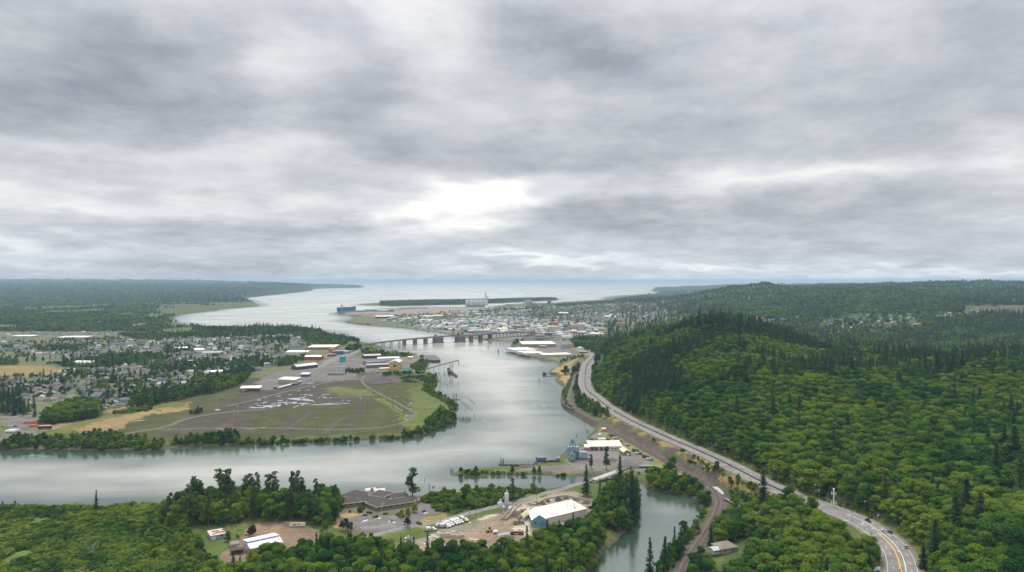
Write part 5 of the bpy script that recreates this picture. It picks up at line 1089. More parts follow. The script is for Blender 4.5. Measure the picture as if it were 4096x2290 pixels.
wing(1408, 2018, 20, 15, rad(24), 3.6, 2.6); wing(1432, 1996, 27, 20, rad(-30), 3.6, 4.2); wing(1525, 2026, 21, 19, rad(45), 3.7, 3.8); wing(1478, 2014, 24, 13, rad(-28), 3.62, 3.0); wing(1590, 2024, 30, 12, rad(26), 3.58, 2.8); wing(1575, 2002, 26, 11, rad(20), 3.64, 2.6); wing(1525, 2002, 17, 17, rad(-25), 6.0, 2.6); wing(1636, 2012, 16, 10, rad(28), 3.5, 2.4)
for i, (u, v) in enumerate(((1478, 1986), (1516, 1988))):
    c = P(u, v, BASE) - CB; o = MB().add([(-8, 0, 5.2), (8, 0, 5.2), (8, 3, 7.2), (-8, 3, 7.2), (-8, 0, 5.5), (8, 0, 5.5), (8, 3, 7.5), (-8, 3, 7.5)], [(3, 2, 1, 0), (4, 5, 6, 7), (0, 1, 5, 4), (1, 2, 6, 5), (2, 3, 7, 6), (3, 0, 4, 7)]).build('skylight', WHITE, cb); o.location = c + Vector((0, 5, -1.0)); o.scale = (.6, .6, .9); o.rotation_euler = (0, 0, rad(18))
c = P(1585, 1999, BASE) - CB; o = MB().add([(-9, -.6, 3), (6, -.6, 3), (9, -.6, 7.5), (8.2, -.6, 7.7), (5, -.6, 5), (-9, -.6, 4.6), (-9, .6, 3), (6, .6, 3), (9, .6, 7.5), (8.2, .6, 7.7), (5, .6, 5), (-9, .6, 4.6)], [(5, 4, 3, 2, 1, 0), (6, 7, 8, 9, 10, 11), (0, 1, 7, 6), (1, 2, 8, 7), (2, 3, 9, 8), (3, 4, 10, 9), (4, 5, 11, 10), (5, 0, 6, 11)]).build('brick_fin_wall', BRK, cb); o.location = c; o.rotation_euler = (0, 0, rad(22))
c = P(1488, 1994, BASE) - CB; o = MB().box((0, 0, 3), (2.2, 2.2, 6.4)).build('chimney', BRK, cb); o.location = c
KEEPOUT.append(Pn([(1350,2060),(1350,1985),(1420,1972),(1660,1985),(1690,2010),(1640,2060)], BASE))
fp = root('flagpole', G(1528, 2062), 0, 'thin white flagpole before the entrance of the civic building', 'flagpole'); MB().tube((0, 0, -.3), (0, 0, 11), .12, .06, 8).build('pole', WHITE, fp); MB().box((.9, 0, 9.4), (1.7, .05, 1.1)).build('flag', wm((.3,.5,.45)), fp)
put(car('parked_car', BLU, 'dark blue sedan parked at the kerb before the grey hip-roofed building', 'car'), 1461, 2063, .1)
for (u, v, h, lab) in ((1424,2115,34,'lamp post left of the parking lot stalls'),(1478,2122,26,'lamp post inside the front edge of the parking lot'),(1564,2088,22,'lamp post on the right planted island of the parking lot'),(1374,2055,16,'lamp post on the dry lawn left of the parking lot'),(1704,2052,20,'lamp post on the round island beside the drive'),(1454,2056,18,'lamp post by the entrance shrubs')):
    g = G(u, v); r = root('lot_lamp', g, 0, lab, 'lamp post', 'parking lot lamps'); s = h * g.y / F; MB().tube((0, 0, -.3), (0, 0, s), .1, .07, 6).build('pole', DARKST, r); MB().box((0, 0, s), (.9, .4, .22)).build('lamp_head', DARKST, r)
# garden trees and bushes of the civic building
PURP = leafmat('purple_leaves', (.025, .012, .02), (.045, .018, .03), (.07, .03, .04), .2, 60, .2); LIME = leafmat('lime_leaves', (.15, .19, .02), (.20, .25, .025), (.27, .31, .03), .3, 60, .35); PINEB = leafmat('brown_pine_leaves', (.035, .035, .022), (.06, .05, .032), (.085, .068, .04), .3, 40, .2)
def special(u, v, hpx, kind, m, label, wf=1.0, name='garden_tree', cat='tree', group=None, vi=0):
    g = G(u, v); cm, tm, jm = VAR[kind][vi % len(VAR[kind])]; h = hpx * g.y / F; s = h / KINDS[kind]; r = root(name, g, u * .37, label, cat, group); r.scale = (s * wf, s * wf, s)
    c2 = cm.copy(); c2.materials.clear(); c2.materials.append(m); link('crown', c2, r); link('trunk', tm, r); return r
special(1629,2108,40,'round',PURP,'dark purple-leaved tree at the parking lot entrance',1.15,vi=1)
special(1605,2070,34,'round',LIME,'lime green tree nearest the building front, leftmost of three',1.1,vi=2); special(1632,2066,42,'round',LIME,'lime green tree in the middle of three by the side drive',1.0,vi=3); special(1660,2050,40,'round',LIME,'lime green tree at the right end of three by the side drive',1.2,vi=4)
special(1384,2124,56,'round',PINEB,'thin dark tree at the left corner of the parking lot, tallest of three',.85,vi=0); special(1368,2121,42,'round',PINEB,'thin brown tree, leftmost of three at the parking lot corner',.85,vi=1); special(1402,2124,38,'round',LEAFD,'thin green tree, rightmost of three at the parking lot corner',1.0,vi=2)
special(1437,2050,34,'bush',LEAFD,'dense dark green bush by the civic building wall',.55,'garden_bush','bush'); special(1452,2038,20,'bush',LEAFD,'second dark bush by the civic building wall',.6,'garden_bush','bush')
for i, (u, v) in enumerate([(1470,2053),(1484,2055),(1400,2050),(1536,2058),(1545,2058),(1590,2062),(1600,2066),(1612,2068),(1672,2096),(1684,2100),(1498,2072),(1506,2072),(1566,2089),(1698,2050)]): special(u, v, 9 + i % 3 * 2, 'bush', LEAFD if i % 2 else BUSH, 'small clipped bush in the planting round the civic building', 1.0, 'garden_bush', 'bush', 'clipped bushes round the civic building', i)
special(2263,1498,38,'round',PURP,'dark purple-leaved tree standing in the waterfront park',1.2,vi=2)
for i, (u, v) in enumerate([(1012,2148),(1000,2152),(950,2158),(912,2166)]): special(u, v, [52,46,22,44][i], 'round', PINEB if i < 2 else LEAFD, ['brown-tinged pine beside the white barn, right of the pair', 'brown-tinged pine beside the white barn, left of the pair', 'short round pine left of the brown pair', 'dark bushy tree between the low shed and the barn'][i], 1.0, vi=i)
KEEPOUT.append(Pn([(880,2240),(1200,2240),(1200,2120),(1010,2120),(880,2180)], BASE))
# ------------------------------------------------------------------ white barn, low shed, graffiti bus
bn = bldg('white_barn', 'long barn with two-level white metal roof and pale blue walls', (1004,2220), (1126,2192), 18, 4.6, 'flat', 1, (.40,.45,.56), (.4,.42,.5), win=4, sidewin=2, wsize=(1.6,.9), cat='barn')
for nm, (y0, z0, y1, z1) in (('lower_roof', (-.8, 4.4, 7.2, 6.0)), ('upper_roof', (6.6, 7.3, 18.9, 5.2))):
    w_ = bn['w']; m_b = MB(); m_b.add([(-.8, y0, z0), (w_ + .8, y0, z0), (w_ + .8, y1, z1), (-.8, y1, z1), (-.8, y0, z0 + .25), (w_ + .8, y0, z0 + .25), (w_ + .8, y1, z1 + .25), (-.8, y1, z1 + .25)], [(3, 2, 1, 0), (4, 5, 6, 7), (0, 1, 5, 4), (1, 2, 6, 5), (2, 3, 7, 6), (3, 0, 4, 7)]); m_b.build(nm, ROOFW, bn)
m_b = MB(); m_b.add([(0, 0, 4.5), (0, 7, 6), (0, 7, 7.2), (0, 18, 5.2), (0, 18, 4.5)], [(0, 1, 2, 3, 4)]); m_b.add([(bn['w'], 0, 4.5), (bn['w'], 7, 6), (bn['w'], 7, 7.2), (bn['w'], 18, 5.2), (bn['w'], 18, 4.5)], [(4, 3, 2, 1, 0)]); m_b.add([(0, 7, 5.8), (bn['w'], 7, 5.8), (bn['w'], 7, 7.3), (0, 7, 7.3)], [(0, 1, 2, 3)]); m_b.build('gable_wall', wm((.42,.47,.58)), bn)
for x in (4, 12, 20, 25): o = MB().tube((0, 0, 0), (0, 0, 1.4), .12, .12, 6).build('vent_pipe', STEEL, bn); o.location = (x, 2.5, 4.9)
bldg('lean_to_shed', 'weathered grey shed behind the left end of the white barn', (925,2196), (955,2190), 7, 2.8, 'gx', 1.2, (.3,.32,.4), (.18,.15,.13), doors=((.85,1,2),), dcol=(.7,.7,.7), cat='shed')
tg = root('scrap_porch', G(948, 2214), .3, 'dark tumbledown timber porch at the barn gable', 'porch'); m_b = MB()
for x in (-4, 0, 4):
    for y in (-2, 2): m_b.box((x, y, 0), (.25, .25, 3.0))
m_b.box((0, 0, 3), (9.5, 5.5, .25)); m_b.box((0, 0, 1.4), (8.5, 4.5, .2)); m_b.build('frame', TIMB, tg); MB().box((-1, 0, .1), (5, 3, 1.2)).build('clutter', wm((.12,.08,.07)), tg)
rs = bldg('flat_roof_shed', 'low rusty flat-roofed shed with grey walls at the marsh edge', (843,2162), (903,2150), 13, 3.0, 'flat', 1, (.28,.30,.36), (.5,.42,.38), win=2, doors=((.2,3,2.4),), dcol=(.55,.58,.62), cat='shed')
for (x, y, a, b) in ((3, 3, 3, 2), (6.5, 5, 4, 3), (10, 4, 3.2, 3.5), (5, 9, 5, 2.5), (11, 9, 2.5, 3)): o = MB().box((0, 0, 0), (a, b, .05)).build('rust_patch', RUST, rs); o.location = (x, y, 3.27)
gb = root('graffiti_bus', G(1190, 2107), .02, 'white derelict bus with dark windows and graffiti at the edge of the grove', 'bus'); MB().box((0, 0, .5), (12.5, 2.6, 2.5)).build('body', wm((.72,.70,.62)), gb); MB().box((0, 0, 3.0), (12.6, 2.7, .12)).build('roof', wm((.3,.25,.15)), gb)
wme = MB().box((0, 0, 0), (1.1, .1, .9)).mesh('window', GLASS)
for x in (-2.8, -1.2, 1.4): o = link('window', wme, gb); o.location = (x, -1.33, 1.6)
m_b = MB()
for i in range(14): m_b.bar((-5.8 + i * .85, -1.34, .7 + .3 * math.sin(i * 2.1)), (-5.2 + i * .85, -1.34, 1.1 + .35 * math.sin(i * 3.3)), .04, .12)
m_b.build('graffiti', wm((.05,.08,.3)), gb)
# ------------------------------------------------------------------ concrete yard
S0 = P(2014, 2056, BASE); pl = root('concrete_plant', S0, 0, 'concrete batching plant with two pale silos and inclined conveyors', 'batching plant'); PALE = mat('pale_blue_steel', (.50, .54, .56), .5, .08, .6)
def silo(x, y, r_, z0, z1, cone):
    o = MB().lathe((x, y, 0), [(.4, z0 - cone), (r_, z0), (r_, z1), (r_ * .75, z1 + .7), (.3, z1 + 1.2)], 18).build('silo', PALE, pl, True)
    m = MB()
    for k_ in range(4): a = k_ * 1.571 + .4; m.bar((x + r_ * .95 * math.cos(a), y + r_ * .95 * math.sin(a), -.2), (x + r_ * .95 * math.cos(a), y + r_ * .95 * math.sin(a), z0 + .5), .3, .3)
    for k_ in range(4): a = k_ * 1.571 + .4; b = a + 1.571; m.bar((x + r_ * .95 * math.cos(a), y + r_ * .95 * math.sin(a), .5), (x + r_ * .95 * math.cos(b), y + r_ * .95 * math.sin(b), z0 - .6), .16, .16)
    m.build('silo_frame', STEEL, pl)
    return o
silo(2.6, 1.5, 1.85, 8.0, 16.6, 2.5); silo(-2.8, 0, 2.0, 5.4, 9.6, 2.2)
m_b = MB(); m_b.box((3.0, 1.5, 17.4), (1.0, 1.0, 1.8)); m_b.box((-2.4, 0, 10.4), (1.4, 1.4, 1.9)); m_b.build('dust_filter', PALE, pl); m_b = MB(); m_b.tube((-.6, 0, 11.5), (1.2, 1.2, 16.3), .22, .22, 7); m_b.tube((-4.9, 0, 0), (-4.9, 0, 9.8), .15, .15, 6); m_b.lathe((-4.6, 0, 8.6), [(.8, 0), (1.1, .2), (.8, .4)], 10); m_b.build('pipe', STEEL, pl)
m_b = MB(); m_b.box((.6, .8, 3.2), (5, 4, .25)); m_b.box((.6, .8, 5.6), (5, 4, .25))
for x in (-1.8, 0, 1.6, 3): m_b.bar((x, -1.2, 0), (x, -1.2, 5.6), .2, .2); m_b.bar((x, 2.8, 0), (x, 2.8, 5.6), .2, .2)
m_b.build('platform', STEEL, pl); MB().box((1.0, .6, 3.5), (2.6, 2.6, 2.0)).build('mixer_box', STEEL, pl)
q0 = P(2000, 2081, BASE) - S0; q1 = P(2066, 2056, BASE) - S0
for dy_ in (0, 3.4):
    m_b = MB(); a0 = q0 + Vector((1 + dy_, -dy_ * .4, .8)); a1 = q1 + Vector((dy_, -dy_ * .5, 8.8)); m_b.bar(a0, a1, 1.3, .5); m_b.bar(a0 + Vector((0, 0, .7)), a1 + Vector((0, 0, .7)), 1.7, .25); m_b.build('conveyor', mat('conveyor_tan', (.25,.21,.17), .85, .2, 1.0), pl)
    m_b = MB()
    for t in (.35, .65, .95): q = a0.lerp(a1, t); m_b.bar((q.x, q.y, -.2), q, .22, .22)
    m_b.build('conveyor_leg', STEEL, pl)
m_b = MB().lathe((q1.x - 5, q1.y + 4, 3.2), [(1.2, -4.5), (1.6, -4.2), (1.6, 4.2), (1.2, 4.5)], 12, ax='x', rz=.35); m_b.build('horizontal_tank', WHITE, pl); m_b = MB(); m_b.box((q1.x - 1, q1.y - 2.5, 0), (5.5, 4.5, 4.2), .3, 0, 1.35); m_b.build('aggregate_hopper', wm((.45,.42,.36)), pl)
mix = None
for i, (u, v, a, lab) in enumerate([(1722,2125,.30,'mixer truck alone at the left end of the yard'),(1762,2110,2.75,'mixer truck facing left, behind the left end of the row'),(1778,2112,.0,'mixer truck turned tail-on at the left front of the row'),(1786,2106,-.62,'first nose-out mixer truck from the left in the slanted row'),(1797,2102,-.62,'second nose-out mixer truck in the slanted row'),(1812,2097,-.62,'third nose-out mixer truck in the slanted row'),(1823,2094,-.62,'fourth nose-out mixer truck in the slanted row'),(1836,2091,-.62,'last nose-out mixer truck in the slanted row'),(1855,2084,-.62,'mixer truck standing apart right of the slanted row')]):
    o = mixer(lab, 'mixer trucks in the concrete yard') if mix is None else dup(mix, label=lab); mix = mix or o; put(o, u, v, a)
put(mkcar('pickup', WHT, 'flatbed pickup alone on the gravel below the mixer trucks', None), 1634, 2155, 3.5)
put(dump('grey-bodied dump truck with white cab beside the tan office', None), 2104, 2049, .22); put(dump('rusty dump truck with blue cab at the gravel heap', None, (.08,.2,.35), (.22,.17,.13)), 2078, 2098, .35)
bldg('yard_office', 'small tan-roofed office with window between the plant and the workshop', (2072,2080), (2096,2084), 13, 3.0, 'gy', 2.2, (.55,.52,.42), (.56,.52,.40), win=1, doors=((.2,1.1,2.1),), cat='office')
bldg('blue_workshop', 'turquoise-walled workshop with white gable roof at the edge of the wood', (2128,2108), (2186,2106), 20, 5.5, 'gy', 3.8, (.13,.29,.35), (.76,.78,.80), win=2, doors=((.75,4,3.6),), dcol=(.05,.22,.38), cat='workshop')
bldg('cream_hall', 'long hall with broad cream metal roof right of the turquoise workshop', (2190,2098), (2345,2060), 20, 5.0, 'shed', 2.2, (.5,.5,.45), (.66,.62,.53), cat='hall')
for i, (u, v, h) in enumerate([(2271,2062,22),(2296,2064,22),(2349,2066,30),(2299,2062,16),(2302,2063,14)]):
    o = MB().tube((0, 0, -.3), (0, 0, h * .57), .16, .14, 6).build('power_post', POLE); o.location = G(u, v); tag(o, 'bare wooden post in the group behind the cream hall' if i != 2 else 'wooden post standing free at the right end of the cream hall', 'post', 'posts behind the cream hall' if i != 2 else None)
def cone_pile(u, v, ru, h, m, label, name='gravel_pile', seed=1, sq=.8):
    g = G(u, v); R = ru * g.y / F; rg = random.Random(seed); vs = [(0, 0, h)]; n = 22; ringz = ((.25, .82), (.55, .5), (.82, .18), (1.0, -.15))
    for (k_, hh) in ringz:
        for i in range(n): a = 6.283 * i / n; q = k_ * R * (1 + .16 * math.sin(3 * a + seed) + rg.uniform(-.08, .08)); vs.append((q * math.cos(a), q * sq * math.sin(a), h * hh * (1 + rg.uniform(-.12, .12))))
    fs = [(0, 1 + i, 1 + (i + 1) % n) for i in range(n)]
    for j in range(3): fs += [(1 + j * n + i, 1 + (j + 1) * n + i, 1 + (j + 1) * n + (i + 1) % n, 1 + j * n + (i + 1) % n) for i in range(n)]
    o = MB().add(vs, fs).build(name, m, None, True); o.location = g; return tag(o, label, 'pile')
DG = mat('dark_gravel', (.10, .095, .095), .95, .25, 1.2); RG = mat('red_bark', (.20, .06, .045), .95, .25, 1.2); TG_ = mat('tan_gravel', (.27, .21, .15), .95, .2, 1.0); LG = mat('pale_gravel', (.42, .43, .45), .95, .15, 1.0); GG = mat('grey_gravel', (.20, .185, .17), .95, .2, .8)
cone_pile(2055,2092,42,3.2,TG_,'broad tan gravel heap in the middle of the concrete yard',seed=3,sq=.9); cone_pile(2170,2017,18,3.0,DG,'dark grey heap, second from the left along the yard wall',seed=4); cone_pile(2146,2018,14,2.6,RG,'rust red bark heap, leftmost along the yard wall',seed=5); cone_pile(2192,2009,11,3,RG,'red heap between the dark and the pale heap',seed=6); cone_pile(2207,2007,12,2.6,LG,'pale grey heap beside the red one',seed=7); cone_pile(2232,2003,17,4.2,DG,'dark blue-grey heap right of the pale one',seed=8); cone_pile(2262,1996,15,3.5,mat('brown_gravel', (.17,.14,.115), .95, .25, 1.0),'brown heap in the far corner of the yard',seed=9); cone_pile(2300,2002,18,3,mat('brown_gravel', (.17,.14,.115)),'long brown heap along the right yard wall',seed=10); cone_pile(2345,2014,20,2.6,DG,'heap of dark rubble at the right end of the yard',seed=11); cone_pile(1880,2140,40,1.5,TG_,'low brown dirt spread left of the yellow loader',seed=12)
bw = MB(); q_ = wl([(2110,2018),(2140,2023),(2180,2000),(2262,1986),(2330,2000),(2400,2018)], BASE)
g0 = Vector(q_[0]); by = root('bay_wall', g0, 0, 'low block wall bounding the aggregate bays of the yard', 'wall'); bm_ = MB().box((0, 0, 0), (1.7, .8, .8)).mesh('block', CONC)
for i in range(len(q_) - 1):
    a, b = Vector(q_[i]), Vector(q_[i + 1]); d = b - a; nb = int(d.length / 1.75)
    for k_ in range(nb):
        for j in range(2): o = link('block', bm_, by); o.location = a - g0 + d * ((k_ + .5 + .2 * j) / nb) + Vector((0, 0, .82 * j)); o.rotation_euler = (0, 0, math.atan2(d.y, d.x))
g0 = G(1780, 2150); bk = root('block_stack', g0, .12, 'wall of stacked pale concrete blocks in the near yard', 'block stack'); BLM = mat('pale_block', (.50, .45, .36), .9, .12, 1.0); bm_ = MB().box((0, 0, 0), (1.55, .9, .78)).mesh('block', BLM)
for (x0, y0, n, rows, ry) in ((-3, 0, 5, 4, 0), (5, -1.2, 3, 3, .1), (9, -3.0, 4, 3, .35)):
    for i in range(n):
        for j in range(rows): o = link('block', bm_, bk); o.location = (x0 + i * 1.6 * math.cos(ry) + .2 * (j % 2), y0 + i * 1.6 * math.sin(ry), j * .8); o.rotation_euler = (0, 0, ry)
for i in range(5): o = link('block', bm_, bk); o.location = (-3 + i * 1.1, 1.2 + i * 1.6, 0); o.rotation_euler = (0, 0, 1.0)
for i, (u, v) in enumerate([(1722,2148),(1733,2141),(1740,2146),(1716,2151),(1753,2131),(1725,2157),(1752,2150),(1813,2125),(1842,2130),(1870,2132),(1690,2172),(1700,2176),(1884,2156),(1896,2160),(1906,2158),(1838,2092),(1880,2090)]):
    s_ = MB(); blob(s_, u, v, (3.5 + (i * 7) % 5) * (2.2 if i < 2 else 1), 1.5, BASE + .09, 100 + i); struct(s_.build('spilled_concrete', mat('spill', (.60,.57,.52), .9, .08, 1)))
wlr = root('wheel_loader', G(1961, 2128), .3, 'yellow wheel loader half hidden by trees in the yard', 'loader'); YM = wm((.5,.27,.02), .5); m_b = MB(); loft(m_b, [(-3.2, 1.2, 1.0, 2.2, 1.0), (0, 1.2, 1.0, 2.4, 1.0), (1.0, .9, 1.0, 1.8, .8)]); m_b.build('body', YM, wlr); MB().box((-.5, 0, 2.3), (1.6, 1.5, 1.3)).build('cab', GLASS, wlr); m_b = MB(); m_b.bar((.8, .5, 1.6), (3.2, .5, .7), .25, .35); m_b.bar((.8, -.5, 1.6), (3.2, -.5, .7), .25, .35); m_b.build('lift_arm', YM, wlr); MB().box((3.7, 0, .1), (1.0, 2.8, 1.1)).build('bucket', DARKST, wlr); wheels(wlr, (-2, 1.6), 1.1, .75, .55)
dm = MB().lathe((0, 0, 1.4), [(.4, -2.4), (1.2, -1.4), (1.3, .2), (.9, 1.6), (.3, 2.0)], 16, ax='x').build('mixer_drum', WHITE, None, True); dm.location = G(1982, 2134); dm.rotation_euler = (0, 0, .2); tag(dm, 'loose white mixer drum lying beside the yellow loader', 'drum')
for i in range(6): o = MB().lathe((0, 0, .55), [(.25, -.2), (.55, -.2), (.55, .2), (.25, .2)], 10, ax='x').build('old_tyre', TYRE); o.location = G(2022 + i * 7, 2148 + i * .8); o.rotation_euler = (0, 0, .3); tag(o, 'old tyre in the row on the pale sand', 'tyre', 'old tyres in a row')
rg_ = root('steel_beams', G(2015, 2138), .35, 'stack of grey steel beams lying near the white drum', 'beams'); bm_ = MB().box((0, 0, 0), (11, .5, .35)).mesh('beam', STEEL)
for i in range(6): o = link('beam', bm_, rg_); o.location = (i * .4, i * .8 - 2, 0)
put(trailer('dark red-brown flat trailer with wheels in the near yard', (.10, .06, .06), 8, 1.2, (.12,.08,.07)), 2062, 2138, .1); mz = root('red_machine', G(2085, 2140), .2, 'red and yellow crusher machine at the wood edge', 'machine'); MB().box((0, 0, .8), (3.5, 2, 1.8)).build('body', wm((.35,.05,.05)), mz); m_b = MB(); m_b.bar((-1, 0, 0), (-1.5, 0, 4.5), .4, .4); m_b.bar((-1.5, 0, 4.5), (2.5, 0, 2.2), .4, .4); m_b.build('arm', wm((.5,.35,.08)), mz); MB().box((0, 0, 0), (3.8, 2.2, .8)).build('track', TYRE, mz)
put(mkcar('pickup', WHT, 'white pickup parked in the gap left of the gravel, by scrap', None), 1555, 2172, .2)
# ------------------------------------------------------------------ blue asphalt plant on the point
BP = wm((.20,.30,.37), .6); BP2 = wm((.26,.37,.44), .6); A0 = P(2290, 1836, BASE); ap = root('asphalt_plant', A0, 0, 'blue-grey asphalt plant towers with elevator leg on the point', 'plant'); X_ = lambda u: (u - 2290) / F * A0.y
m_b = MB(); m_b.box((X_(2283), 2, 3), (6.6, 6, 10)); m_b.build('storage_bin', BP, ap); m_b = MB(); m_b.box((X_(2303), 2.5, 2), (7.4, 6, 11)); m_b.build('storage_bin', BP2, ap)
m_b = MB()
for x in (X_(2270), X_(2282), X_(2296), X_(2312)):
    for y in (-.8, 5): m_b.bar((x, y, -.3), (x, y, 13.4), .35, .35)
m_b.build('bin_frame', BP2, ap); m_b = MB(); m_b.box((X_(2290), -1.2, 0), (1.3, 1.2, 20)); m_b.build('elevator_leg', BP2, ap)
m_b = MB(); m_b.box((X_(2290), -1.2, 20), (4.2, 3, 1.2)); m_b.box((X_(2288), -1.2, 21.2), (2.4, 2, 1.4)); m_b.bar((X_(2288), -1.2, 20), (X_(2278), 1, 13.6), .9, .9); m_b.bar((X_(2292), -1.2, 20), (X_(2303), 1, 13.4), .9, .9); m_b.build('elevator_head', BP, ap)
m_b = MB(); m_b.bar((X_(2302), 0, 13), (X_(2300), 0, 23), .1, .1); m_b.build('antenna', STEEL, ap)
m_b = MB(); m_b.box((X_(2329), -2, 2.2), (8.6, 5, 6.2)); m_b.box((X_(2345), -1.5, 3), (3, 3, 4.4)); m_b.build('baghouse', BP2, ap); m_b = MB(); m_b.box((X_(2329), -2, 0), (9.5, 5.5, 2.0)); m_b.box((X_(2345), -2, 0), (8, 3, 1.2)); m_b.build('plinth', CONCD, ap)
m_b = MB(); m_b.box((X_(2286), -9, 1.0), (6, 4, 6)); m_b.box((X_(2284), -10, 7), (3, 3, 2.2)); m_b.build('feeder_bin', BP, ap); m_b = MB()
for zz in (2.4, 4.8, 7.2, 9.6): m_b.box((X_(2310), -2, zz), (4.5, 2.4, .15)); m_b.bar((X_(2302), -3, zz), (X_(2312), -3, zz + 2.2), .2, .2)
m_b.build('stair', STEEL, ap)
put(dump('blue truck with white body left of the asphalt plant', None, (.05,.12,.42), (.65,.65,.6)), 2232, 1841, -1.9); put(car('yellow_truck', (.5,.33,.08), 'yellow truck front standing under the small blue bin', 'truck', None, 'pickup'), 2274, 1856, -1.4)
cbn = bldg('plant_office', 'long cream-roofed building with dark garage doors behind the asphalt plant', (2358,1803), (2489,1802), 22, 4.6, 'shed', 1.5, (.60,.57,.48), (.68,.66,.54), doors=((.08,4.6,3.8),(.21,4.4,3.8),(.36,4.4,3.6),(.5,4.4,3.6)), dcol=(.08,.07,.07), cat='workshop', win=0)
for x in (.7, .8, .9): o = MB().box((0, 0, 0), (2.2, .12, 1.2)).build('window', GLASS, cbn); o.location = (cbn['w'] * x, -.05, 1.6)
bldg('porch_shed', 'small cream lean-to at the left end of the long cream building', (2340,1803), (2358,1803), 10, 3.6, 'shed', 1.0, (.3,.24,.2), (.68,.66,.54), cat='shed', clearit=False)
bldg('gable_shed', 'tan gable shed with white door beside the grey gravel hill', (2493,1823), (2523,1822), 16, 3.6, 'gy', 2.4, (.22,.19,.16), (.60,.52,.36), doors=((.62,2.6,2.6),), dcol=(.75,.75,.75), win=1, cat='shed')
bldg('blue_container', 'dark blue-grey container shed on the narrow point', (2150,1849), (2186,1847), 8, 4.2, 'flat', 1, (.12,.15,.22), (.14,.17,.22), cat='container'); bldg('orange_shed', 'small orange shed with open front at the end of the plant yard', (2409,1728), (2424,1728), 6, 3.2, 'shed', .8, (.55,.17,.06), (.62,.34,.16), cat='shed'); bldg('pale_kiosk', 'narrow tan kiosk behind the white tank', (2402,1755), (2409,1754), 4, 4.6, 'gy', 1.2, (.55,.48,.3), (.6,.54,.36), cat='kiosk')
t = root('white_tank', G(2408, 1766), .08, 'horizontal white tank on dark supports in the plant yard', 'tank'); MB().lathe((0, 0, 2.6), [(1.2, -5), (1.7, -4.6), (1.7, 4.6), (1.2, 5)], 16, ax='x').build('tank', WHITE, t, True); m_b = MB(); m_b.box((-3, 0, 0), (.8, 3, 1.2)); m_b.box((3, 0, 0), (.8, 3, 1.2)); m_b.box((0, 1, 0), (14, 2, .6)); m_b.build('support', DARKST, t)
mz = root('dark_machine', G(2428, 1764), .2, 'dark machinery right of the white tank', 'machine'); m_b = MB(); m_b.box((0, 0, 0), (6, 3, 2)); m_b.box((-1, 0, 2), (2, 2, 2)); m_b.bar((1, 0, 2), (6, 0, 3.4), .6, .5); m_b.build('body', DARKST, mz); wheels(mz, (-2, 2), 1.3, .5)
tw = None
for (u, v, a, c, lab) in ((2467,1756,-.62,(.08,.35,.5),'light blue tow truck highest in the plant yard'),(2556,1818,-.75,(.05,.10,.40),'blue tow truck in the middle of the plant yard'),(2602,1842,-.75,(.06,.30,.5),'light blue tow truck nearest the yard entrance')):
    o = tow(lab, 'tow trucks in the plant yard', c); put(o, u, v, a)
for i, (u, v) in enumerate([(2452,1748),(2544,1808),(2584,1832)]): put(dump('second truck parked directly behind a blue tow truck' if i else 'dark truck behind the highest tow truck', 'trucks parked in pairs', (.04,.06,.12), (.1,.11,.15)), u, v, -.7)
put(mkcar('pickup', WHT, 'white pickup beside the cream building, upper one', None), 2494, 1777, -.3); put(mkcar('sedan', WHT, 'white van beside the cream building, middle one', None), 2505, 1779, -.25); put(mkcar('sedan', BLK, 'black car beside the cream building, lowest one', None), 2513, 1785, .2); put(mkcar('suv', RED, 'red vehicle by the corner of the cream building', None), 2486, 1768, -.5); put(mkcar('suv', (.5,.4,.2), 'tan machine at the corner of the cream building', None), 2496, 1770, -.5); put(mkcar('pickup', (.5,.4,.3), 'tan pickup below the orange shed', None), 2436, 1745, -.5)
cone_pile(2500,1868,62,10,GG,'big grey gravel hill before the plant yard',seed=21,sq=.8); cone_pile(2448,1842,34,2.4,DG,'low dark asphalt heap left of the gravel hill',seed=22); cone_pile(2145,1858,16,3.6,DG,'black heap beside the blue container on the point',seed=23); cone_pile(2105,1868,26,2.6,DG,'long dark heap at the left of the point',seed=24)
for (u, v, l) in ((2060,1866,30),(2095,1860,28),(2190,1850,26)):
    o = MB(); rg = random.Random(u)
    for i in range(24): x = rg.uniform(-l / 2, l / 2); o.tube((x - 4, rg.uniform(-2, 2), rg.uniform(.2, 2.2)), (x + 4, rg.uniform(-2, 2), rg.uniform(.2, 2.2)), .35, .3, 6)
    o = o.build('timber_pile', TIMB); o.location = G(u, v); tag(o, 'long heap of dark old logs on the point, %s' % {2060: 'leftmost', 2095: 'middle one', 2190: 'beside the blue container'}[u], 'log heap')
patch('yard_road', [(2330,1806),(2350,1840),(2480,1835),(2520,1826),(2560,1846),(2620,1862),(2640,1858),(2560,1822),(2500,1790),(2440,1752),(2400,1722),(2360,1752),(2400,1772),(2480,1770),(2510,1800)], mat('yard_gravel', (.17,.155,.15), .95, .12, .3), BASE + .06)
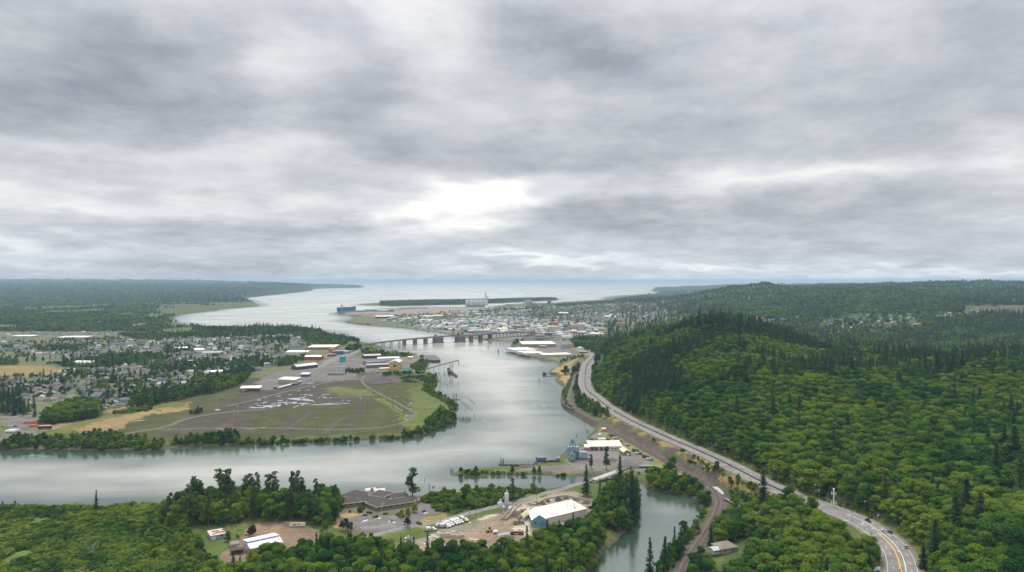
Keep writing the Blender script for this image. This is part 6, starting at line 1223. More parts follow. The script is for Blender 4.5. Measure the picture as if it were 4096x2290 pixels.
# ------------------------------------------------------------------ house, billboards, mast, poles and wires near the camera
def hbldg(name, label, u, v, z, rz, w_, d, h, roof, rise, wall, rc, cat='house'):
    g = P(u, v, z); r = root(name, g, rz, label, cat); wall_mesh(w_, d, h, roof, rise).build('wall', wm(wall), r); roof_mesh(w_, d, h + .01, roof, rise, .6).build('roof', wm(rc, .8), r); wme = MB().box((0, 0, 0), (1.4, .1, 1.2)).mesh('window', GLASS)
    for x in (.25, .7): o = link('window', wme, r); o.location = (w_ * x, -.04, 1.2)
    return r
gzv = lambda u, v, z: float(gz(P(u, v, z).x, P(u, v, z).y)[0])
z_ = gzv(2900, 2230, 8); hbldg('house', 'brown hip-roofed house among the trees beside the railway', 2885, 2216, z_ + .3, .35, 14, 11, 3.2, 'hip', 3.2, (.35,.28,.22), (.235,.195,.175)); hbldg('house_wing', 'pale grey low wing roof left of the brown hip roof', 2856, 2218, z_ + .3, .35, 7, 6, 2.6, 'gx', .9, (.4,.42,.42), (.42,.47,.47), 'shed')
KEEPOUT.append(Pn([(2830,2330),(2830,2180),(2990,2160),(3010,2250),(2960,2330)], z_))
z_ = gzv(3060, 2195, 10); r = mkcar('suv', SIL, 'silver car half hidden among the trees right of the brown roof', None); q = P(3062, 2190, z_); r.location = q; r.rotation_euler = (0, 0, -.7); KEEPOUT.append(Pn([(3030,2240),(3030,2170),(3100,2170),(3100,2240)], z_))
def upole(u, v, hpx, z, label, arms=2, grp='utility poles', rz=0.0):
    g = P(u, v, z); r = root('utility_pole', g, rz, label, 'utility pole', grp); s = hpx * g.y / F; MB().tube((0, 0, -1), (0, 0, s), .18, .12, 7).build('pole', POLE, r)
    am = MB().box((0, 0, 0), (2.6, .14, .16)).mesh('crossarm', POLE)
    for i in range(arms): o = link('crossarm', am, r); o.location = (0, -.15, s - .5 - i * 1.3)
    if arms: o = MB().tube((0, 0, 0), (0, 0, 1.1), .32, .32, 8).build('transformer', STEEL, r); o.location = (0, -.5, s * .62)
    return Vector((g.x, g.y, g.z + s - .4))
Zp = lambda u, v: gzv(u, v, 12)
tops = {}
tops['a'] = upole(3484,2220,92,24,'dark utility pole at the near left edge of the curving road'); tops['b'] = upole(3514,2275,100,23.5,'brown utility pole with transformer nearest the bottom of the road'); tops['c'] = upole(3407,2100,60,22,'dark utility pole between the trees and the road bend')
tops['d'] = upole(3021,2055,82,Zp(3021,2055),'tall utility pole in front of the dark cypress-like conifer'); tops['e'] = upole(3075,2045,30,Zp(3075,2045),'shorter pole right of the tall one by the conifer'); tops['f'] = upole(2970,1965,32,Zp(2970,1965),'small pole on the scrubby bank above the level crossing'); tops['g'] = upole(2922,1920,62,BASE + 1,'pole on the scrub bank beside the railway below the highway')
tops['h'] = upole(2665,1872,82,BASE + .5,'pair of grey poles on the grassy verge, the taller one'); tops['i'] = upole(2602,1832,36,BASE + .5,'pole on the grass strip beside the plant yard'); tops['j'] = upole(2562,1798,26,BASE + .5,'pole between the plant yard and the railway', 1); tops['k'] = upole(2695,1925,72,BASE + .5,'dark pole behind the round dark tree on the verge')
tops['l'] = upole(1638,2122,72,BASE,'brown pole at the parking lot entrance', 1); tops['m'] = upole(1904,2061,66,BASE,'tall pole with white lamp between road and thicket', 1); tops['n'] = upole(1877,2069,42,BASE,'shorter lamp pole left of the tall one between road and thicket', 1); tops['o'] = upole(2145,2006,62,BASE,'tall pole beside the red bark heap', 1); tops['p'] = upole(1945,2132,42,BASE,'bare pole beside the yellow loader in the yard', 0)
tops['q'] = upole(796,2300,84,BASE,'grey utility pole in the thicket near the bottom edge, right one', 1); tops['r'] = upole(561,2315,62,BASE,'grey utility pole in the thicket, left one', 1); tops['s'] = upole(1382,2140,42,BASE,'pale slim pole at the left corner of the parking lot', 0); tops['t'] = upole(148,2310,38,BASE,'pale pole in the marsh near the left corner', 0)
def wire(a, b, sag, label='', n=12, r_=.045):
    m = MB(); pr = None
    for i in range(n + 1):
        t = i / n; q = a.lerp(b, t); q.z -= sag * 4 * t * (1 - t)
        if pr is not None: m.tube(pr, q, r_, r_, 4, 0, False)
        pr = q
    return m
wr = [('d','e',4),('d','f',3),('f','g',3),('c','a',2),('a','b',2),('g','k',4),('k','h',2),('h','i',3),('i','j',2),('q','r',2),('m','o',4),('l','n',4)]
WIREM = wm((.12,.13,.12)); mw = MB()
for (a, b, s) in wr:
    for off in (-1.1, 0, 1.1):
        d = (tops[b] - tops[a]); nn = Vector((-d.y, d.x, 0)).normalized() * off; m = wire(tops[a] + nn, tops[b] + nn, s); mw.add(m.v, m.f)
# long transmission lines sweeping up the hill
for (u0, v0, D0, u1, v1, D1) in ((2700,2090,520,4200,1690,560),(2760,2074,515,4200,1700,556),(2800,2066,510,4200,1712,552),(3160,2000,500,4200,1770,470)):
    a = PD(u0, D0, CAMZ - (v0 - HZ) / F * D0); b = PD(u1, D1, CAMZ - (v1 - HZ) / F * D1); m = wire(a, b, 16, n=22, r_=.05); mw.add(m.v, m.f)
tag(mw.build('power_lines', WIREM), 'thin power lines strung between poles and over the wooded hill', 'power lines')
ms = root('lattice_mast', P(3335, 2030, 22.5), 0, 'white telecom mast with two crowns of antennas beside the highway', 'mast'); MB().tube((0, 0, -1), (0, 0, 13.5), .55, .45, 10).build('pole', WHITE, ms); am = MB()
for zz in (3.2, 10.6):
    for k_ in range(6): a = k_ * 1.047; am.bar((0, 0, zz), (1.7 * math.cos(a), 1.7 * math.sin(a), zz), .15, .15); am.box((1.7 * math.cos(a), 1.7 * math.sin(a), zz - .6), (.35, .25, 2.0))
am.build('antenna_crown', WHITE, ms); am = MB(); am.tube((0, 0, 13.4), (0, 0, 14.8), .7, .7, 10); am.build('top_drum', WHITE, ms)
sg = root('billboard', P(3508, 2312, 26), .1, 'small white advertising board at the bottom edge beside the road', 'billboard'); pm = MB().box((0, 0, -2), (.25, .25, 8)).mesh('post', POLE)
for x in (-1.4, 1.4): o = link('post', pm, sg); o.location = (x, .2, 0)
MB().box((0, 0, 3.0), (4.0, .2, 3.4)).build('panel', wm((.7,.72,.72)), sg); m_b = MB(); m_b.box((0, -.13, 3.2), (3.6, .05, .9)); m_b.build('lower_band', wm((.05,.35,.55)), sg)
for i, (u, v) in enumerate(((2000 - 916 + 0, 2262), (1118, 2276))):
    g = P(u, v + 40, BASE); bb = root('billboard', g, -.7, ['tall billboard seen from behind, left of two at the bottom edge', 'second billboard seen from behind, lower and right of the first'][i], 'billboard'); s = 62 * g.y / F; pm = MB().box((0, 0, -1), (.3, .3, s)).mesh('post', POLE)
    for x in (-2, 2): o = link('post', pm, bb); o.location = (x, 0, 0)
    MB().box((0, -.3, s - 4.2), (5.5, .2, 4.0)).build('panel', wm((.2,.22,.24)), bb)
ub = root('utility_cabinet', P(3514, 2070, 26), .2, 'pale utility cabinet on the bank above the road bend', 'cabinet'); MB().box((0, 0, 0), (1.6, 1, 2.2)).build('body', wm((.5,.52,.5)), ub); MB().box((0, -.53, .2), (1.3, .06, 1.8)).build('door', wm((.42,.44,.42)), ub)
# bare dead trees
def snag(u, v, hpx, z, label, seed):
    g = P(u, v, z); h = hpx * g.y / F; rg = random.Random(seed); m = MB(); m.tube((0, 0, -.5), (0, 0, h), .22, .05, 6)
    for i in range(9):
        zz = h * rg.uniform(.35, .95); a = rg.uniform(0, 6.28); l = (h - zz) * .5 + 1.2; e = Vector((l * math.cos(a), l * math.sin(a), zz + l * .8)); m.tube((0, 0, zz), e, .09, .03, 5); e2 = e + Vector((l * .5 * math.cos(a + .7), l * .5 * math.sin(a + .7), l * .6)); m.tube(e, e2, .04, .02, 4)
    o = m.build('dead_tree', wm((.42,.41,.38))); o.location = g; tag(o, label, 'tree')
for i, (u, v, h, lab) in enumerate([(3203,2215,62,'bare white dead tree standing clear in the near wood'),(3085,2215,60,'bare dead tree beside the hidden silver car'),(3100,2225,58,'second bare dead tree beside the hidden silver car'),(3030,2262,70,'leaning bare dead tree below the hidden silver car'),(2160,2240,60,'grey dead tree in the wood before the blue workshop'),(372,2235,60,'bare thin snag in the middle of the marsh')]): snag(u, v, h, gzv(u, v, 10 if u > 2500 else 3), lab, i)
# ------------------------------------------------------------------ long river bridge
BR = [(1442,1387,4),(1482,1385,6.5),(1522,1383,9.5),(1570,1381,12.5),(1617,1380,15.5),(1660,1377.5,17),(1702,1375.5,18.5),(1752,1372,19.5),(1797,1370,20),(1840,1368,19.5),(1884,1365.5,19.5),(1922,1363,19.5),(1960,1359,19),(2010,1355,18.5),(2053,1351,17),(2100,1347,14.5),(2140,1344,11)]
bpts = []
for u, v, z in BR: q = P(u, v, 0); bpts.append((q.x, q.y, z))
bpts = catmull(np.array(bpts), 4); b0 = bpts[40].copy(); b0[2] = 0; br = root('river_bridge', tuple(b0), 0, 'long grey concrete bridge crossing the river on piers to the downtown', 'bridge'); q = bpts - b0
BRC = mat('bridge_concrete', (.20, .195, .19), .85, .15, .2); m_b = MB()
for i in range(len(q) - 1): m_b.bar(q[i] - (0, 0, .6), q[i + 1] - (0, 0, .6), 17, 2.2)
m_b.build('deck', BRC, br)
for s in (-8.4, 8.4):
    e = offp(q, s); m_b = MB()
    for i in range(len(e) - 1): m_b.bar(e[i] + (0, 0, 1.1), e[i + 1] + (0, 0, 1.1), .4, 1.2)
    m_b.build('railing', CONCD, br)
def bz(x): return float(np.interp(x, bpts[:, 0], bpts[:, 2]))
def brot(x):
    i = int(np.argmin(abs(bpts[:, 0] - x))); i = min(max(i, 1), len(bpts) - 2); d = bpts[i + 1] - bpts[i - 1]; return math.atan2(d[1], d[0])
for u, v in ((1617,1380),(1660,1377.5),(1702,1375.5),(1884,1365.5),(1922,1363),(1960,1359)):
    g = P(u, v, 0); m_b = MB(); m_b.box((0, 0, -3), (9, 13, bz(g.x) + 1.4)); m_b.box((0, 0, bz(g.x) - 3.2), (10.5, 15, 1.6)); o = m_b.build('pier', CONCD, br); o.location = g - Vector(b0); o.rotation_euler = (0, 0, brot(g.x))
for u, v, w_ in ((1752,1372,28),(1840,1368,28)):
    g = P(u, v, 0); m_b = MB(); m_b.box((0, 0, -3), (w_ + 6, 26, 5)); m_b.box((0, 0, 2), (w_, 22, bz(g.x) - 3.4)); o = m_b.build('bascule_pier', CONCD, br); o.location = g - Vector(b0); o.rotation_euler = (0, 0, brot(g.x))
    m_b = MB()
    for x in (-9, -3, 3, 9): m_b.box((x, -11.1, 5), (1.0, .3, 9))
    m_b.build('pier_rib', DARKST, o)
g = P(1742, 1371, 0); o = MB().box((0, 0, 0), (9, 6, 5)).build('control_house', CONCD, br); o.location = g - Vector(b0) + Vector((0, 4, bz(g.x) + .5))
for u in (1527,1532,1538,1560,1565,1569,1593,1597,1601): g = P(u, 1382.5, 0); o = MB().tube((0, 0, -3), (0, 0, bz(g.x) - 1.6), .9, .9, 8).build('column', CONCD, br); o.location = g - Vector(b0)
for i, u in enumerate(range(1985, 2140, 14)): g = P(u, 1352 - (u - 1985) * .05, BASE); o = MB().box((0, 0, -1), (2, 12, bz(g.x) - 3.5)).build('column', CONCD, br); o.location = g - Vector(b0)
pp = drape(path3([(1300,1428),(1340,1412),(1390,1402),(1425,1392),(1444,1387)], BASE), .2); m_b = MB(); strip(m_b, pp, 8, -8, .1); struct(m_b.build('bridge_approach_road', ASPHL))
g0 = P(2090, 1363, 0); tb = root('truss_bridge', g0, .5, 'dark arched steel truss bridge behind the white shopping roofs', 'bridge'); Lt = 118
m_b = MB(); m_b.box((Lt / 2, 0, 5), (Lt + 60, 12, 1.6)); m_b.build('deck', BRC, tb)
for y in (-6, 6):
    m_b = MB(); pr = None
    for i in range(13):
        x = Lt * i / 12; zt = 6.6 + 15 * math.sin(math.pi * (i + .4) / 12.8)
        if pr: m_b.bar(pr, (x, y, zt), .9, .9); m_b.bar((pr[0], y, 6.5), (x, y, zt), .5, .5)
        m_b.bar((x, y, 6.2), (x, y, zt), .5, .5); pr = (x, y, zt)
    m_b.build('truss', DARKST, tb)
for x in (0, Lt): MB().box((x, 0, -3), (5, 13, 8)).build('abutment', CONCD, tb)
# ------------------------------------------------------------------ shopping centre with white roofs
bldg('department_store', 'largest white-roofed store at the shopping centre, behind the others', (2088,1390), (2224,1389), 95, 9, 'flat', 1, (.27,.21,.15), (.66,.65,.62), win=0, vent=14, clearit=True)
bldg('store_block', 'tan entrance block at the right foot of the largest white-roofed store', (2158,1394), (2186,1394), 14, 7, 'flat', 1, (.33,.26,.18), (.4,.35,.28), clearit=False)
bldg('mall_wing', 'white-roofed shopping wing nearest the river mouth', (2063,1412), (2150,1408), 70, 6.5, 'flat', 1, (.62,.65,.68), (.66,.66,.64), vent=12); bldg('mall_wing', 'middle white-roofed shopping wing with many roof vents', (2109,1424), (2178,1420), 60, 6, 'flat', 1, (.55,.53,.50), (.66,.66,.64), vent=12, win=4); bldg('mall_wing', 'long front shopping wing with cream walls along the shore road', (2172,1431), (2287,1428), 42, 6.5, 'flat', 1, (.42,.38,.32), (.72,.71,.66), vent=8, win=3)
bldg('green_roof_restaurant', 'green-roofed pavilion beside the shopping centre car park', (2310,1402), (2336,1402), 26, 5, 'hip', 5, (.3,.33,.3), (.22,.33,.30)); bldg('white_roof_kiosk', 'low white hipped roof beside the tall sign', (2350,1402), (2374,1402), 20, 3, 'hip', 3, (.5,.48,.45), (.72,.70,.62)); bldg('pink_roof_stall', 'magenta-roofed stall at the foot of the hill', (2376,1397), (2396,1397), 18, 3, 'hip', 3, (.5,.3,.4), (.55,.20,.35)); bldg('dark_motel', 'dark-walled low motel below the green pavilion', (2320,1417), (2355,1417), 14, 6, 'flat', 1, (.07,.06,.06), (.3,.3,.32), win=4)
g = P(2357, 1428, BASE); r = root('pylon_sign', g, 0, 'tall white pylon sign standing by the highway below the hill', 'sign'); MB().box((0, 0, 0), (1.2, 1.0, 10)).build('post', STEEL, r); MB().box((0, 0, 9), (5.5, 1.2, 9)).build('panel', wm((.62,.66,.64)), r); MB().box((0, -.65, 13), (4.4, .1, 4)).build('inset_panel', wm((.32,.45,.40)), r)
patch('car_park', [(2190,1412),(2240,1409),(2330,1406),(2350,1414),(2300,1424),(2292,1412),(2180,1414)], ASPH, BASE + .07); patch('car_park', [(2228,1404),(2240,1378),(2345,1376),(2352,1400)], ASPH, BASE + .05)
cols = [WHT, SIL, GRYC, BLK, RED, BLU, WHT, SIL, (.3,.02,.02), (.5,.5,.5)]
def tinycar(c):
    k_ = ('tiny', c)
    if k_ not in proto:
        b = MB(); loft(b, [(-2.2, .9, .3, .95, .85), (2.2, .88, .3, .8, .8)], 0); loft(b, [(-1.7, .85, .92, .95, .8), (-1.1, .82, .92, 1.5, .68), (.4, .82, .92, 1.5, .68), (1.1, .82, .9, .93, .8)], 1); proto[k_] = b.mesh('car', [wm(c, .3), GLASS])
    o = bpy.data.objects.new('car', proto[k_]); COL.objects.link(o); return o
def lotcars(poly_pts, nx, ny, lab, grp, yaw, pr=.85):
    (u0, v0), (u1, v1), (u2, v2), (u3, v3) = poly_pts
    for j in range(ny):
        for i in range(nx):
            if rp.random() > pr: continue
            s, t = (i + .5) / nx, (j + .5) / ny; u = (u0 * (1 - s) + u1 * s) * (1 - t) + (u3 * (1 - s) + u2 * s) * t; v = (v0 * (1 - s) + v1 * s) * (1 - t) + (v3 * (1 - s) + v2 * s) * t
            o = tinycar(rp.choice(cols)); o.location = P(u + rp.uniform(-.4, .4), v, BASE + .08); o.rotation_euler = (0, 0, yaw); tag(o, lab, 'car', grp)
lotcars([(2246,1381),(2340,1378),(2346,1394),(2240,1399)], 21, 6, 'car in the dense rows of the dealer lot below the hill', 'dealer lot cars', .9, .9)
lotcars([(2195,1408),(2330,1404),(2335,1414),(2200,1416)], 15, 3, 'car parked in the shopping centre car park', 'shopping centre cars', 1.2, .45); lotcars([(2140,1424),(2168,1424),(2170,1428),(2140,1429)], 5, 2, 'car parked behind the middle shopping wing', 'cars behind the shopping wing', .3, .8)
lotcars([(2375,1371),(2420,1370),(2416,1378),(2372,1380)], 9, 2, 'car in the small lot at the foot of the hill', 'cars at the hill foot', .6, .9); lotcars([(1205,1436),(1216,1434),(1290,1448),(1200,1450)], 9, 3, 'car parked in front of the red shed', 'cars before the red shed', .5, .8); lotcars([(905,1399),(1010,1396),(1012,1403),(905,1405)], 15, 2, 'car in the bright row behind the left-bank houses', 'left-bank car lot', .8, .9)
lotcars([(1470,1489),(1530,1487),(1530,1494),(1466,1496)], 8, 2, 'vehicle among the clutter left of the yellow shed', 'vehicles by the yellow shed', .6, .8); lotcars([(2275,1452),(2300,1448),(2306,1456),(2270,1468)], 5, 2, 'car parked in the waterfront park', 'park cars', .9, .5)
patch('park_car_park', [(2268,1476),(2276,1460),(2300,1445),(2345,1424),(2372,1408),(2380,1408),(2340,1440),(2300,1466),(2285,1494),(2268,1494)], ASPHL, BASE + .08)
# ------------------------------------------------------------------ downtown blocks: (u1, u2, base v, storey height m, depth m, wall, roof, windows, rows, label, roof kind)
TAN=(.40,.34,.26); CRM=(.50,.45,.36); BRKC=(.28,.13,.09); GRYW=(.36,.37,.38); WHW=(.62,.62,.62); SAL=(.42,.24,.18)
for (u1, u2, v, h, d, wc, rc, wn, rw, lab, rk) in [
 (2284,2339,1320,21,30,CRM,(.4,.37,.32),9,5,'tall cream downtown block with rows of windows','flat'),(2339,2345,1321,14,25,TAN,(.4,.36,.3),2,3,'narrow tan annex right of the tall cream block','flat'),(2466,2500,1312,20,25,SAL,(.3,.2,.17),6,5,'reddish-brown block at the left of the pair near the hill','flat'),(2550,2578,1303,18,25,(.26,.19,.17),(.28,.22,.2),5,5,'reddish-brown block at the right of the pair near the hill','flat'),
 (2052,2100,1319,15,30,(.30,.22,.19),(.3,.25,.22),7,3,'brown stone block left of the cream one','flat'),(2190,2238,1325,17,28,CRM,(.5,.46,.38),7,4,'broad cream block in the centre of downtown','flat'),(2196,2234,1305,16,28,(.42,.20,.12),(.35,.2,.15),6,3,'orange-brown block behind the broad cream one','flat'),(2068,2108,1329,11,26,TAN,(.42,.36,.28),6,2,'tan two-storey block below the brown stone one','flat'),
 (1909,1954,1333,10,30,GRYW,(.5,.5,.5),5,2,'pale grey block beside the rail yard','flat'),(2042,2076,1334,9,22,(.16,.30,.22),(.24,.36,.28),7,3,'pale green three-storey block above the bridge','flat'),(2118,2141,1336,9,22,(.38,.08,.06),(.36,.12,.1),3,2,'red brick block beside the bridge ramp','flat'),(2180,2221,1343,9,24,(.16,.10,.09),(.3,.28,.27),6,2,'dark brick block behind the truss bridge','flat'),
 (2280,2316,1336,9,26,SAL,(.42,.40,.38),6,2,'salmon low block with white roof edge','flat'),(2310,2345,1339,8,26,(.38,.14,.10),(.62,.60,.57),5,2,'red-fronted block with pale roof','flat'),(2360,2415,1346,9,32,(.42,.42,.40),(.62,.60,.52),6,1,'low hall with broad pale hipped roof near the hill','hip'),(2355,2395,1322,11,24,GRYW,(.45,.46,.48),6,2,'grey-white block with dark windows near the hill','flat'),(2395,2420,1326,9,22,TAN,(.35,.3,.26),4,2,'tan block with pink roof near the hill','flat'),
 (2250,2310,1364,9,24,(.5,.5,.5),(.18,.17,.17),8,2,'white-gabled dark-roofed lodge above the car lot','gx'),(2367,2425,1366,6,30,(.35,.33,.32),(.72,.72,.70),6,1,'long white-roofed store above the car lot','flat'),(2140,2180,1351,8,22,GRYW,(.42,.44,.47),6,2,'grey block right of the truss bridge','flat'),(2225,2262,1347,7,24,GRYW,(.45,.43,.40),5,1,'low grey hall behind the truss bridge','flat'),(2245,2285,1352,5,28,(.12,.12,.12),(.62,.62,.6),4,1,'dark-walled store with white roof strip','flat'),
 (1990,2030,1324,8,26,CRM,(.66,.62,.55),5,1,'cream hall with pale roof in the left of downtown','gx'),(1945,1985,1318,7,26,TAN,(.3,.26,.24),5,1,'tan warehouse with brown roof in the left of downtown','gx'),(2000,2030,1330,6,24,(.5,.44,.34),(.60,.56,.46),4,1,'cream shed with curved tan roof near the rail yard','gx'),(1925,1955,1298,5,30,(.1,.2,.4),(.7,.7,.7),3,1,'blue-fronted store in the left of downtown','flat'),(1840,1870,1309,5,28,WHW,(.78,.78,.78),4,1,'white flat store beside the rail yard','flat'),(1875,1910,1320,6,28,GRYW,(.75,.75,.74),4,1,'grey store with bright roof above the rail yard','flat'),
 (2130,2175,1312,8,28,TAN,(.42,.2,.18),6,2,'tan block with red roof centre left of downtown','flat'),(2148,2190,1320,7,26,CRM,(.55,.52,.45),6,1,'low cream block in front of the red-roofed one','flat'),(1985,2022,1300,6,30,WHW,(.82,.80,.78),4,1,'bright white-roofed store among the left downtown blocks','flat'),(2025,2045,1311,5,24,(.3,.2,.3),(.7,.7,.7),3,1,'small mauve-fronted store in left downtown','flat'),
 (2232,2275,1258,7,45,(.45,.42,.36),(.75,.73,.68),5,1,'wide white-roofed school among the far houses','gx'),(2420,2468,1271,6,45,(.35,.42,.5),(.78,.78,.78),5,1,'white-roofed store on the far flats below the houses','gx'),(2440,2462,1268,9,35,WHW,(.80,.80,.78),0,1,'rounded white roof beside the far store','hip'),(2178,2200,1278,10,25,(.42,.22,.12),(.35,.2,.14),4,2,'orange brick block amid the far houses','flat'),(2474,2500,1262,7,30,WHW,(.72,.72,.72),4,1,'white block far right of the flats','flat'),
 (1828,1870,1266,5,40,GRYW,(.80,.80,.80),4,1,'long white warehouse roof far left of downtown','flat'),(1900,1940,1259,5,40,GRYW,(.82,.82,.82),4,1,'long white warehouse roof below the silos, left','flat'),(1862,1905,1251,5,40,GRYW,(.72,.74,.76),4,1,'grey warehouse roof at the foot of the silos','flat'),(1925,1965,1242,5,40,GRYW,(.8,.8,.8),4,1,'bright warehouse right below the silos','flat'),(2060,2102,1236,6,45,(.4,.15,.1),(.82,.82,.82),4,1,'white-roofed mill building with red end wall','flat'),(2062,2128,1245,6,45,GRYW,(.82,.82,.84),6,1,'longest white mill roof right of the silos','flat'),
 (1500,1545,1274,9,30,(.05,.07,.12),(.75,.75,.77),5,1,'dark blue open shed with white roof on the mill point','shed'),(1540,1572,1272,8,28,(.3,.36,.4),(.78,.78,.8),3,1,'pale shed right of the dark blue one on the mill point','shed'),(1565,1578,1268,12,14,(.3,.42,.44),(.35,.45,.46),0,1,'tall grey-green mill tower block','flat'),(1600,1640,1281,6,30,(.24,.22,.2),(.42,.40,.36),4,1,'brown mill shed beyond the mill point','gx'),(1690,1735,1270,6,34,CRM,(.80,.78,.74),4,1,'white-roofed hall in the mill district, left','gx'),(1735,1770,1268,6,34,CRM,(.78,.74,.66),4,1,'cream-roofed hall in the mill district, right','gx'),
 (1625,1668,1276,5,30,GRYW,(.75,.75,.75),3,1,'pale low store amid the mill district','flat'),(1676,1730,1284,5,30,(.3,.3,.3),(.8,.8,.8),4,1,'white low store amid the mill district','flat'),(1760,1785,1286,5,30,(.4,.12,.08),(.78,.78,.78),3,1,'red and white store in the mill district','flat'),(1788,1815,1297,5,30,GRYW,(.82,.82,.82),3,1,'bright white store near the rail yard','flat'),(1830,1870,1288,5,30,GRYW,(.76,.76,.78),3,1,'silver-roofed store near the rail yard','flat')]:
    bldg('town_block' if h > 8 else 'store_building', lab, (u1, v), (u2, v), d, h, rk, h * .25 + 1, wc, rc, win=min(wn, 9), rows=rw, wsize=(2.0, 1.7), clearit=True)
for (u1, u2, v, h, d, wc, rc, lab) in [(1424,1462,1249,9,30,(.14,.30,.32),(.17,.34,.36),'teal port warehouse nearest the ship'),(1456,1506,1247,12,34,(.17,.33,.34),(.2,.36,.37),'longer teal port warehouse behind the first'),(1508,1568,1247,8,30,(.04,.07,.16),(.80,.82,.85),'dark blue port shed with bright roof'),(1555,1574,1247,9,30,(.05,.12,.25),(.1,.16,.3),'square blue port shed right of the bright roof')]: bldg('port_warehouse', lab, (u1, v), (u2, v), d, h, 'gx', 2, wc, rc, cat='warehouse')
def ridge(u0, v0, u1, v1, wd, h, m, name, label, seed):
    a, b = P(u0, v0, BASE), P(u1, v1, BASE); d = b - a; L = d.length; n = max(4, int(L / 12)); rg = random.Random(seed); vs, fs = [], []; nn = Vector((-d.y, d.x, 0)).normalized()
    for i in range(n + 1):
        p_ = a + d * (i / n); hh = h * rg.uniform(.6, 1.1) * (1 if 0 < i < n else .3)
        for s, z in ((-1, -.2), (-.55, hh * .85), (.1, hh), (.6, hh * .8), (1, -.2)): vs.append(tuple(p_ - a + nn * s * wd * rg.uniform(.85, 1.15) + Vector((0, 0, z))))
    for i in range(n):
        for j in range(4): fs.append((5 * i + j, 5 * i + 5 + j, 5 * i + 6 + j, 5 * i + 1 + j))
    o = MB().add(vs, fs).build(name, m); o.location = a; return tag(o, label, 'log pile')
LOGM = mat('far_logs', (.30, .15, .09), .95, .3, .15); LOGG = mat('grey_logs', (.14, .11, .09), .95, .3, .15)
ridge(1392,1255,1550,1259,26,6,LOGM,'log_deck','orange-brown log deck along the near edge of the port point',1); ridge(1510,1243,1640,1240,30,7,LOGM,'log_deck','orange log deck behind the blue port shed',2); ridge(1590,1236,1710,1234,20,8,LOGG,'log_deck','long dark log deck at the far edge of the port',3); ridge(1400,1262,1620,1264,8,4,LOGG,'log_deck','thin dark log row on the near side of the port road',4); ridge(1382,1286,1450,1295,14,4,LOGG,'scrap_heap','dark scrap heap on the mill point shore, left',5); ridge(1470,1297,1530,1290,18,6,LOGG,'scrap_heap','brown scrap heap on the mill point shore, right',6); ridge(1720,1246,1850,1240,20,5,mat('orange_chips', (.40,.20,.12), .95, .2, .1),'chip_pile','orange wood chip pile left of the silos',7)
for k_, (v0, v1) in enumerate(((1303,1325),(1307,1331),(1311,1336))):
    for i in range(15):
        u = 1688 + i * 14.2 + k_ * 9; v = v0 + (v1 - v0) * i / 14; g = P(u, v, BASE); o = MB().box((0, 0, 0), (15, 3, 3.8)).build('rail_wagon', wm([(.07,.06,.07),(.30,.12,.07),(.35,.36,.38),(.12,.09,.08),(.24,.22,.2)][(i * 3 + k_) % 5])); o.location = g; o.rotation_euler = (0, 0, -.75); tag(o, 'freight wagon in the long strings of the downtown rail yard', 'wagon', 'freight wagons in the rail yard')
# grain silos, tower
g0 = P(1862, 1229, BASE); gs = root('grain_silos', g0, 0, 'huge pale grain silos with tower standing far off by the bay', 'silos'); U_ = lambda u: (u - 1862) / F * g0.y; SIL_ = mat('silo_concrete', (.50, .51, .52), .8, .06, .05)
for i in range(9): o = MB().lathe((0, 0, -1), [(12.5, 0), (12.5, 50), (8, 52)], 16).build('silo', SIL_, gs, True); o.location = (U_(1868.5 + i * 9.3), (i % 2) * 8, 0)
MB().box((U_(1905), 6, 50), (150, 10, 5)).build('gallery', SIL_, gs); m_b = MB(); m_b.box((U_(1942), 6, 0), (9, 12, 104)); m_b.box((U_(1949), 6, 0), (9, 12, 82)); m_b.box((U_(1940.5), 6, 104), (5, 5, 8)); m_b.box((U_(1888), 6, 52), (5, 5, 18)); m_b.build('tower', SIL_, gs); MB().lathe((U_(1946), -30, 0), [(14, 0), (12, 7), (6, 11), (.5, 13)], 14).build('dome', WHITE, gs); MB().bar((U_(1922), 10, 52), (U_(1917), 10, 92), 1.2, 1.2).build('crane_jib', STEEL, gs)
for (u1, u2, v, h, lab) in ((2098,2126,1222,40,'pale mill block with stacks by the bay'),(2022,2060,1226,16,'light frame mill building by the bay'),(2120,2144,1222,22,'lower pale mill block right of the stacks'),(2190,2204,1216,26,'dark blue crane house by the bay')): bldg('mill_block', lab, (u1, v), (u2, v), 40, h, 'flat', 1, (.36,.40,.44) if h != 26 else (.06,.10,.18), (.5,.52,.54), win=5, rows=2, wsize=(4, 3), cat='mill')
# ship
s0 = P(1355, 1248.5, 0); s1 = P(1421, 1243.5, 0); d = s1 - s0; Ls = d.length; sp = root('car_carrier_ship', s0, math.atan2(d.y, d.x), 'big blue box-shaped ship with white deck moored at the port', 'ship'); BLUH = wm((.03,.12,.33), .5); HULL2 = wm((.02,.07,.22), .5); W2 = 30
h_ = MB(); loft(h_, [(-2, 12, 3, 26, 14), (8, 15, -1.5, 28, 15.5), (Ls * .82, 15, -1.5, 28, 15.5), (Ls * .95, 9, -1.5, 28, 12), (Ls + 2, 1.5, 2, 27, 6)]); h_.build('hull', BLUH, sp); st = MB(); loft(st, [(-2.3, 12.2, 3, 24, 13.8), (Ls * .33, 15.3, -1.2, 22, 15.6)]); st.build('stern_panel', HULL2, sp); st = MB(); loft(st, [(2, 14.5, 24.5, 28.4, 15.7), (Ls * .9, 14.5, 24.5, 28.4, 15.7)]); st.build('green_band', wm((.05,.30,.28)), sp)
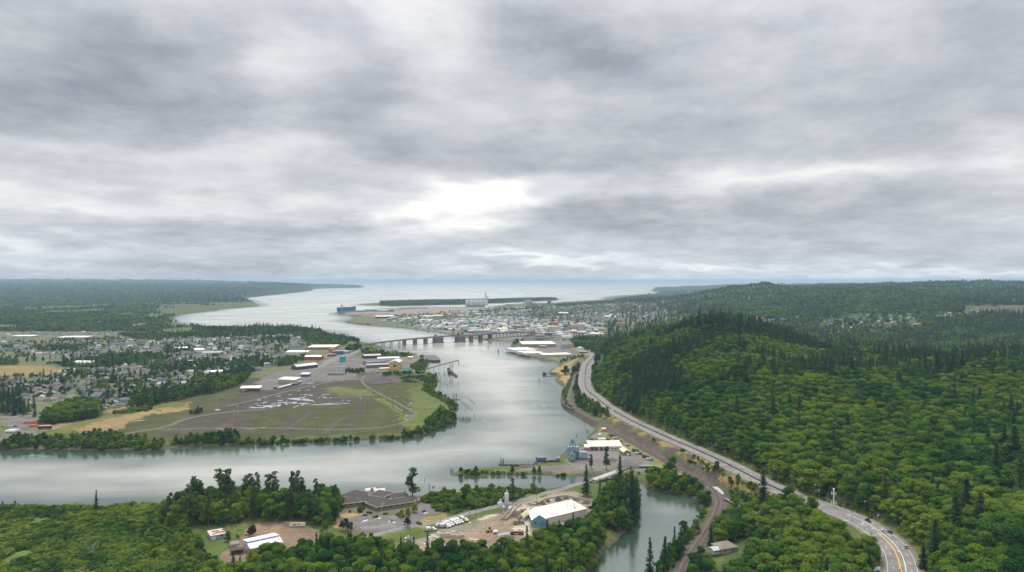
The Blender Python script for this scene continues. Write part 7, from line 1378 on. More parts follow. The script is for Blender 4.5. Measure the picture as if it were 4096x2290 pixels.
t_ = MB(); t_.box((Ls * .5, 0, 28.2), (Ls * .9, 26, 1.5)); t_.box((Ls * .2, 0, 29.5), (22, 26, 6)); t_.box((Ls * .85, 0, 29.5), (16, 24, 5)); t_.build('superstructure', wm((.72,.66,.60)), sp); MB().box((Ls * .17, 0, 35), (8, 8, 9)).build('funnel', HULL2, sp)
m_b = MB(); dk0 = P(1336, 1252.5, 3); dk1 = P(1392, 1250, 3); m_b.bar(dk0, dk1, 22, 2.0); tag(m_b.build('pier_dock', TIMB), 'low dark dock beside the moored ship', 'dock')
for (u, v, z, lab) in ((1322,1256,5,'small dark tug off the end of the ship dock'),(1480,1225,6,'tiny white boat off the low island')):
    r = root('boat', P(u, v, 0), .4, lab, 'boat'); m_b = MB(); loft(m_b, [(-9, 3, -.6, 2.2, 3.4), (5, 3, -.6, 2.2, 3.4), (10, .4, -.2, 3.2, 1.0)]); m_b.build('hull', WHITE if z == 6 else DARKST, r); MB().box((-2, 0, 2.2), (6, 4, 4)).build('cabin', WHITE, r)
# river streaks of foam
fm = bpy.data.materials.new('river_foam'); fm.use_nodes = True; n = NT(fm.node_tree); fm.node_tree.nodes.clear(); geo = n.new('ShaderNodeNewGeometry'); nn_ = n.noise(n.vec('MULTIPLY', geo.outputs['Position'], (.05, .02, 1)), 1.0, 5.0, .7, 1.5); db = n.new('ShaderNodeBsdfDiffuse'); db.inputs[0].default_value = (.5, .5, .47, 1); tr = n.new('ShaderNodeBsdfTransparent'); mx = n.new('ShaderNodeMixShader'); n.put(mx.inputs[0], n.maprange(nn_, .40, .72, 0, .55)); n.l.new(tr.outputs[0], mx.inputs[1]); n.l.new(db.outputs[0], mx.inputs[2]); o_ = n.new('ShaderNodeOutputMaterial'); n.l.new(mx.outputs[0], o_.inputs[0])
fmb = MB()
for pts, w_ in (([(2052,1500),(2075,1518),(2088,1530),(2100,1545),(2120,1570),(2150,1600),(2175,1632)], 5),([(2055,1562),(2085,1580),(2105,1598),(2130,1612),(2150,1622),(2180,1636)], 4),([(2100,1490),(2120,1510),(2110,1530),(2125,1550)], 3),([(1932,1650),(1942,1662),(1946,1672),(1938,1686)], 2),([(1370,1848),(1440,1838),(1520,1828),(1600,1815),(1690,1793),(1760,1770),(1800,1745)], 5),([(90,1826),(130,1822),(165,1821)], 2),([(150,1827),(200,1825)], 2),([(1950,1440),(2020,1452),(2080,1470),(2120,1480)], 3)): strip(fmb, path3(pts, .03), w_, -w_, 0)
struct(fmb.build('river_foam', fm))

# ------------------------------------------------------------------ houses: a few kinds, then copies down the streets
HW_ = [(.72,.72,.70),(.58,.56,.50),(.30,.37,.44),(.42,.38,.30),(.55,.56,.58),(.22,.30,.36),(.60,.56,.46),(.34,.24,.20),(.20,.42,.42),(.5,.5,.45)]; HR_ = [(.10,.10,.105),(.14,.13,.125),(.09,.085,.085),(.17,.145,.13),(.24,.25,.28),(.15,.14,.16),(.36,.36,.38),(.11,.10,.10)]
HP = []
rg = random.Random(8)
for i in range(14):
    w_, d, h = rg.uniform(10, 15), rg.uniform(8, 11), rg.choice((2.8, 3.0, 3.2, 5.2)); rk = rg.choice(('gx', 'gx', 'gy', 'hip')); rs_ = rg.uniform(2.0, 3.4); wc = HW_[i % len(HW_)]; rc = HR_[i % len(HR_)]
    wme = wall_mesh(w_, d, h, rk, rs_).mesh('wall', wm(wc)); rme = roof_mesh(w_, d, h + .01, rk, rs_, .5).mesh('roof', wm(rc, .85)); wi = MB()
    for x in (.18, .5, .82): wi.box((w_ * x, -.03, 1.0), (1.5, .12, 1.3)); wi.box((w_ * x, d + .03, 1.0), (1.5, .12, 1.3))
    ch = MB().box((w_ * .62, d * .5, h + rs_ * .5), (.8, .8, rs_ * .5 + 1.0)).mesh('chimney', wm((.3,.16,.12))); win_ = MB().box((0, 0, 0), (1.5, .12, 1.3)).mesh('window', GLASS)
    po = None; HP.append((w_, d, h, wme, rme, win_, ch, wc, rc, rk))
CN = {0: 'white', 1: 'beige', 2: 'slate blue', 3: 'tan', 4: 'pale grey', 5: 'blue-grey', 6: 'cream', 7: 'brown', 8: 'teal', 9: 'buff'}; RN = {0: 'black', 1: 'dark grey', 2: 'black', 3: 'brown', 4: 'grey', 5: 'dark', 6: 'light grey', 7: 'dark'}
HOUSES = []; STREETS = []
def street_grid(poly, ang, sp_x, sp_y, zone, pr=.8, mind=0.0, z=None):
    pw = Pn(poly, BASE) if z is None else np.array([((u - CX) / F * D, D) for u, D in poly]); c = pw.mean(0); R = max(np.linalg.norm(pw - c, axis=1)); ca, sa = math.cos(ang), math.sin(ang)
    xs = np.arange(-R, R, sp_x); ys = []
    y = -R
    while y < R: ys += [(y, 0), (y + sp_y, 1)]; y += sp_y * 2 + 14
    for yy, side in ys:
        if not side:
            pr_ = None
            for x in np.arange(-R, R, 14.0):
                w0_ = (c[0] + x * ca - (yy - 16) * sa, c[1] + x * sa + (yy - 16) * ca); w1_ = (c[0] + (x + 14) * ca - (yy - 16) * sa, c[1] + (x + 14) * sa + (yy - 16) * ca)
                if inside(pw, np.array([w0_, w1_])).all() and z is None: STREETS.append((w0_, w1_))
        for x in xs:
            if rp.random() > pr: continue
            jx, jy = x + rp.uniform(-2.5, 2.5), yy + rp.uniform(-2.5, 2.5); HOUSES.append((c[0] + jx * ca - jy * sa, c[1] + jx * sa + jy * ca, ang + (math.pi if side else 0) + (math.pi / 2 if rp.random() < .2 else 0), rp.randrange(14), zone, pw))
street_grid([(-350,1650),(60,1640),(260,1600),(420,1650),(560,1600),(900,1520),(1060,1480),(1180,1440),(1060,1400),(600,1400),(230,1470),(60,1515),(-350,1540)], .35, 17, 22, 'left-bank town above the log yard', .70)
street_grid([(-350,1410),(120,1412),(260,1460),(620,1430),(1060,1400),(1240,1410),(1220,1390),(1000,1350),(560,1365),(100,1372),(-350,1378)], .35, 17, 24, 'back streets of the left-bank town', .66)
street_grid([(500,1400),(1000,1396),(1230,1390),(1330,1376),(1240,1342),(1000,1330),(700,1345)], .35, 20, 30, 'streets near the far town shore', .5); street_grid([(-350,1335),(520,1330),(500,1350),(-350,1360)], .35, 22, 34, 'outlying streets of the left-bank town', .45)
street_grid([(1900,1266),(2420,1306),(2440,1290),(2700,1262),(2760,1225),(2600,1205),(2300,1225),(2100,1240),(1960,1250)], .2, 26, 32, 'dense far streets behind downtown', .85); street_grid([(1640,1290),(1900,1310),(2000,1296),(1960,1270),(1700,1262)], .2, 34, 40, 'scattered sheds of the mill district', .5)
street_grid([(2480,1205),(2760,1180),(2960,1190),(2800,1215),(2600,1225)], .2, 40, 50, 'farthest streets by the bay', .5)
for (u, D, su, sD) in HOUSES_R if 'HOUSES_R' in globals() else [(2640,2250,340,90),(3000,2800,170,120),(3180,2850,60,80),(3420,2650,180,330),(3560,2700,150,330),(3780,2800,140,120),(3120,2450,90,40)]:
    if u == 2640: continue
    th = np.linspace(0, 6.28, 16)[:-1]; street_grid([(u + su * math.cos(t), D + sD * math.sin(t)) for t in th], .5, 25, 34, 'valley hillside beyond the woods', .7, z=1)
hx = np.array([h[:2] for h in HOUSES]); ok = np.zeros(len(hx), bool)
for i, h in enumerate(HOUSES): pass
zones_ = {}
for i, h in enumerate(HOUSES): zones_.setdefault(id(h[5]), (h[5], []))[1].append(i)
for pw, idx in zones_.values(): idx = np.array(idx); ok[idx[inside(pw, hx[idx])]] = True
ok &= shore(hx[:, 0], hx[:, 1]) > 10
for k_ in KEEPOUT: ok &= ~inside(k_, hx)
TGP = [[(230,1462),(430,1430),(640,1425),(690,1440),(560,1460),(400,1475),(260,1480)],[(520,1640),(530,1600),(620,1575),(760,1565),(860,1530),(960,1480),(1010,1490),(980,1530),(880,1570),(760,1590),(640,1620)],[(175,1705),(170,1680),(240,1640),(330,1620),(400,1640),(400,1672),(300,1690)],[(-900,1458),(0,1462),(150,1456),(264,1470),(240,1504),(60,1511),(-900,1516)],[(0,1700),(0,1650),(160,1650),(180,1690),(160,1720)],[(900,1468),(1000,1452),(1080,1440),(1080,1462),(960,1475)],[(1050,1570),(1100,1520),(1240,1500),(1240,1460),(1290,1460),(1290,1540)],[(1190,1490),(1200,1450),(1300,1440),(1300,1490)]]
for t in TGP: ok &= ~inside(Pn(t, BASE), hx)
good = [i for i in range(len(HOUSES)) if ok[i]]
u_ = CX + hx[:, 0] / hx[:, 1] * F; good = [i for i in good if -250 < u_[i] < 4300]
occ = {}
sel = []
for i in good:
    c_ = (int(hx[i, 0] // 13), int(hx[i, 1] // 13))
    if any((c_[0] + a, c_[1] + b) in occ and np.hypot(*(hx[occ[(c_[0] + a, c_[1] + b)]] - hx[i])) < 14.5 for a in (-1, 0, 1) for b in (-1, 0, 1)): continue
    occ[c_] = i; sel.append(i)
good = sorted(sel, key=lambda i: hx[i, 1] if -10 < u_[i] < 4106 else 1e9)
hz_all = gz(hx[:, 0], hx[:, 1])
nind = 0; FV, FF, FM = [], [], []
far_mats = [wm(c) for c in HW_] + [wm(c, .85) for c in HR_] + [GLASS]
print('HOUSES', len(good))
for n_, i in enumerate(good):
    x, y, a, k_, zone, _ = HOUSES[i]; w_, d, h, wme, rme, wim, ch, wc, rc, rk = HP[k_]; z = float(hz_all[i]); ca, sa = math.cos(a), math.sin(a); ox, oy = x - (w_ / 2 * ca - d / 2 * sa), y - (w_ / 2 * sa + d / 2 * ca)
    if n_ < 300:
        lab = '%s %shouse with %s %s roof in the %s' % (CN[k_ % 10], 'two-storey ' if h > 5 else '', RN[k_ % 8], {'gx': 'gable', 'gy': 'front-gabled', 'hip': 'hip'}[rk], zone); r = root('house', (ox, oy, z), a, lab, 'house', 'houses of the ' + zone)
        link('wall', wme, r); link('roof', rme, r); link('chimney', ch, r)
        if n_ < 170:
            for q in (.18, .5, .82):
                o = link('window', wim, r); o.location = (w_ * q, -.03, 1.0); o = link('window', wim, r); o.location = (w_ * q, d + .03, 1.0)
    else:
        for me_, mi in ((wme, HW_.index(wc)), (rme, len(HW_) + HR_.index(rc))):
            o0 = len(FV)
            for vv in me_.vertices: p_ = vv.co; FV.append((ox + p_.x * ca - p_.y * sa, oy + p_.x * sa + p_.y * ca, z + p_.z))
            for f in me_.polygons: FF.append(tuple(o0 + t for t in f.vertices)); FM.append(mi)
fill_ = [([(1640,1312),(1700,1288),(2000,1268),(2420,1300),(2400,1346),(2200,1346),(2050,1338),(1860,1330)], 30, .8), ([(1480,1296),(1620,1302),(1700,1285),(1720,1268),(1560,1270)], 42, .6), ([(1760,1262),(2000,1262),(2130,1248),(2130,1236),(1990,1232),(1800,1250)], 48, .7), ([(2130,1244),(2240,1216),(2420,1208),(2420,1222),(2200,1246)], 55, .5)]
for pl_, sp_, pr_ in fill_:
    pw = Pn(pl_, BASE); lo, hi = pw.min(0), pw.max(0)
    for y in np.arange(lo[1], hi[1], sp_ * 1.3):
        for x in np.arange(lo[0], hi[0], sp_):
            q_ = np.array([[x + rp.uniform(-5, 5), y + rp.uniform(-8, 8)]])
            if rp.random() > pr_ or not inside(pw, q_)[0] or shore(*q_[0])[0] < 14 or any(inside(k_, q_)[0] for k_ in KEEPOUT): continue
            b_ = MB().box((q_[0][0], q_[0][1], BASE - .5), (rp.uniform(12, 26), rp.uniform(12, 30), rp.uniform(4.5, 9.5)), .12 * rp.choice((0, 1)) + (1.57 if rp.random() < .3 else 0)); o0 = len(FV); FV += b_.v; FF += [tuple(o0 + t for t in f) for f in b_.f]; wq = rp.randrange(len(HW_)); FM += [wq, rp.choice((0, 1, 4, 2, len(HW_) + 3, len(HW_) + 4, len(HW_) + 6, len(HW_) + 1))] + [wq] * 4
me = bpy.data.meshes.new('distant_houses'); me.from_pydata(FV, [], FF)
for m in far_mats: me.materials.append(m)
me.polygons.foreach_set('material_index', FM); me.update(); struct(link('distant_houses', me), 'stuff')
for i in good:
    if hx[i, 1] < 3200: x, y = hx[i]; KEEPOUT.append(np.array([(x - 6.5, y - 6), (x + 6.5, y - 6), (x + 6.5, y + 6), (x - 6.5, y + 6)]))
# streets of the left-bank town
st_ = MB()
for pts, w_ in (([(0,1610),(200,1596),(400,1560),(700,1522),(900,1490),(1000,1478)], 4),([(600,1532),(700,1526),(830,1503),(900,1497)], 12),([(250,1530),(500,1516),(760,1490),(1000,1460),(1150,1445)], 4),([(0,1560),(300,1528)], 4),([(380,1640),(520,1610)], 3.5),([(0,1670),(60,1668),(200,1660),(330,1640)], 4),([(1290,1450),(1350,1430),(1420,1412),(1440,1390)], 6),([(1260,1478),(1310,1452),(1340,1440),(1400,1425)], 5)): strip(st_, path3(pts, BASE), w_, -w_, .06)
for a_, b_ in STREETS:
    if a_[1] < 2600 and (shore(*a_)[0] > 20): pa = np.array([(a_[0], a_[1], BASE), (b_[0], b_[1], BASE)]); strip(st_, pa, 3.2, -3.2, .055)
struct(st_.build('town_street', ASPHL))
bldg('long_white_garage', 'long white flat-roofed building in the middle of the left town', (826,1500), (890,1497), 26, 5.5, 'flat', 1, (.55,.55,.50), (.82,.82,.80), win=5); bldg('field_hall', 'large pale yellow hall beside the playing field', (288,1466), (362,1468), 30, 9, 'gx', 3, (.52,.50,.30), (.50,.50,.52), cat='hall'); bldg('school', 'long school with white roofs and brown end far back in the left town', (225,1358), (342,1357), 60, 6, 'flat', 1, (.35,.26,.2), (.78,.76,.72), win=8); bldg('school_wing', 'white-roofed school wing left of the long school', (40,1352), (125,1352), 45, 6, 'flat', 1, (.40,.37,.33), (.80,.80,.78), win=6)
bldg('apartment_row', 'white two-storey apartment row in the back streets, left', (700,1405), (768,1402), 25, 7, 'gx', 3, (.62,.62,.62), (.75,.75,.77), win=6, rows=2); bldg('apartment_row', 'white two-storey apartment row in the back streets, right', (808,1422), (890,1420), 22, 6, 'gx', 3, (.60,.60,.60), (.36,.33,.33), win=7, rows=2); bldg('market_hall', 'large white store at the edge of the back streets', (780,1412), (820,1410), 40, 8, 'flat', 1, (.6,.6,.6), (.8,.8,.8), win=4)
bldg('red_brick_hall', 'red hall at the near foot of the far wooded hill', (3026,1286), (3062,1286), 30, 14, 'flat', 1, (.38,.10,.12), (.36,.16,.16), win=5, rows=2, z=float(gz(*P(3040,1286,30)[:2])[0]), cat='hall'); bldg('hill_hospital', 'pale hospital on the far wooded hilltop', (2855,1206), (2925,1206), 50, 16, 'flat', 1, (.50,.50,.52), (.5,.5,.5), win=9, rows=3, z=float(gz(*PD(2890, 4000, 0)[:2])[0]) + 14, cat='hospital', clearit=False); bldg('hill_mansion', 'white building on the ridge right of the hilltop hospital', (3068,1190), (3125,1188), 40, 12, 'gx', 4, (.62,.62,.64), (.4,.4,.45), win=6, z=float(gz(*PD(3090, 4000, 0)[:2])[0]) + 16, cat='house', clearit=False)
# ------------------------------------------------------------------ where the woods stand
H_ = {'round': (11, 19), 'tall': (18, 28), 'fir': (18, 32), 'bush': (1.6, 4.0)}
for pl in ([(1330,2140),(1340,2060),(1420,1985),(1680,1990),(1750,2045),(1700,2090),(1640,2120),(1560,2125),(1450,2140)],
           [(1590,2190),(1640,2150),(1850,2085),(1980,2050),(2200,1965),(2262,1962),(2330,1980),(2400,2020),(2362,2066),(2335,2092),(2230,2119),(2140,2185),(2080,2205),(1960,2215),(1800,2205)],
           [(880,2290),(900,2190),(800,2180),(790,2130),(920,2120),(1000,2080),(1290,2105),(1300,2150),(1230,2195),(1100,2225),(1020,2270)],
           [(2240,1850),(2300,1795),(2350,1750),(2400,1712),(2640,1850),(2660,1880),(2560,1880),(2440,1895),(2300,1895),(2230,1880)],
           [(2330,1912),(2440,1880),(2560,1870),(2580,1890),(2470,1912),(2400,1930),(2330,1950)],
           [(2840,1960),(2900,1960),(2910,2010),(2850,1990)], [(2650,1865),(2700,1865),(2880,1960),(2860,1985),(2740,1925)]): clear(pl)
for pl in ([(-900,1460),(0,1464),(150,1458),(262,1471),(240,1503),(60,1510),(-900,1514)],): clear(pl)
def roadclear(pts, half, z=BASE):
    c = np.array([tuple(P(u, v, z))[:2] for u, v in pts]); d = np.gradient(c, axis=0); nn = np.stack([-d[:, 1], d[:, 0]], 1); nn /= np.linalg.norm(nn, axis=1, keepdims=True)
    KEEPOUT.append(np.concatenate([c + nn * half, (c - nn * half)[::-1]]))
roadclear(JROAD, 7)
roadclear(JROAD2, 6.5)
# hillside above the highway: broad sampling in distance and bearing
def hillpts(D0, D1, ksp, u0=2300, u1=4700, smin=7.2):
    out = []; D = D0
    while D < D1:
        s = max(smin, ksp * D); x = np.arange((u0 - CX) / F * D, (u1 - CX) / F * D, s); y = np.full(len(x), D)
        out.append(np.stack([x, y], 1) + RNG.uniform(-.45, .45, (len(x), 2)) * s); D += s * .92
    return np.concatenate(out)
p = hillpts(235, 2300, .0062)
hwx = np.interp(p[:, 1], HW[::-1, 1], HW[::-1, 0]); right = p[:, 0] > hwx
p = p[right & allowed(p, 17, 6, 2)]
steep = (p[:, 1] > 1380) & (p[:, 1] < 1750) & (p[:, 0] < np.interp(p[:, 1], HW[::-1, 1], HW[::-1, 0]) + 42)   # bare rock cutting beside the road
p = p[~(steep & (fbm(p[:, 0] / 18, p[:, 1] / 18, 90, 2) > .42))]
uu_ = CX + p[:, 0] / p[:, 1] * F
con = fbm(p[:, 0] / 110, p[:, 1] / 110, 61, 3)
cz = np.zeros(len(p))
for (u, D, su, sD, a) in ((2880,1370,200,150,.38),(3010,1130,160,150,.26),(3740,960,130,45,.55),(3480,1010,60,40,.3),(3860,440,90,50,.1),(3000,880,70,120,.2),(4080,560,60,70,.2),(2720,1180,110,80,.22),(3150,900,70,90,.12),(3300,700,90,45,.1),(3640,560,60,40,.15),(3300,1180,300,90,-.3),(3950,1020,200,60,-.2),
                         (3500,720,320,90,-.25),(3300,960,150,120,-.2),(2800,980,160,120,-.1),(3600,1900,600,350,-.1),(2560,1500,120,160,-.15)):
    cz += a * np.exp(-((uu_ - u) / su) ** 2 - ((p[:, 1] - D) / sD) ** 2)
pc = np.where((uu_ > 3450) & (p[:, 1] < 640), .012, np.clip((con - .57) * 3.0 + cz * 1.2 + .03, .012, .85))
isc = RNG.random(len(p)) < pc
near = p[:, 1] < 620
ZN = [('rounded leafy alder in the canopy on the wooded hillside above the highway', 'hillside broadleaf trees'), ('dark conifer among leafy trees on the hillside above the highway', 'hillside conifers')]
def pz(m, conifer, zone, hr, wf): grow(p[m], {'fir': 1} if conifer else {'round': 1}, hr, zone, wf)
pz(~isc & near, False, ('leafy green tree on the slope beside the curving road in the near corner', 'broadleaf trees by the road bend'), {'round': (10, 20)}, (1.0, 1.55))
pz(isc & near, True, ('tall dark conifer on the slope beside the curving road in the near corner', 'conifers by the road bend'), {'fir': (17, 29)}, (1.05, 1.45))
pz(~isc & ~near, False, ZN[0], {'round': (9, 18)}, (1.0, 1.6))
pz(isc & ~near, True, ZN[1], {'fir': (16, 31)}, (1.15, 1.9))
# farther slopes and hills
def farwoods(D0, D1, u0, u1, k_, gate, zone, fir, hr, wf):
    q = hillpts(D0, D1, k_, u0, u1, 12); q = q[shore(q[:, 0], q[:, 1]) > 12]; zq = gz(q[:, 0], q[:, 1]); m = gate(q, zq); q = q[m]
    b = fbm(q[:, 0] / (.09 * q[:, 1]), q[:, 1] / (.22 * q[:, 1]), 71, 3); f_ = RNG.random(len(q)) < np.clip(fir + (b - .5) * 2.2, .04, .96)
    grow(q[f_], {'fir': 1}, hr, zone, wf); grow(q[~f_], {'round': 1}, hr, zone, (wf[0] * 1.15, wf[1] * 1.2))
uof = lambda q: CX + q[:, 0] / q[:, 1] * F
HOUSES_R = [(2640,2250,340,90),(3000,2800,170,120),(3180,2850,60,80),(3420,2650,180,330),(3560,2700,150,330),(3780,2800,140,120),(3120,2450,90,40)]   # clearings with houses (u, D, half widths)
def housegate(q, zq):
    u = uof(q); m = np.zeros(len(q), bool)
    for (a, D, su, sD) in HOUSES_R[1:]: m |= ((u - a) / su) ** 2 + ((q[:, 1] - D) / sD) ** 2 < 1
    cut = (u > 3860) & (u < 4110) & (q[:, 1] > 2780) & (q[:, 1] < 3110)
    return m, cut
def g1(q, zq):
    m, c = housegate(q, zq); u = uof(q)
    town = (u < 2900) & (zq < 14) & (q[:, 1] > 2300)
    return ~c & ~(m & (RNG.random(len(q)) < .72)) & ~(town & (RNG.random(len(q)) < .8)) & (u > 2420 + (q[:, 1] - 2300) * .02)
ZH = ('distant tree in the forest on the far hills', 'distant hill forest')
farwoods(2300, 6200, 2300, 4300, .0062, g1, ZH, .33, {'fir': (20, 32), 'round': (15, 22)}, (1.0, 1.5))
farwoods(6200, 10500, 2600, 4300, .0075, lambda q, z: z > 8, ZH, .5, {'fir': (15, 23), 'round': (13, 19)}, (2.2, 3.2))
farwoods(6000, 13000, -350, 1300, .0068, lambda q, z: (z > 4.5) | (q[:, 1] > 7400), ('distant tree in the forest on the low far hills beyond the plain', 'distant hill forest'), .5, {'fir': (15, 23), 'round': (13, 19)}, (2.2, 3.2))
farwoods(9000, 22000, 1000, 1480, .0068, lambda q, z: (q[:, 1] > 12500), ZH, .6, {'fir': (22, 32), 'round': (20, 28)}, (2.4, 3.6))
def plain(q, zq):
    u = uof(q); v = HZ + F * CAMZ / q[:, 1]; b = fbm(q[:, 0] / 160, q[:, 1] / 260, 81, 3)
    dens = np.where(v < 1215, .85, np.where(v < 1265, .25 + .5 * (u < 640), .75))
    return (q[:, 1] > 2600) & (b < .30 + dens * .42) & ~((u > 700) & (v > 1225) & (v < 1300) & (u < 1060) & (v < 1250))
farwoods(2650, 6200, -350, 1330, .0066, plain, ('tree on the marshy plain beyond the houses', 'trees on the far plain'), .28, {'fir': (16, 27), 'round': (9, 17)}, (1.1, 1.8))
q = fillw(LOOPS[1], 17); q = q[(uof(q) > 1520) & (shore(q[:, 0], q[:, 1]) > 18)]; grow(q, {'round': 3, 'fir': 1}, {'round': (13, 22), 'fir': (16, 28)}, ('tree in the grove on the low river island', 'island trees'), (1.2, 1.7))
forest([(2560,1186),(2650,1184),(2760,1180),(2890,1183),(2900,1215),(2700,1215),(2500,1200),(2440,1203)], 30, {'round': 2, 'fir': 1}, {'round': (14, 22), 'fir': (18, 28)}, ('tree in the belt along the bay shore behind the town', 'bay shore trees'), wf=(1.3, 2.0), thin=.42)
forest([(2220,1222),(2420,1208),(2600,1206),(2600,1215),(2420,1220),(2240,1228)], 22, {'round': 3, 'fir': 1}, {'round': (12, 18), 'fir': (16, 24)}, ('tree in the belt along the bay shore behind the town', 'bay shore trees'), wf=(1.2, 1.8), thin=.35)

# low ground between the camera and the river
forest([(-700,2040),(0,2032),(300,2034),(640,2026),(700,2100),(760,2160),(800,2230),(840,2290),(900,2420),(-700,2420)], 3.5, {'bush': 1}, {'bush': (1.2, 4.6)}, ('low willow clump in the green scrub marsh', 'marsh scrub'), 1.0, wf=(1.1, 2.0), thin=.24)
forest([(-700,2045),(0,2040),(640,2032),(700,2100),(760,2160),(820,2290),(900,2420),(-700,2420)], 9, {'bush': 1}, {'bush': (3, 6.5)}, ('taller dark willow clump standing out of the marsh scrub', 'tall marsh willows'), 1.0, wf=(.8, 1.3), thin=.50)
forest([(-300,2040),(350,2033),(640,2026),(680,2070),(300,2062),(-300,2075)], 6, {'bush': 1}, {'bush': (2.6, 5.2)}, ('tall willow bush along the near river bank', 'bank willows'), 1.0)
forest([(560,2140),(640,2090),(720,2110),(800,2180),(850,2240),(870,2300),(780,2420),(640,2340),(600,2220)], 5.5, {'bush': 3, 'round': 2}, {'bush': (3, 6), 'round': (6, 10)}, ('leafy thicket tree left of the white barn', 'thicket left of the barn'))
forest([(600,2380),(860,2310),(1010,2275),(1120,2235),(1300,2200),(1480,2200),(1640,2235),(1640,2420),(600,2420)], 6.2, {'round': 12, 'fir': .5}, {'round': (9, 17), 'fir': (13, 20)}, ('leafy tree in the belt in front of the barn and parking lot', 'near woodland belt'), rl=6)
forest([(1320,2175),(1460,2160),(1560,2195),(1480,2215),(1330,2205)], 5.5, {'bush': 3, 'round': 2}, {'bush': (3, 5), 'round': (6, 9)}, ('leafy tree in the belt in front of the barn and parking lot', 'near woodland belt'))
forest([(1640,2235),(1800,2228),(1960,2232),(2080,2215),(2140,2195),(2230,2150),(2330,2125),(2400,2085),(2440,2110),(2400,2190),(2340,2280),(2320,2420),(1640,2420)], 6.4, {'round': 12, 'fir': .7}, {'round': (9, 17), 'fir': (14, 21)}, ('leafy tree in the dense wood between concrete yard and pond', 'wood beside the concrete yard'), 0.5, rl=6)
forest([(2195,2140),(2240,2126),(2340,2098),(2372,2070),(2400,2085),(2330,2135),(2240,2160),(2190,2170)], 5.5, {'round': 1}, {'round': (7, 11)}, ('leafy tree in front of the cream hall at the wood edge', 'trees before the cream hall'), 0.5, wf=(1, 1.4))
forest([(2370,2070),(2400,2010),(2440,1975),(2500,1940),(2545,1965),(2555,2000),(2545,2080),(2480,2130),(2420,2110)], 6.0, {'round': 5, 'fir': .7}, {'round': (10, 16), 'fir': (16, 26)}, ('leafy tree on the pond bank beside the little road bridge', 'pond bank trees'), 0.5)
forest([(2575,1905),(2680,1900),(2750,1935),(2810,1975),(2840,2010),(2815,2080),(2790,2105),(2806,2050),(2800,2003),(2770,1982),(2680,1967),(2590,1944)], 5.6, {'round': 5, 'bush': 1}, {'round': (8, 13), 'bush': (3, 5)}, ('leafy tree on the far pond bank below the road', 'far pond bank trees'), 0.3, rl=7)
forest([(2795,2120),(2840,2105),(2800,2160),(2740,2235),(2690,2320),(2640,2420),(2560,2420),(2610,2310),(2655,2250),(2700,2195)], 5.6, {'round': 2, 'fir': 1, 'bush': 1}, {'round': (8, 13), 'fir': (11, 20), 'bush': (2, 4)}, ('tree on the strip between pond and railway', 'trees between pond and railway'), 0.5, rl=6)
for pl in ([(2930,2090),(3010,2090),(3020,2190),(2900,2230),(2860,2190)],): KEEPOUT.append(Pn([(2900,2180),(2990,2150),(3030,2190),(3010,2240),(2900,2240)], 8))
def wedge():
    q = hillpts(260, 640, .006, 2600, 3700, 6.2); d, bi_, _ = segdist(HWSEG, q); hx = np.interp(q[:, 1], HW[::-1, 1], HW[::-1, 0]); dr_, _, _ = segdist(RLSEG, q)
    rx = np.interp(q[:, 1], RL[::-1, 1], RL[::-1, 0]); ok = (q[:, 0] < hx) & (q[:, 0] > rx) & (d > np.where((q[:, 1] > 440) & (q[:, 1] < 525), 25, 14)) & (dr_ > 9) & allowed(q, 14, 9, 2)
    q = q[ok]; lo = q[:, 1] > 560
    sc = fbm(q[:, 0] / 30, q[:, 1] / 30, 55, 2)
    grow(q[lo & (sc > .30)], {'bush': 3, 'round': 2}, {'bush': (2, 5), 'round': (5, 10)}, ('scrubby bush between railway and highway', 'scrub between railway and highway'))
    grow(q[~lo], {'round': 14, 'fir': .3}, {'round': (9, 17), 'fir': (13, 18)}, ('leafy tree in the wood between railway and curving road', 'wood between railway and road'), (1.0, 1.45))
wedge()
q = hillpts(330, 900, .006, 2300, 4000, 4.2); d, _, _ = segdist(HWSEG, q); hx = np.interp(q[:, 1], HW[::-1, 1], HW[::-1, 0]); q = q[(q[:, 0] > hx) & (d > 13.5) & (d < 21) & (fbm(q[:, 0] / 12, q[:, 1] / 12, 95, 2) > .5)]
grow(q, {'bush': 1}, {'bush': (1.0, 3.0)}, ('low bush on the green verge at the foot of the hill', 'verge bushes'))
# scrub and banks along the highway slope and the sea wall
forest([(2285,1500),(2330,1460),(2345,1500),(2340,1545),(2320,1590),(2300,1600),(2288,1560)], 6.5, {'round': 1, 'bush': 1}, {'round': (6, 11), 'bush': (3, 5)}, ('leafy tree between railway and highway above the sea wall', 'trees above the sea wall'), hw=15, rl=6)
forest([(2300,1600),(2350,1598),(2420,1640),(2470,1675),(2440,1690),(2370,1660),(2310,1630)], 7, {'round': 2, 'bush': 1}, {'round': (7, 13), 'bush': (2, 5)}, ('leafy tree between railway and highway above the sea wall', 'trees above the sea wall'), hw=15, rl=6)
forest([(2690,1830),(2760,1830),(2850,1880),(2900,1910),(2890,1950),(2800,1900),(2700,1850)], 6.5, {'round': 1, 'bush': 2}, {'round': (5, 10), 'bush': (2, 5)}, ('scrubby bush between railway and highway', 'scrub between railway and highway'), hw=15, rl=7, thin=.40)
forest([(2250,1560),(2262,1545),(2290,1500),(2296,1510),(2276,1560),(2268,1600),(2300,1640),(2360,1672),(2352,1676),(2290,1646),(2258,1610)], 5, {'bush': 1}, {'bush': (1.5, 3.5)}, ('dark bush along the railway on the sea wall', 'bushes along the sea wall'), 0.5, rl=3.5)
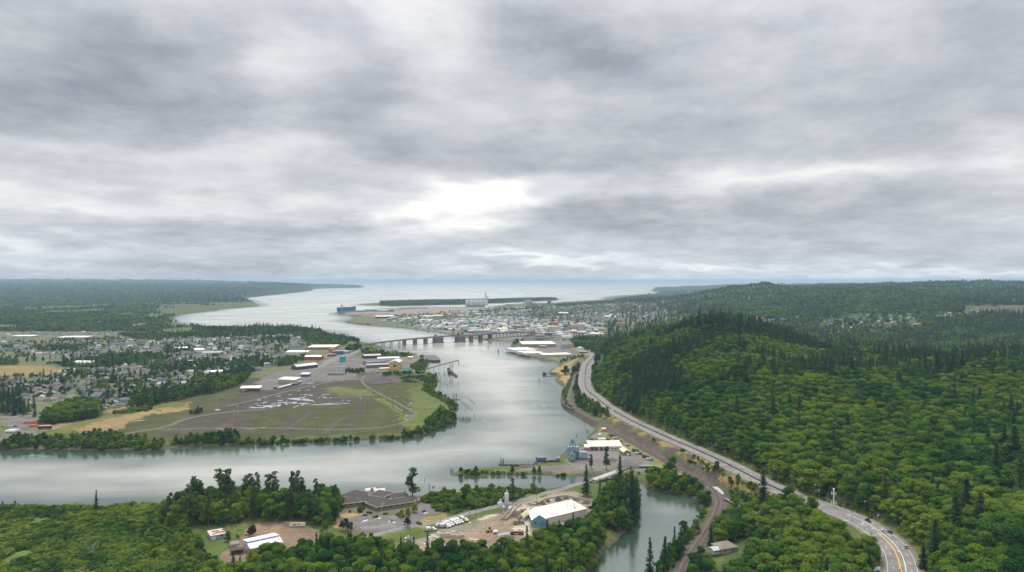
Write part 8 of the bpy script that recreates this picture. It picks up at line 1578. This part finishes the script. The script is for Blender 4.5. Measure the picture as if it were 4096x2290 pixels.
# point with the blue plant
forest([(1815,1898),(1850,1882),(2000,1886),(2150,1884),(2200,1893),(2340,1898),(2420,1898),(2420,1905),(2200,1902),(2000,1900),(1860,1904)], 5.5, {'bush': 3, 'round': 1.4}, {'bush': (2.5, 5), 'round': (6, 11)}, ('bushy tree on the narrow river point', 'trees on the river point'), 0.3)
forest([(2200,1894),(2340,1896),(2400,1898),(2560,1886),(2580,1896),(2470,1916),(2340,1906),(2200,1904)], 6.5, {'round': 4, 'fir': 1, 'bush': 3}, {'round': (7, 12), 'fir': (11, 17), 'bush': (2, 4)}, ('tree on the slough bank in front of the plant yard', 'slough bank trees'), 0.3, rl=6)
# shrubs between the civic building and the slough
forest([(1690,2000),(1720,1985),(1800,1980),(1900,1968),(2000,1962),(2100,1962),(2200,1960),(2290,1948),(2300,1950),(2200,1972),(2100,1992),(2000,2016),(1900,2038),(1800,2060),(1755,2050)], 4.8, {'bush': 5, 'round': 1}, {'bush': (3, 6.5), 'round': (6, 10)}, ('dense green bush between the road and the slough', 'thicket by the slough'), 0.5, wf=(1, 1.5))
# tall trees left of the civic building
forest([(640,2080),(700,2040),(800,2020),(900,2010),(1000,2005),(1100,2008),(1220,2010),(1340,2000),(1350,2040),(1330,2110),(1180,2085),(1100,2090),(1000,2075),(900,2105),(800,2115),(680,2110)], 7.0, {'round': 6, 'tall': 1}, {'round': (12, 20), 'tall': (20, 28)}, ('tall leafy tree in the grove left of the grey hip-roofed building', 'grove left of the civic building'), 1.0)
forest([(700,2060),(790,2025),(960,2012),(960,2030),(860,2060),(740,2095)], 15, {'tall': 1}, {'tall': (22, 32)}, ('towering cottonwood in the grove by the near river bank', 'cottonwoods by the bank'), 1.0, wf=(1.1, 1.5))
forest([(1200,1998),(1380,1992),(1350,2004),(1200,2012)], 5, {'bush': 1}, {'bush': (3, 6)}, ('bush on the river bank left of the grey hip-roofed building', 'bank bushes left of the civic building'), .5)
# left bank of the river, round the log yard
forest([(-200,1800),(0,1775),(100,1752),(260,1768),(330,1745),(480,1735),(500,1760),(660,1775),(640,1796),(500,1795),(300,1797),(0,1794)], 5.2, {'bush': 3, 'round': 1.4}, {'bush': (3.5, 7), 'round': (6, 12)}, ('bushy willow on the far bank below the log yard field', 'far bank willows'), 1.0)
forest([(690,1772),(950,1740),(960,1765),(930,1774),(820,1780),(690,1784)], 5.4, {'round': 3, 'bush': 1}, {'round': (7, 13), 'bush': (4, 7)}, ('leafy tree on the far bank below the log yard field', 'far bank trees'), 1.0)
forest([(960,1766),(1200,1760),(1400,1752),(1600,1742),(1690,1722),(1740,1700),(1800,1680),(1830,1680),(1750,1714),(1670,1740),(1590,1752),(1370,1763),(1170,1769),(1000,1779)], 4.6, {'bush': 5, 'round': 1.5}, {'bush': (4, 7), 'round': (6, 11)}, ('bushy willow on the far bank below the log yard field', 'far bank willows'), .5)
forest([(1730,1665),(1760,1640),(1800,1650),(1830,1675),(1790,1690),(1740,1705),(1690,1715)], 5, {'bush': 2, 'round': 1.5}, {'bush': (3, 6), 'round': (6, 10)}, ('bush on the blunt point of the log yard shore', 'bushes on the yard point'), .5)
forest([(1700,1530),(1735,1510),(1752,1520),(1738,1550),(1728,1562),(1750,1575),(1790,1595),(1825,1615),(1830,1635),(1800,1640),(1780,1610),(1730,1585),(1690,1560)], 6, {'bush': 3, 'round': 1}, {'bush': (3, 6), 'round': (5, 9)}, ('bush on the shore above the log yard point', 'shore bushes by the loader'), .5)
forest([(1600,1500),(1690,1492),(1745,1500),(1745,1520),(1690,1535),(1610,1530)], 7, {'bush': 3, 'round': 1}, {'bush': (3, 5), 'round': (5, 8)}, ('bush on the shore above the log yard point', 'shore bushes by the loader'), .5, thin=.4)
forest([(1640,1470),(1690,1440),(1712,1445),(1700,1475),(1670,1492)], 6, {'bush': 2, 'round': 1}, {'bush': (3, 5), 'round': (6, 10)}, ('bush on the wooded bank beside the conveyor loader', 'bank bushes by the loader'), .5)
forest([(1530,1500),(1640,1490),(1640,1498),(1530,1506)], 7, {'round': 1}, {'round': (6, 10)}, ('tree in the row below the yellow shed', 'trees below the yellow shed'))
forest([(1380,1485),(1455,1483),(1455,1494),(1385,1496)], 7, {'round': 1}, {'round': (6, 10)}, ('tree in the row below the yellow shed', 'trees below the yellow shed'))
# hedgerow woods between town and log yard
forest([(175,1705),(170,1680),(240,1640),(330,1620),(400,1640),(400,1672),(300,1690)], 8, {'round': 1}, {'round': (13, 19)}, ('leafy tree in the dark grove beside the orange log piles', 'grove by the log piles'), wf=(1, 1.3))
forest([(520,1640),(530,1600),(620,1575),(760,1565),(860,1530),(960,1480),(1010,1490),(980,1530),(880,1570),(760,1590),(640,1620)], 9, {'round': 6, 'tall': 1}, {'round': (10, 17), 'tall': (16, 22)}, ('leafy tree in the long hedgerow wood above the log yard', 'hedgerow wood above the log yard'), wf=(1, 1.3))
forest([(450,1650),(520,1640),(610,1632),(600,1645),(460,1660)], 5, {'bush': 1}, {'bush': (2.5, 5)}, ('bush in the hedge at the foot of the houses', 'hedge below the houses'))
forest([(750,1655),(800,1640),(815,1645),(790,1660)], 5, {'bush': 1, 'round': 1}, {'bush': (3, 5), 'round': (5, 8)}, ('bush clump beside the yard track', 'clump by the yard track'))
# town groves
TG = ('leafy tree in a grove among the town houses', 'town groves')
for pl, m_ in (([(230,1462),(430,1430),(640,1425),(690,1440),(560,1460),(400,1475),(260,1480)], {'round': 6, 'fir': 1}), ([(150,1395),(340,1385),(345,1405),(160,1412)], {'round': 1}), ([(470,1342),(900,1335),(1040,1345),(900,1352),(560,1360)], {'round': 4, 'fir': 1}),
               ([(750,1330),(1180,1322),(1200,1342),(900,1345)], {'round': 4, 'fir': 1}), ([(1150,1335),(1300,1340),(1400,1370),(1380,1385),(1240,1380)], {'round': 4, 'fir': .5}), ([(1370,1400),(1440,1385),(1445,1400),(1390,1412)], {'round': 1}),
               ([(260,1510),(330,1490),(370,1500),(340,1520)], {'round': 1}), ([(900,1468),(1000,1452),(1080,1440),(1080,1462),(960,1475)], {'round': 4, 'fir': 1}), ([(1100,1458),(1180,1430),(1190,1455),(1120,1470)], {'round': 1}), ([(580,1475),(800,1460),(870,1480),(780,1495),(620,1490)], {'round': 3, 'fir': 1}),
               ([(0,1460),(70,1450),(80,1468),(0,1478)], {'round': 1}), ([(640,1400),(760,1390),(800,1410),(660,1420)], {'round': 2, 'fir': 1}), ([(0,1600),(60,1590),(120,1650),(150,1670),(0,1660)], {'fir': 2, 'round': 1}), ([(1050,1355),(1160,1360),(1150,1380),(1050,1372)], {'round': 3, 'fir': 1})):
    forest(pl, 12, m_, {'round': (9, 16), 'fir': (16, 28)}, TG, wf=(1, 1.4))
forest([(1440,1398),(1500,1395),(1640,1418),(1650,1428),(1560,1432),(1460,1424)], 9, {'bush': 2, 'round': 1}, {'bush': (3, 5), 'round': (6, 10)}, ('tree on the marshy spit below the bridge', 'trees on the bridge spit'), thin=.4)
forest([(1440,1358),(1400,1350),(1320,1335),(1290,1332),(1240,1322),(1100,1316),(800,1313),(760,1318),(1100,1330),(1300,1350),(1440,1372)], 12, {'round': 3, 'fir': .6}, {'round': (9, 16), 'fir': (14, 22)}, ('tree along the far town shore above the pilings', 'far town shore trees'), wf=(1, 1.4))
forest([(2230,1450),(2300,1432),(2330,1425),(2335,1435),(2300,1445),(2240,1458)], 13, {'round': 1}, {'round': (6, 10)}, ('rounded tree in the waterfront park below the shopping centre', 'park trees'))
# downtown trees
DT = ('small tree among the downtown blocks across the river', 'downtown trees')
for pl, sp_, th in (([(1700,1325),(2400,1345),(2400,1250),(2000,1232),(1500,1270)], 44, .5), ([(2120,1270),(2900,1240),(2880,1190),(2420,1205),(2100,1225)], 30, .45), ([(2000,1262),(2300,1262),(2420,1300),(2400,1340),(2250,1330)], 34, .5), ([(2360,1300),(2470,1290),(2480,1310),(2380,1318)], 24, .3), ([(2220,1362),(2400,1350),(2400,1385),(2300,1375)], 26, .35),
                    ([(1960,1238),(2160,1230),(2180,1246),(1900,1250)], 26, .3), ([(2300,1232),(2420,1226),(2420,1236),(2300,1240)], 30, .2), ([(1560,1312),(1860,1340),(1840,1348),(1560,1318)], 28, .5)):
    forest(pl, sp_, {'round': 5, 'fir': 1}, {'round': (7, 13), 'fir': (12, 20)}, DT, thin=th, wf=(1.1, 1.6))
GT = ('garden tree between the houses of the left-bank town', 'garden trees')
forest([(-350,1650),(0,1625),(300,1570),(420,1640),(560,1585),(900,1515),(1060,1480),(1240,1440),(600,1440),(0,1515),(-350,1540)], 12, {'round': 5, 'fir': .8}, {'round': (6, 12), 'fir': (13, 22)}, GT, wf=(1, 1.5), thin=.47)
forest([(-350,1520),(0,1515),(600,1440),(1240,1440),(1240,1380),(1000,1345),(600,1345),(0,1370),(-350,1390)], 16, {'round': 5, 'fir': .8}, {'round': (6, 11), 'fir': (12, 20)}, GT, wf=(1, 1.4), thin=.54)

# ---- trees that stand out one by one
one(1650,1990,122,'tall','tall lone lobed tree standing by the river behind the grey-roofed building',wf=1.55)
one(385,2046,88,'fir','lone dark spruce at the river edge of the marsh',wf=1.05)
one(2052,2004,92,'fir','dark spruce in front of the slough beside the thicket',wf=1.1)
one(2108,2275,178,'fir','ragged spruce in front of the blue-walled workshop',wf=.8)
one(2530,2085,205,'fir','tall dark fir leaning over the pond',wf=1.0)
one(2545,2050,150,'fir','second dark fir overhanging the pond just behind the tall one',wf=.95)
one(2345,1985,130,'fir','large dark fir at the corner of the slough road',wf=1.25)
one(2480,1945,130,'fir','dark fir standing over the little road bridge',wf=1.2)
one(2600,2345,200,'fir','pale ragged spruce at the near end of the pond',wf=.95)
one(2660,2300,160,'fir','dark spruce right of the ragged one by the railway',wf=1.1)
one(2698,2215,110,'fir','short dark fir on the bank between pond and rails',wf=1.0)
one(2735,2160,85,'round','round green tree on the pond bank by the rails',wf=.9)
one(3052,2060,185,'fir','tall dark cypress-like conifer against the highway',wf=1.25)
one(3195,1745,110,'fir','lone dark pointed fir amid bright alders on the hill',wf=1.15)
one(2425,1880,95,'tall','slender tree in front of the cream plant building',wf=1.2)
one(2365,1875,60,'tall','small tree left of the slender one at the blue plant',wf=1.1)
one(1090,2000,112,'tall','dark lobed cottonwood standing above the grove at the river',wf=1.7)
one(1168,1992,108,'tall','left of the twin poplars by the river',wf=1.0)
one(1188,1994,112,'tall','right of the twin poplars by the river',wf=1.05)
one(1003,2010,120,'tall','slender ivy-covered tree at the river above the grove',wf=1.2)
one(905,2050,170,'tall','tallest cottonwood of the grove by the river',wf=1.5)
one(1308,2148,130,'round','young bushy tree at the corner of the bare dirt lot',wf=.7)
one(388,1520,95,'fir','very tall dark spruce in the middle of the left town',wf=.9)
one(480,1600,95,'fir','tall dark fir among the houses near the hedge',wf=1.0)
one(455,1540,42,'round','round dark tree on the open lot in the left town',wf=1.1)
one(80,1655,65,'fir','dark fir beside the house at the log yard corner',wf=1.2)
one(135,1640,68,'fir','right dark fir beside the house at the log yard corner',wf=1.1)
one(2262,1500,36,'round','dark purple-leaved tree in the waterfront park',wf=1.0)
one(2068,1382,30,'round','dark tree clump at the river mouth beside the white shop roofs',wf=1.2)
one(2056,1386,24,'round','smaller dark tree at the river mouth beside the white shop roofs',wf=1.2)
one(2615,1765,16,'round','single round bush on the bank below the highway',wf=1.4)
one(2690,1880,60,'round','dark round tree beside the grassy verge below the highway',wf=1.1)
one(1090,1778,30,'fir','single dark little spruce on the far bank',wf=1.3)

def oneD(u, D, h, wf, label):
    q = PD(u, D, 0); q.z = float(gz(q.x, q.y)[0]) - .3; LONE.append((q, h, wf, 'fir', label, 'tree', None, None))
for a_ in ((3828,428,30,1.9,'left of the pair of huge dark spruces right of the road bend'),(3872,446,34,1.8,'right and taller of the pair of huge dark spruces right of the road bend'),(3926,425,29,1.8,'huge ragged spruce right of the dark pair by the bend'),(3700,415,15,1.7,'short broad fir beside the dirt turnout'),(3990,515,30,1.7,'tall dark fir high on the right slope under the wires'),(4062,540,34,1.8,'tallest dark fir at the right edge under the wires'),(4088,480,27,1.8,'dark fir at the very right edge of the slope'),(4020,575,28,1.7,'dark fir behind the tallest one at the right edge'),(3735,505,20,1.5,'broad dark conifer above the turnout'),(3700,980,33,1.3,'first tall fir of the dark knot on the right ridge'),(3745,965,36,1.3,'second tall fir of the dark knot on the right ridge'),(3790,970,33,1.4,'third tall fir of the dark knot on the right ridge'),(3850,955,35,1.3,'fourth tall fir of the dark knot on the right ridge'),(3905,960,31,1.4,'last tall fir of the dark knot on the right ridge'),(3640,1000,30,1.3,'fir standing left of the dark knot on the right ridge')): oneD(*a_)
# ------------------------------------------------------------------ raise the trees: the largest in the picture one by one, the rest as masses
def fliped(k_): return 300
SRC = bpy.data.collections.new('tree_sources')
def sources(kind):
    c = bpy.data.collections.new(kind + '_sources')
    for i, (cm, tm, jm) in enumerate(VAR[kind]):
        o = bpy.data.objects.new('%s_source_%02d' % (kind, i), jm); c.objects.link(o)
    return c
def mass(name, rows, kind):
    r = np.array([t[:7] for t in rows], float); me = bpy.data.meshes.new(name); me.vertices.add(len(r)); me.vertices.foreach_set('co', np.ascontiguousarray(r[:, :3], np.float32).ravel())
    h0 = KINDS[kind]; sc = np.stack([r[:, 3] / h0 * r[:, 4], r[:, 3] / h0 * r[:, 4], r[:, 3] / h0], 1)
    a = me.attributes.new('scl', 'FLOAT_VECTOR', 'POINT'); a.data.foreach_set('vector', np.ascontiguousarray(sc, np.float32).ravel())
    a = me.attributes.new('turn', 'FLOAT_VECTOR', 'POINT'); a.data.foreach_set('vector', np.ascontiguousarray(np.stack([r[:, 5] * 0, r[:, 5] * 0, r[:, 5]], 1), np.float32).ravel())
    a = me.attributes.new('vi', 'INT', 'POINT'); a.data.foreach_set('value', r[:, 6].astype(np.int32))
    me.update(); o = link(name, me); o['kind'] = 'stuff'
    ng = bpy.data.node_groups.new(name + '_nodes', 'GeometryNodeTree')
    ng.interface.new_socket('Geometry', in_out='INPUT', socket_type='NodeSocketGeometry'); ng.interface.new_socket('Geometry', in_out='OUTPUT', socket_type='NodeSocketGeometry')
    n = ng.nodes; l = ng.links; gi = n.new('NodeGroupInput'); go = n.new('NodeGroupOutput'); ip = n.new('GeometryNodeInstanceOnPoints'); ci = n.new('GeometryNodeCollectionInfo')
    ci.inputs['Collection'].default_value = sources(kind); ci.inputs['Separate Children'].default_value = True; ci.inputs['Reset Children'].default_value = True
    ip.inputs['Pick Instance'].default_value = True
    def attr(nm, t):
        q = n.new('GeometryNodeInputNamedAttribute'); q.data_type = t; q.inputs[0].default_value = nm; return q.outputs['Attribute']
    l.new(gi.outputs[0], ip.inputs['Points']); l.new(ci.outputs[0], ip.inputs['Instance']); l.new(attr('vi', 'INT'), ip.inputs['Instance Index']); l.new(attr('turn', 'FLOAT_VECTOR'), ip.inputs['Rotation']); l.new(attr('scl', 'FLOAT_VECTOR'), ip.inputs['Scale'])
    l.new(ip.outputs[0], go.inputs[0]); md = o.modifiers.new('instances', 'NODES'); md.node_group = ng
    return o
def plant(kind, loc, h, wf, rot, vi, label, cat, group=None, name=None):
    cm, tm, jm = VAR[kind][vi]; s = h / KINDS[kind]
    r = root(name or NAMES_[kind], loc, rot, label, cat, group); r.scale = (s * wf, s * wf, s)
    link('crown', cm, r); link('trunk', tm, r); return r
for i, (g, h, wf, kind, label, cat, group, name) in enumerate(LONE):
    plant(kind, g, h, wf, i * 1.7, i % len(VAR[kind]), label, cat, group, name)
CATS = {'round': 'tree', 'tall': 'tree', 'fir': 'tree', 'bush': 'shrub'}
NAMES_MASS = {'round': 'deciduous_forest', 'tall': 'cottonwood_forest', 'fir': 'conifer_forest', 'bush': 'scrub_foliage'}
ntree = {}
ORD = ['', 'second ', 'third ', 'fourth ', 'fifth ', 'sixth ', 'seventh ', 'eighth ', 'ninth ', 'tenth ', 'eleventh ', 'twelfth ', 'thirteenth ', 'fourteenth ', 'fifteenth ', 'sixteenth ', 'seventeenth ', 'eighteenth ', 'nineteenth ', 'twentieth ']
MARKS = [(n_, P(u, v, z)) for n_, u, v, z in (('silver car on the bend',3624,2192,27),('white and blue car pair',3540,2130,26.5),('black pickup on the road',3472,2086,26),('pale utility cabinet',3514,2070,26),('white telecom mast',3335,2030,22),('highway lamp left of the mast',3279,1999,22),('large green guide sign',3028,1868,17),('brown hip-roofed house',2885,2216,8),('hidden silver car',3062,2190,12),('tall cypress-like conifer',3052,2060,12),('level crossing',2885,1970,4),('single bush below the highway',2615,1765,6),('small road bridge',2430,1905,4),('ragged spruce by the pond',2600,2345,3),('tall fir over the pond',2530,2085,3),('turquoise workshop',2155,2105,3),('right end of the cream hall',2345,2060,3),('yellow wheel loader',1961,2128,3),('pale block wall',1780,2150,3),('flatbed pickup',1634,2155,3),('parking lot entrance',1640,2110,3),('front edge of the parking lot',1475,2130,3),('right end of the white barn',1130,2192,3),('left gable of the white barn',1000,2222,3),('rusty low shed',870,2155,3),('graffiti bus',1190,2107,3),('lone spruce by the marsh',385,2046,3),('tallest cottonwood',905,2050,3),('twin poplars',1178,1993,3),('lone tree by the river',1650,1990,3),('concrete silos',2014,2056,3),('red bark heap',2146,2018,3),('left marsh corner',60,2240,3),('dead snag in the marsh',372,2235,3),('left utility pole in the thicket',561,2315,3),('right utility pole in the thicket',796,2300,3),('blue asphalt plant',2290,1836,3),('tip of the narrow point',1815,1900,3),('orange log stacks',110,1700,3),('white buses',49,1730,3),('fork of the field track',640,1716,3),('blunt yard point',1830,1680,3),('conveyor loader',1720,1490,3),('open white-roofed shed',1000,1567,3),('red shed',1250,1441,3),('yellow playing field',130,1470,3),('bridge landing',1450,1387,3),('bend of the far highway',2360,1570,9),('cliff above the far highway',2420,1480,30),('near left corner of the road',3500,2270,26),('bottom right corner',4050,2290,39),('far small spruce on the bank',1090,1778,3))]
MARKS += [(n_, PD(u, D, 40)) for n_, u, D in (('lone pointed fir amid alders',3195,800),('wires on the right slope',3900,560),('hill crest',2850,1400),('conifer knot on the right ridge',3750,1000),('right edge of the slope',4080,480),('middle of the alder bowl',3500,700),('right edge above the bend',3950,400),('dirt turnout',3690,400))]
for kind, rows in TREES.items():
    if not rows: continue
    a = np.array([t[:5] for t in rows]); u = CX + a[:, 0] / a[:, 1] * F; v = HZ + F * (CAMZ - a[:, 2] - a[:, 3] * .7) / a[:, 1]
    vis = (u > -10) & (u < 4106) & (v < 2270)
    key = np.where(vis, a[:, 3] * (1 if kind == 'bush' else 1) / a[:, 1], 0); order = np.argsort(-key)
    nmax = 300 - sum(1 for t in LONE if t[3] == kind)
    pick = set(order[:nmax].tolist()) if key[order[0]] > 0 else set()
    pick = {i for i in pick if key[i] > 0}
    ntree[kind] = (len(pick), len(rows))
    pk = sorted(pick); near_ = {}
    lx = np.array([(m[1].x, m[1].y) for m in MARKS])
    for i in pk:
        d_ = (lx[:, 0] - rows[i][0]) ** 2 + (lx[:, 1] - rows[i][1]) ** 2; j = int(np.argmin(d_)); near_.setdefault(j, []).append((d_[j], i))
    word = {'round': 'leafy tree', 'tall': 'tall cottonwood', 'fir': 'dark conifer', 'bush': 'leafy bush'}[kind]
    for j, L_ in near_.items():
        for rk_, (dd_, i) in enumerate(sorted(L_)):
            x, y, z, h, wf, ro, vi, zi = rows[i]; lab, grp = ZONES[zi]
            if rk_ < len(ORD): lab = '%s%s nearest to the %s' % (ORD[rk_], word, MARKS[j][0])
            else: lab = '%s farther than %d others from the %s' % (word, len(ORD), MARKS[j][0])
            plant(kind, (x, y, z), h, wf, ro, int(vi), lab, CATS[kind], grp + {'fir': ', conifers', 'bush': ', bushes', 'tall': ', cottonwoods', 'round': ''}[kind])
    rest = [rows[i] for i in range(len(rows)) if i not in pick]
    if rest: mass(NAMES_MASS[kind], rest, kind)
print('TREES', ntree)
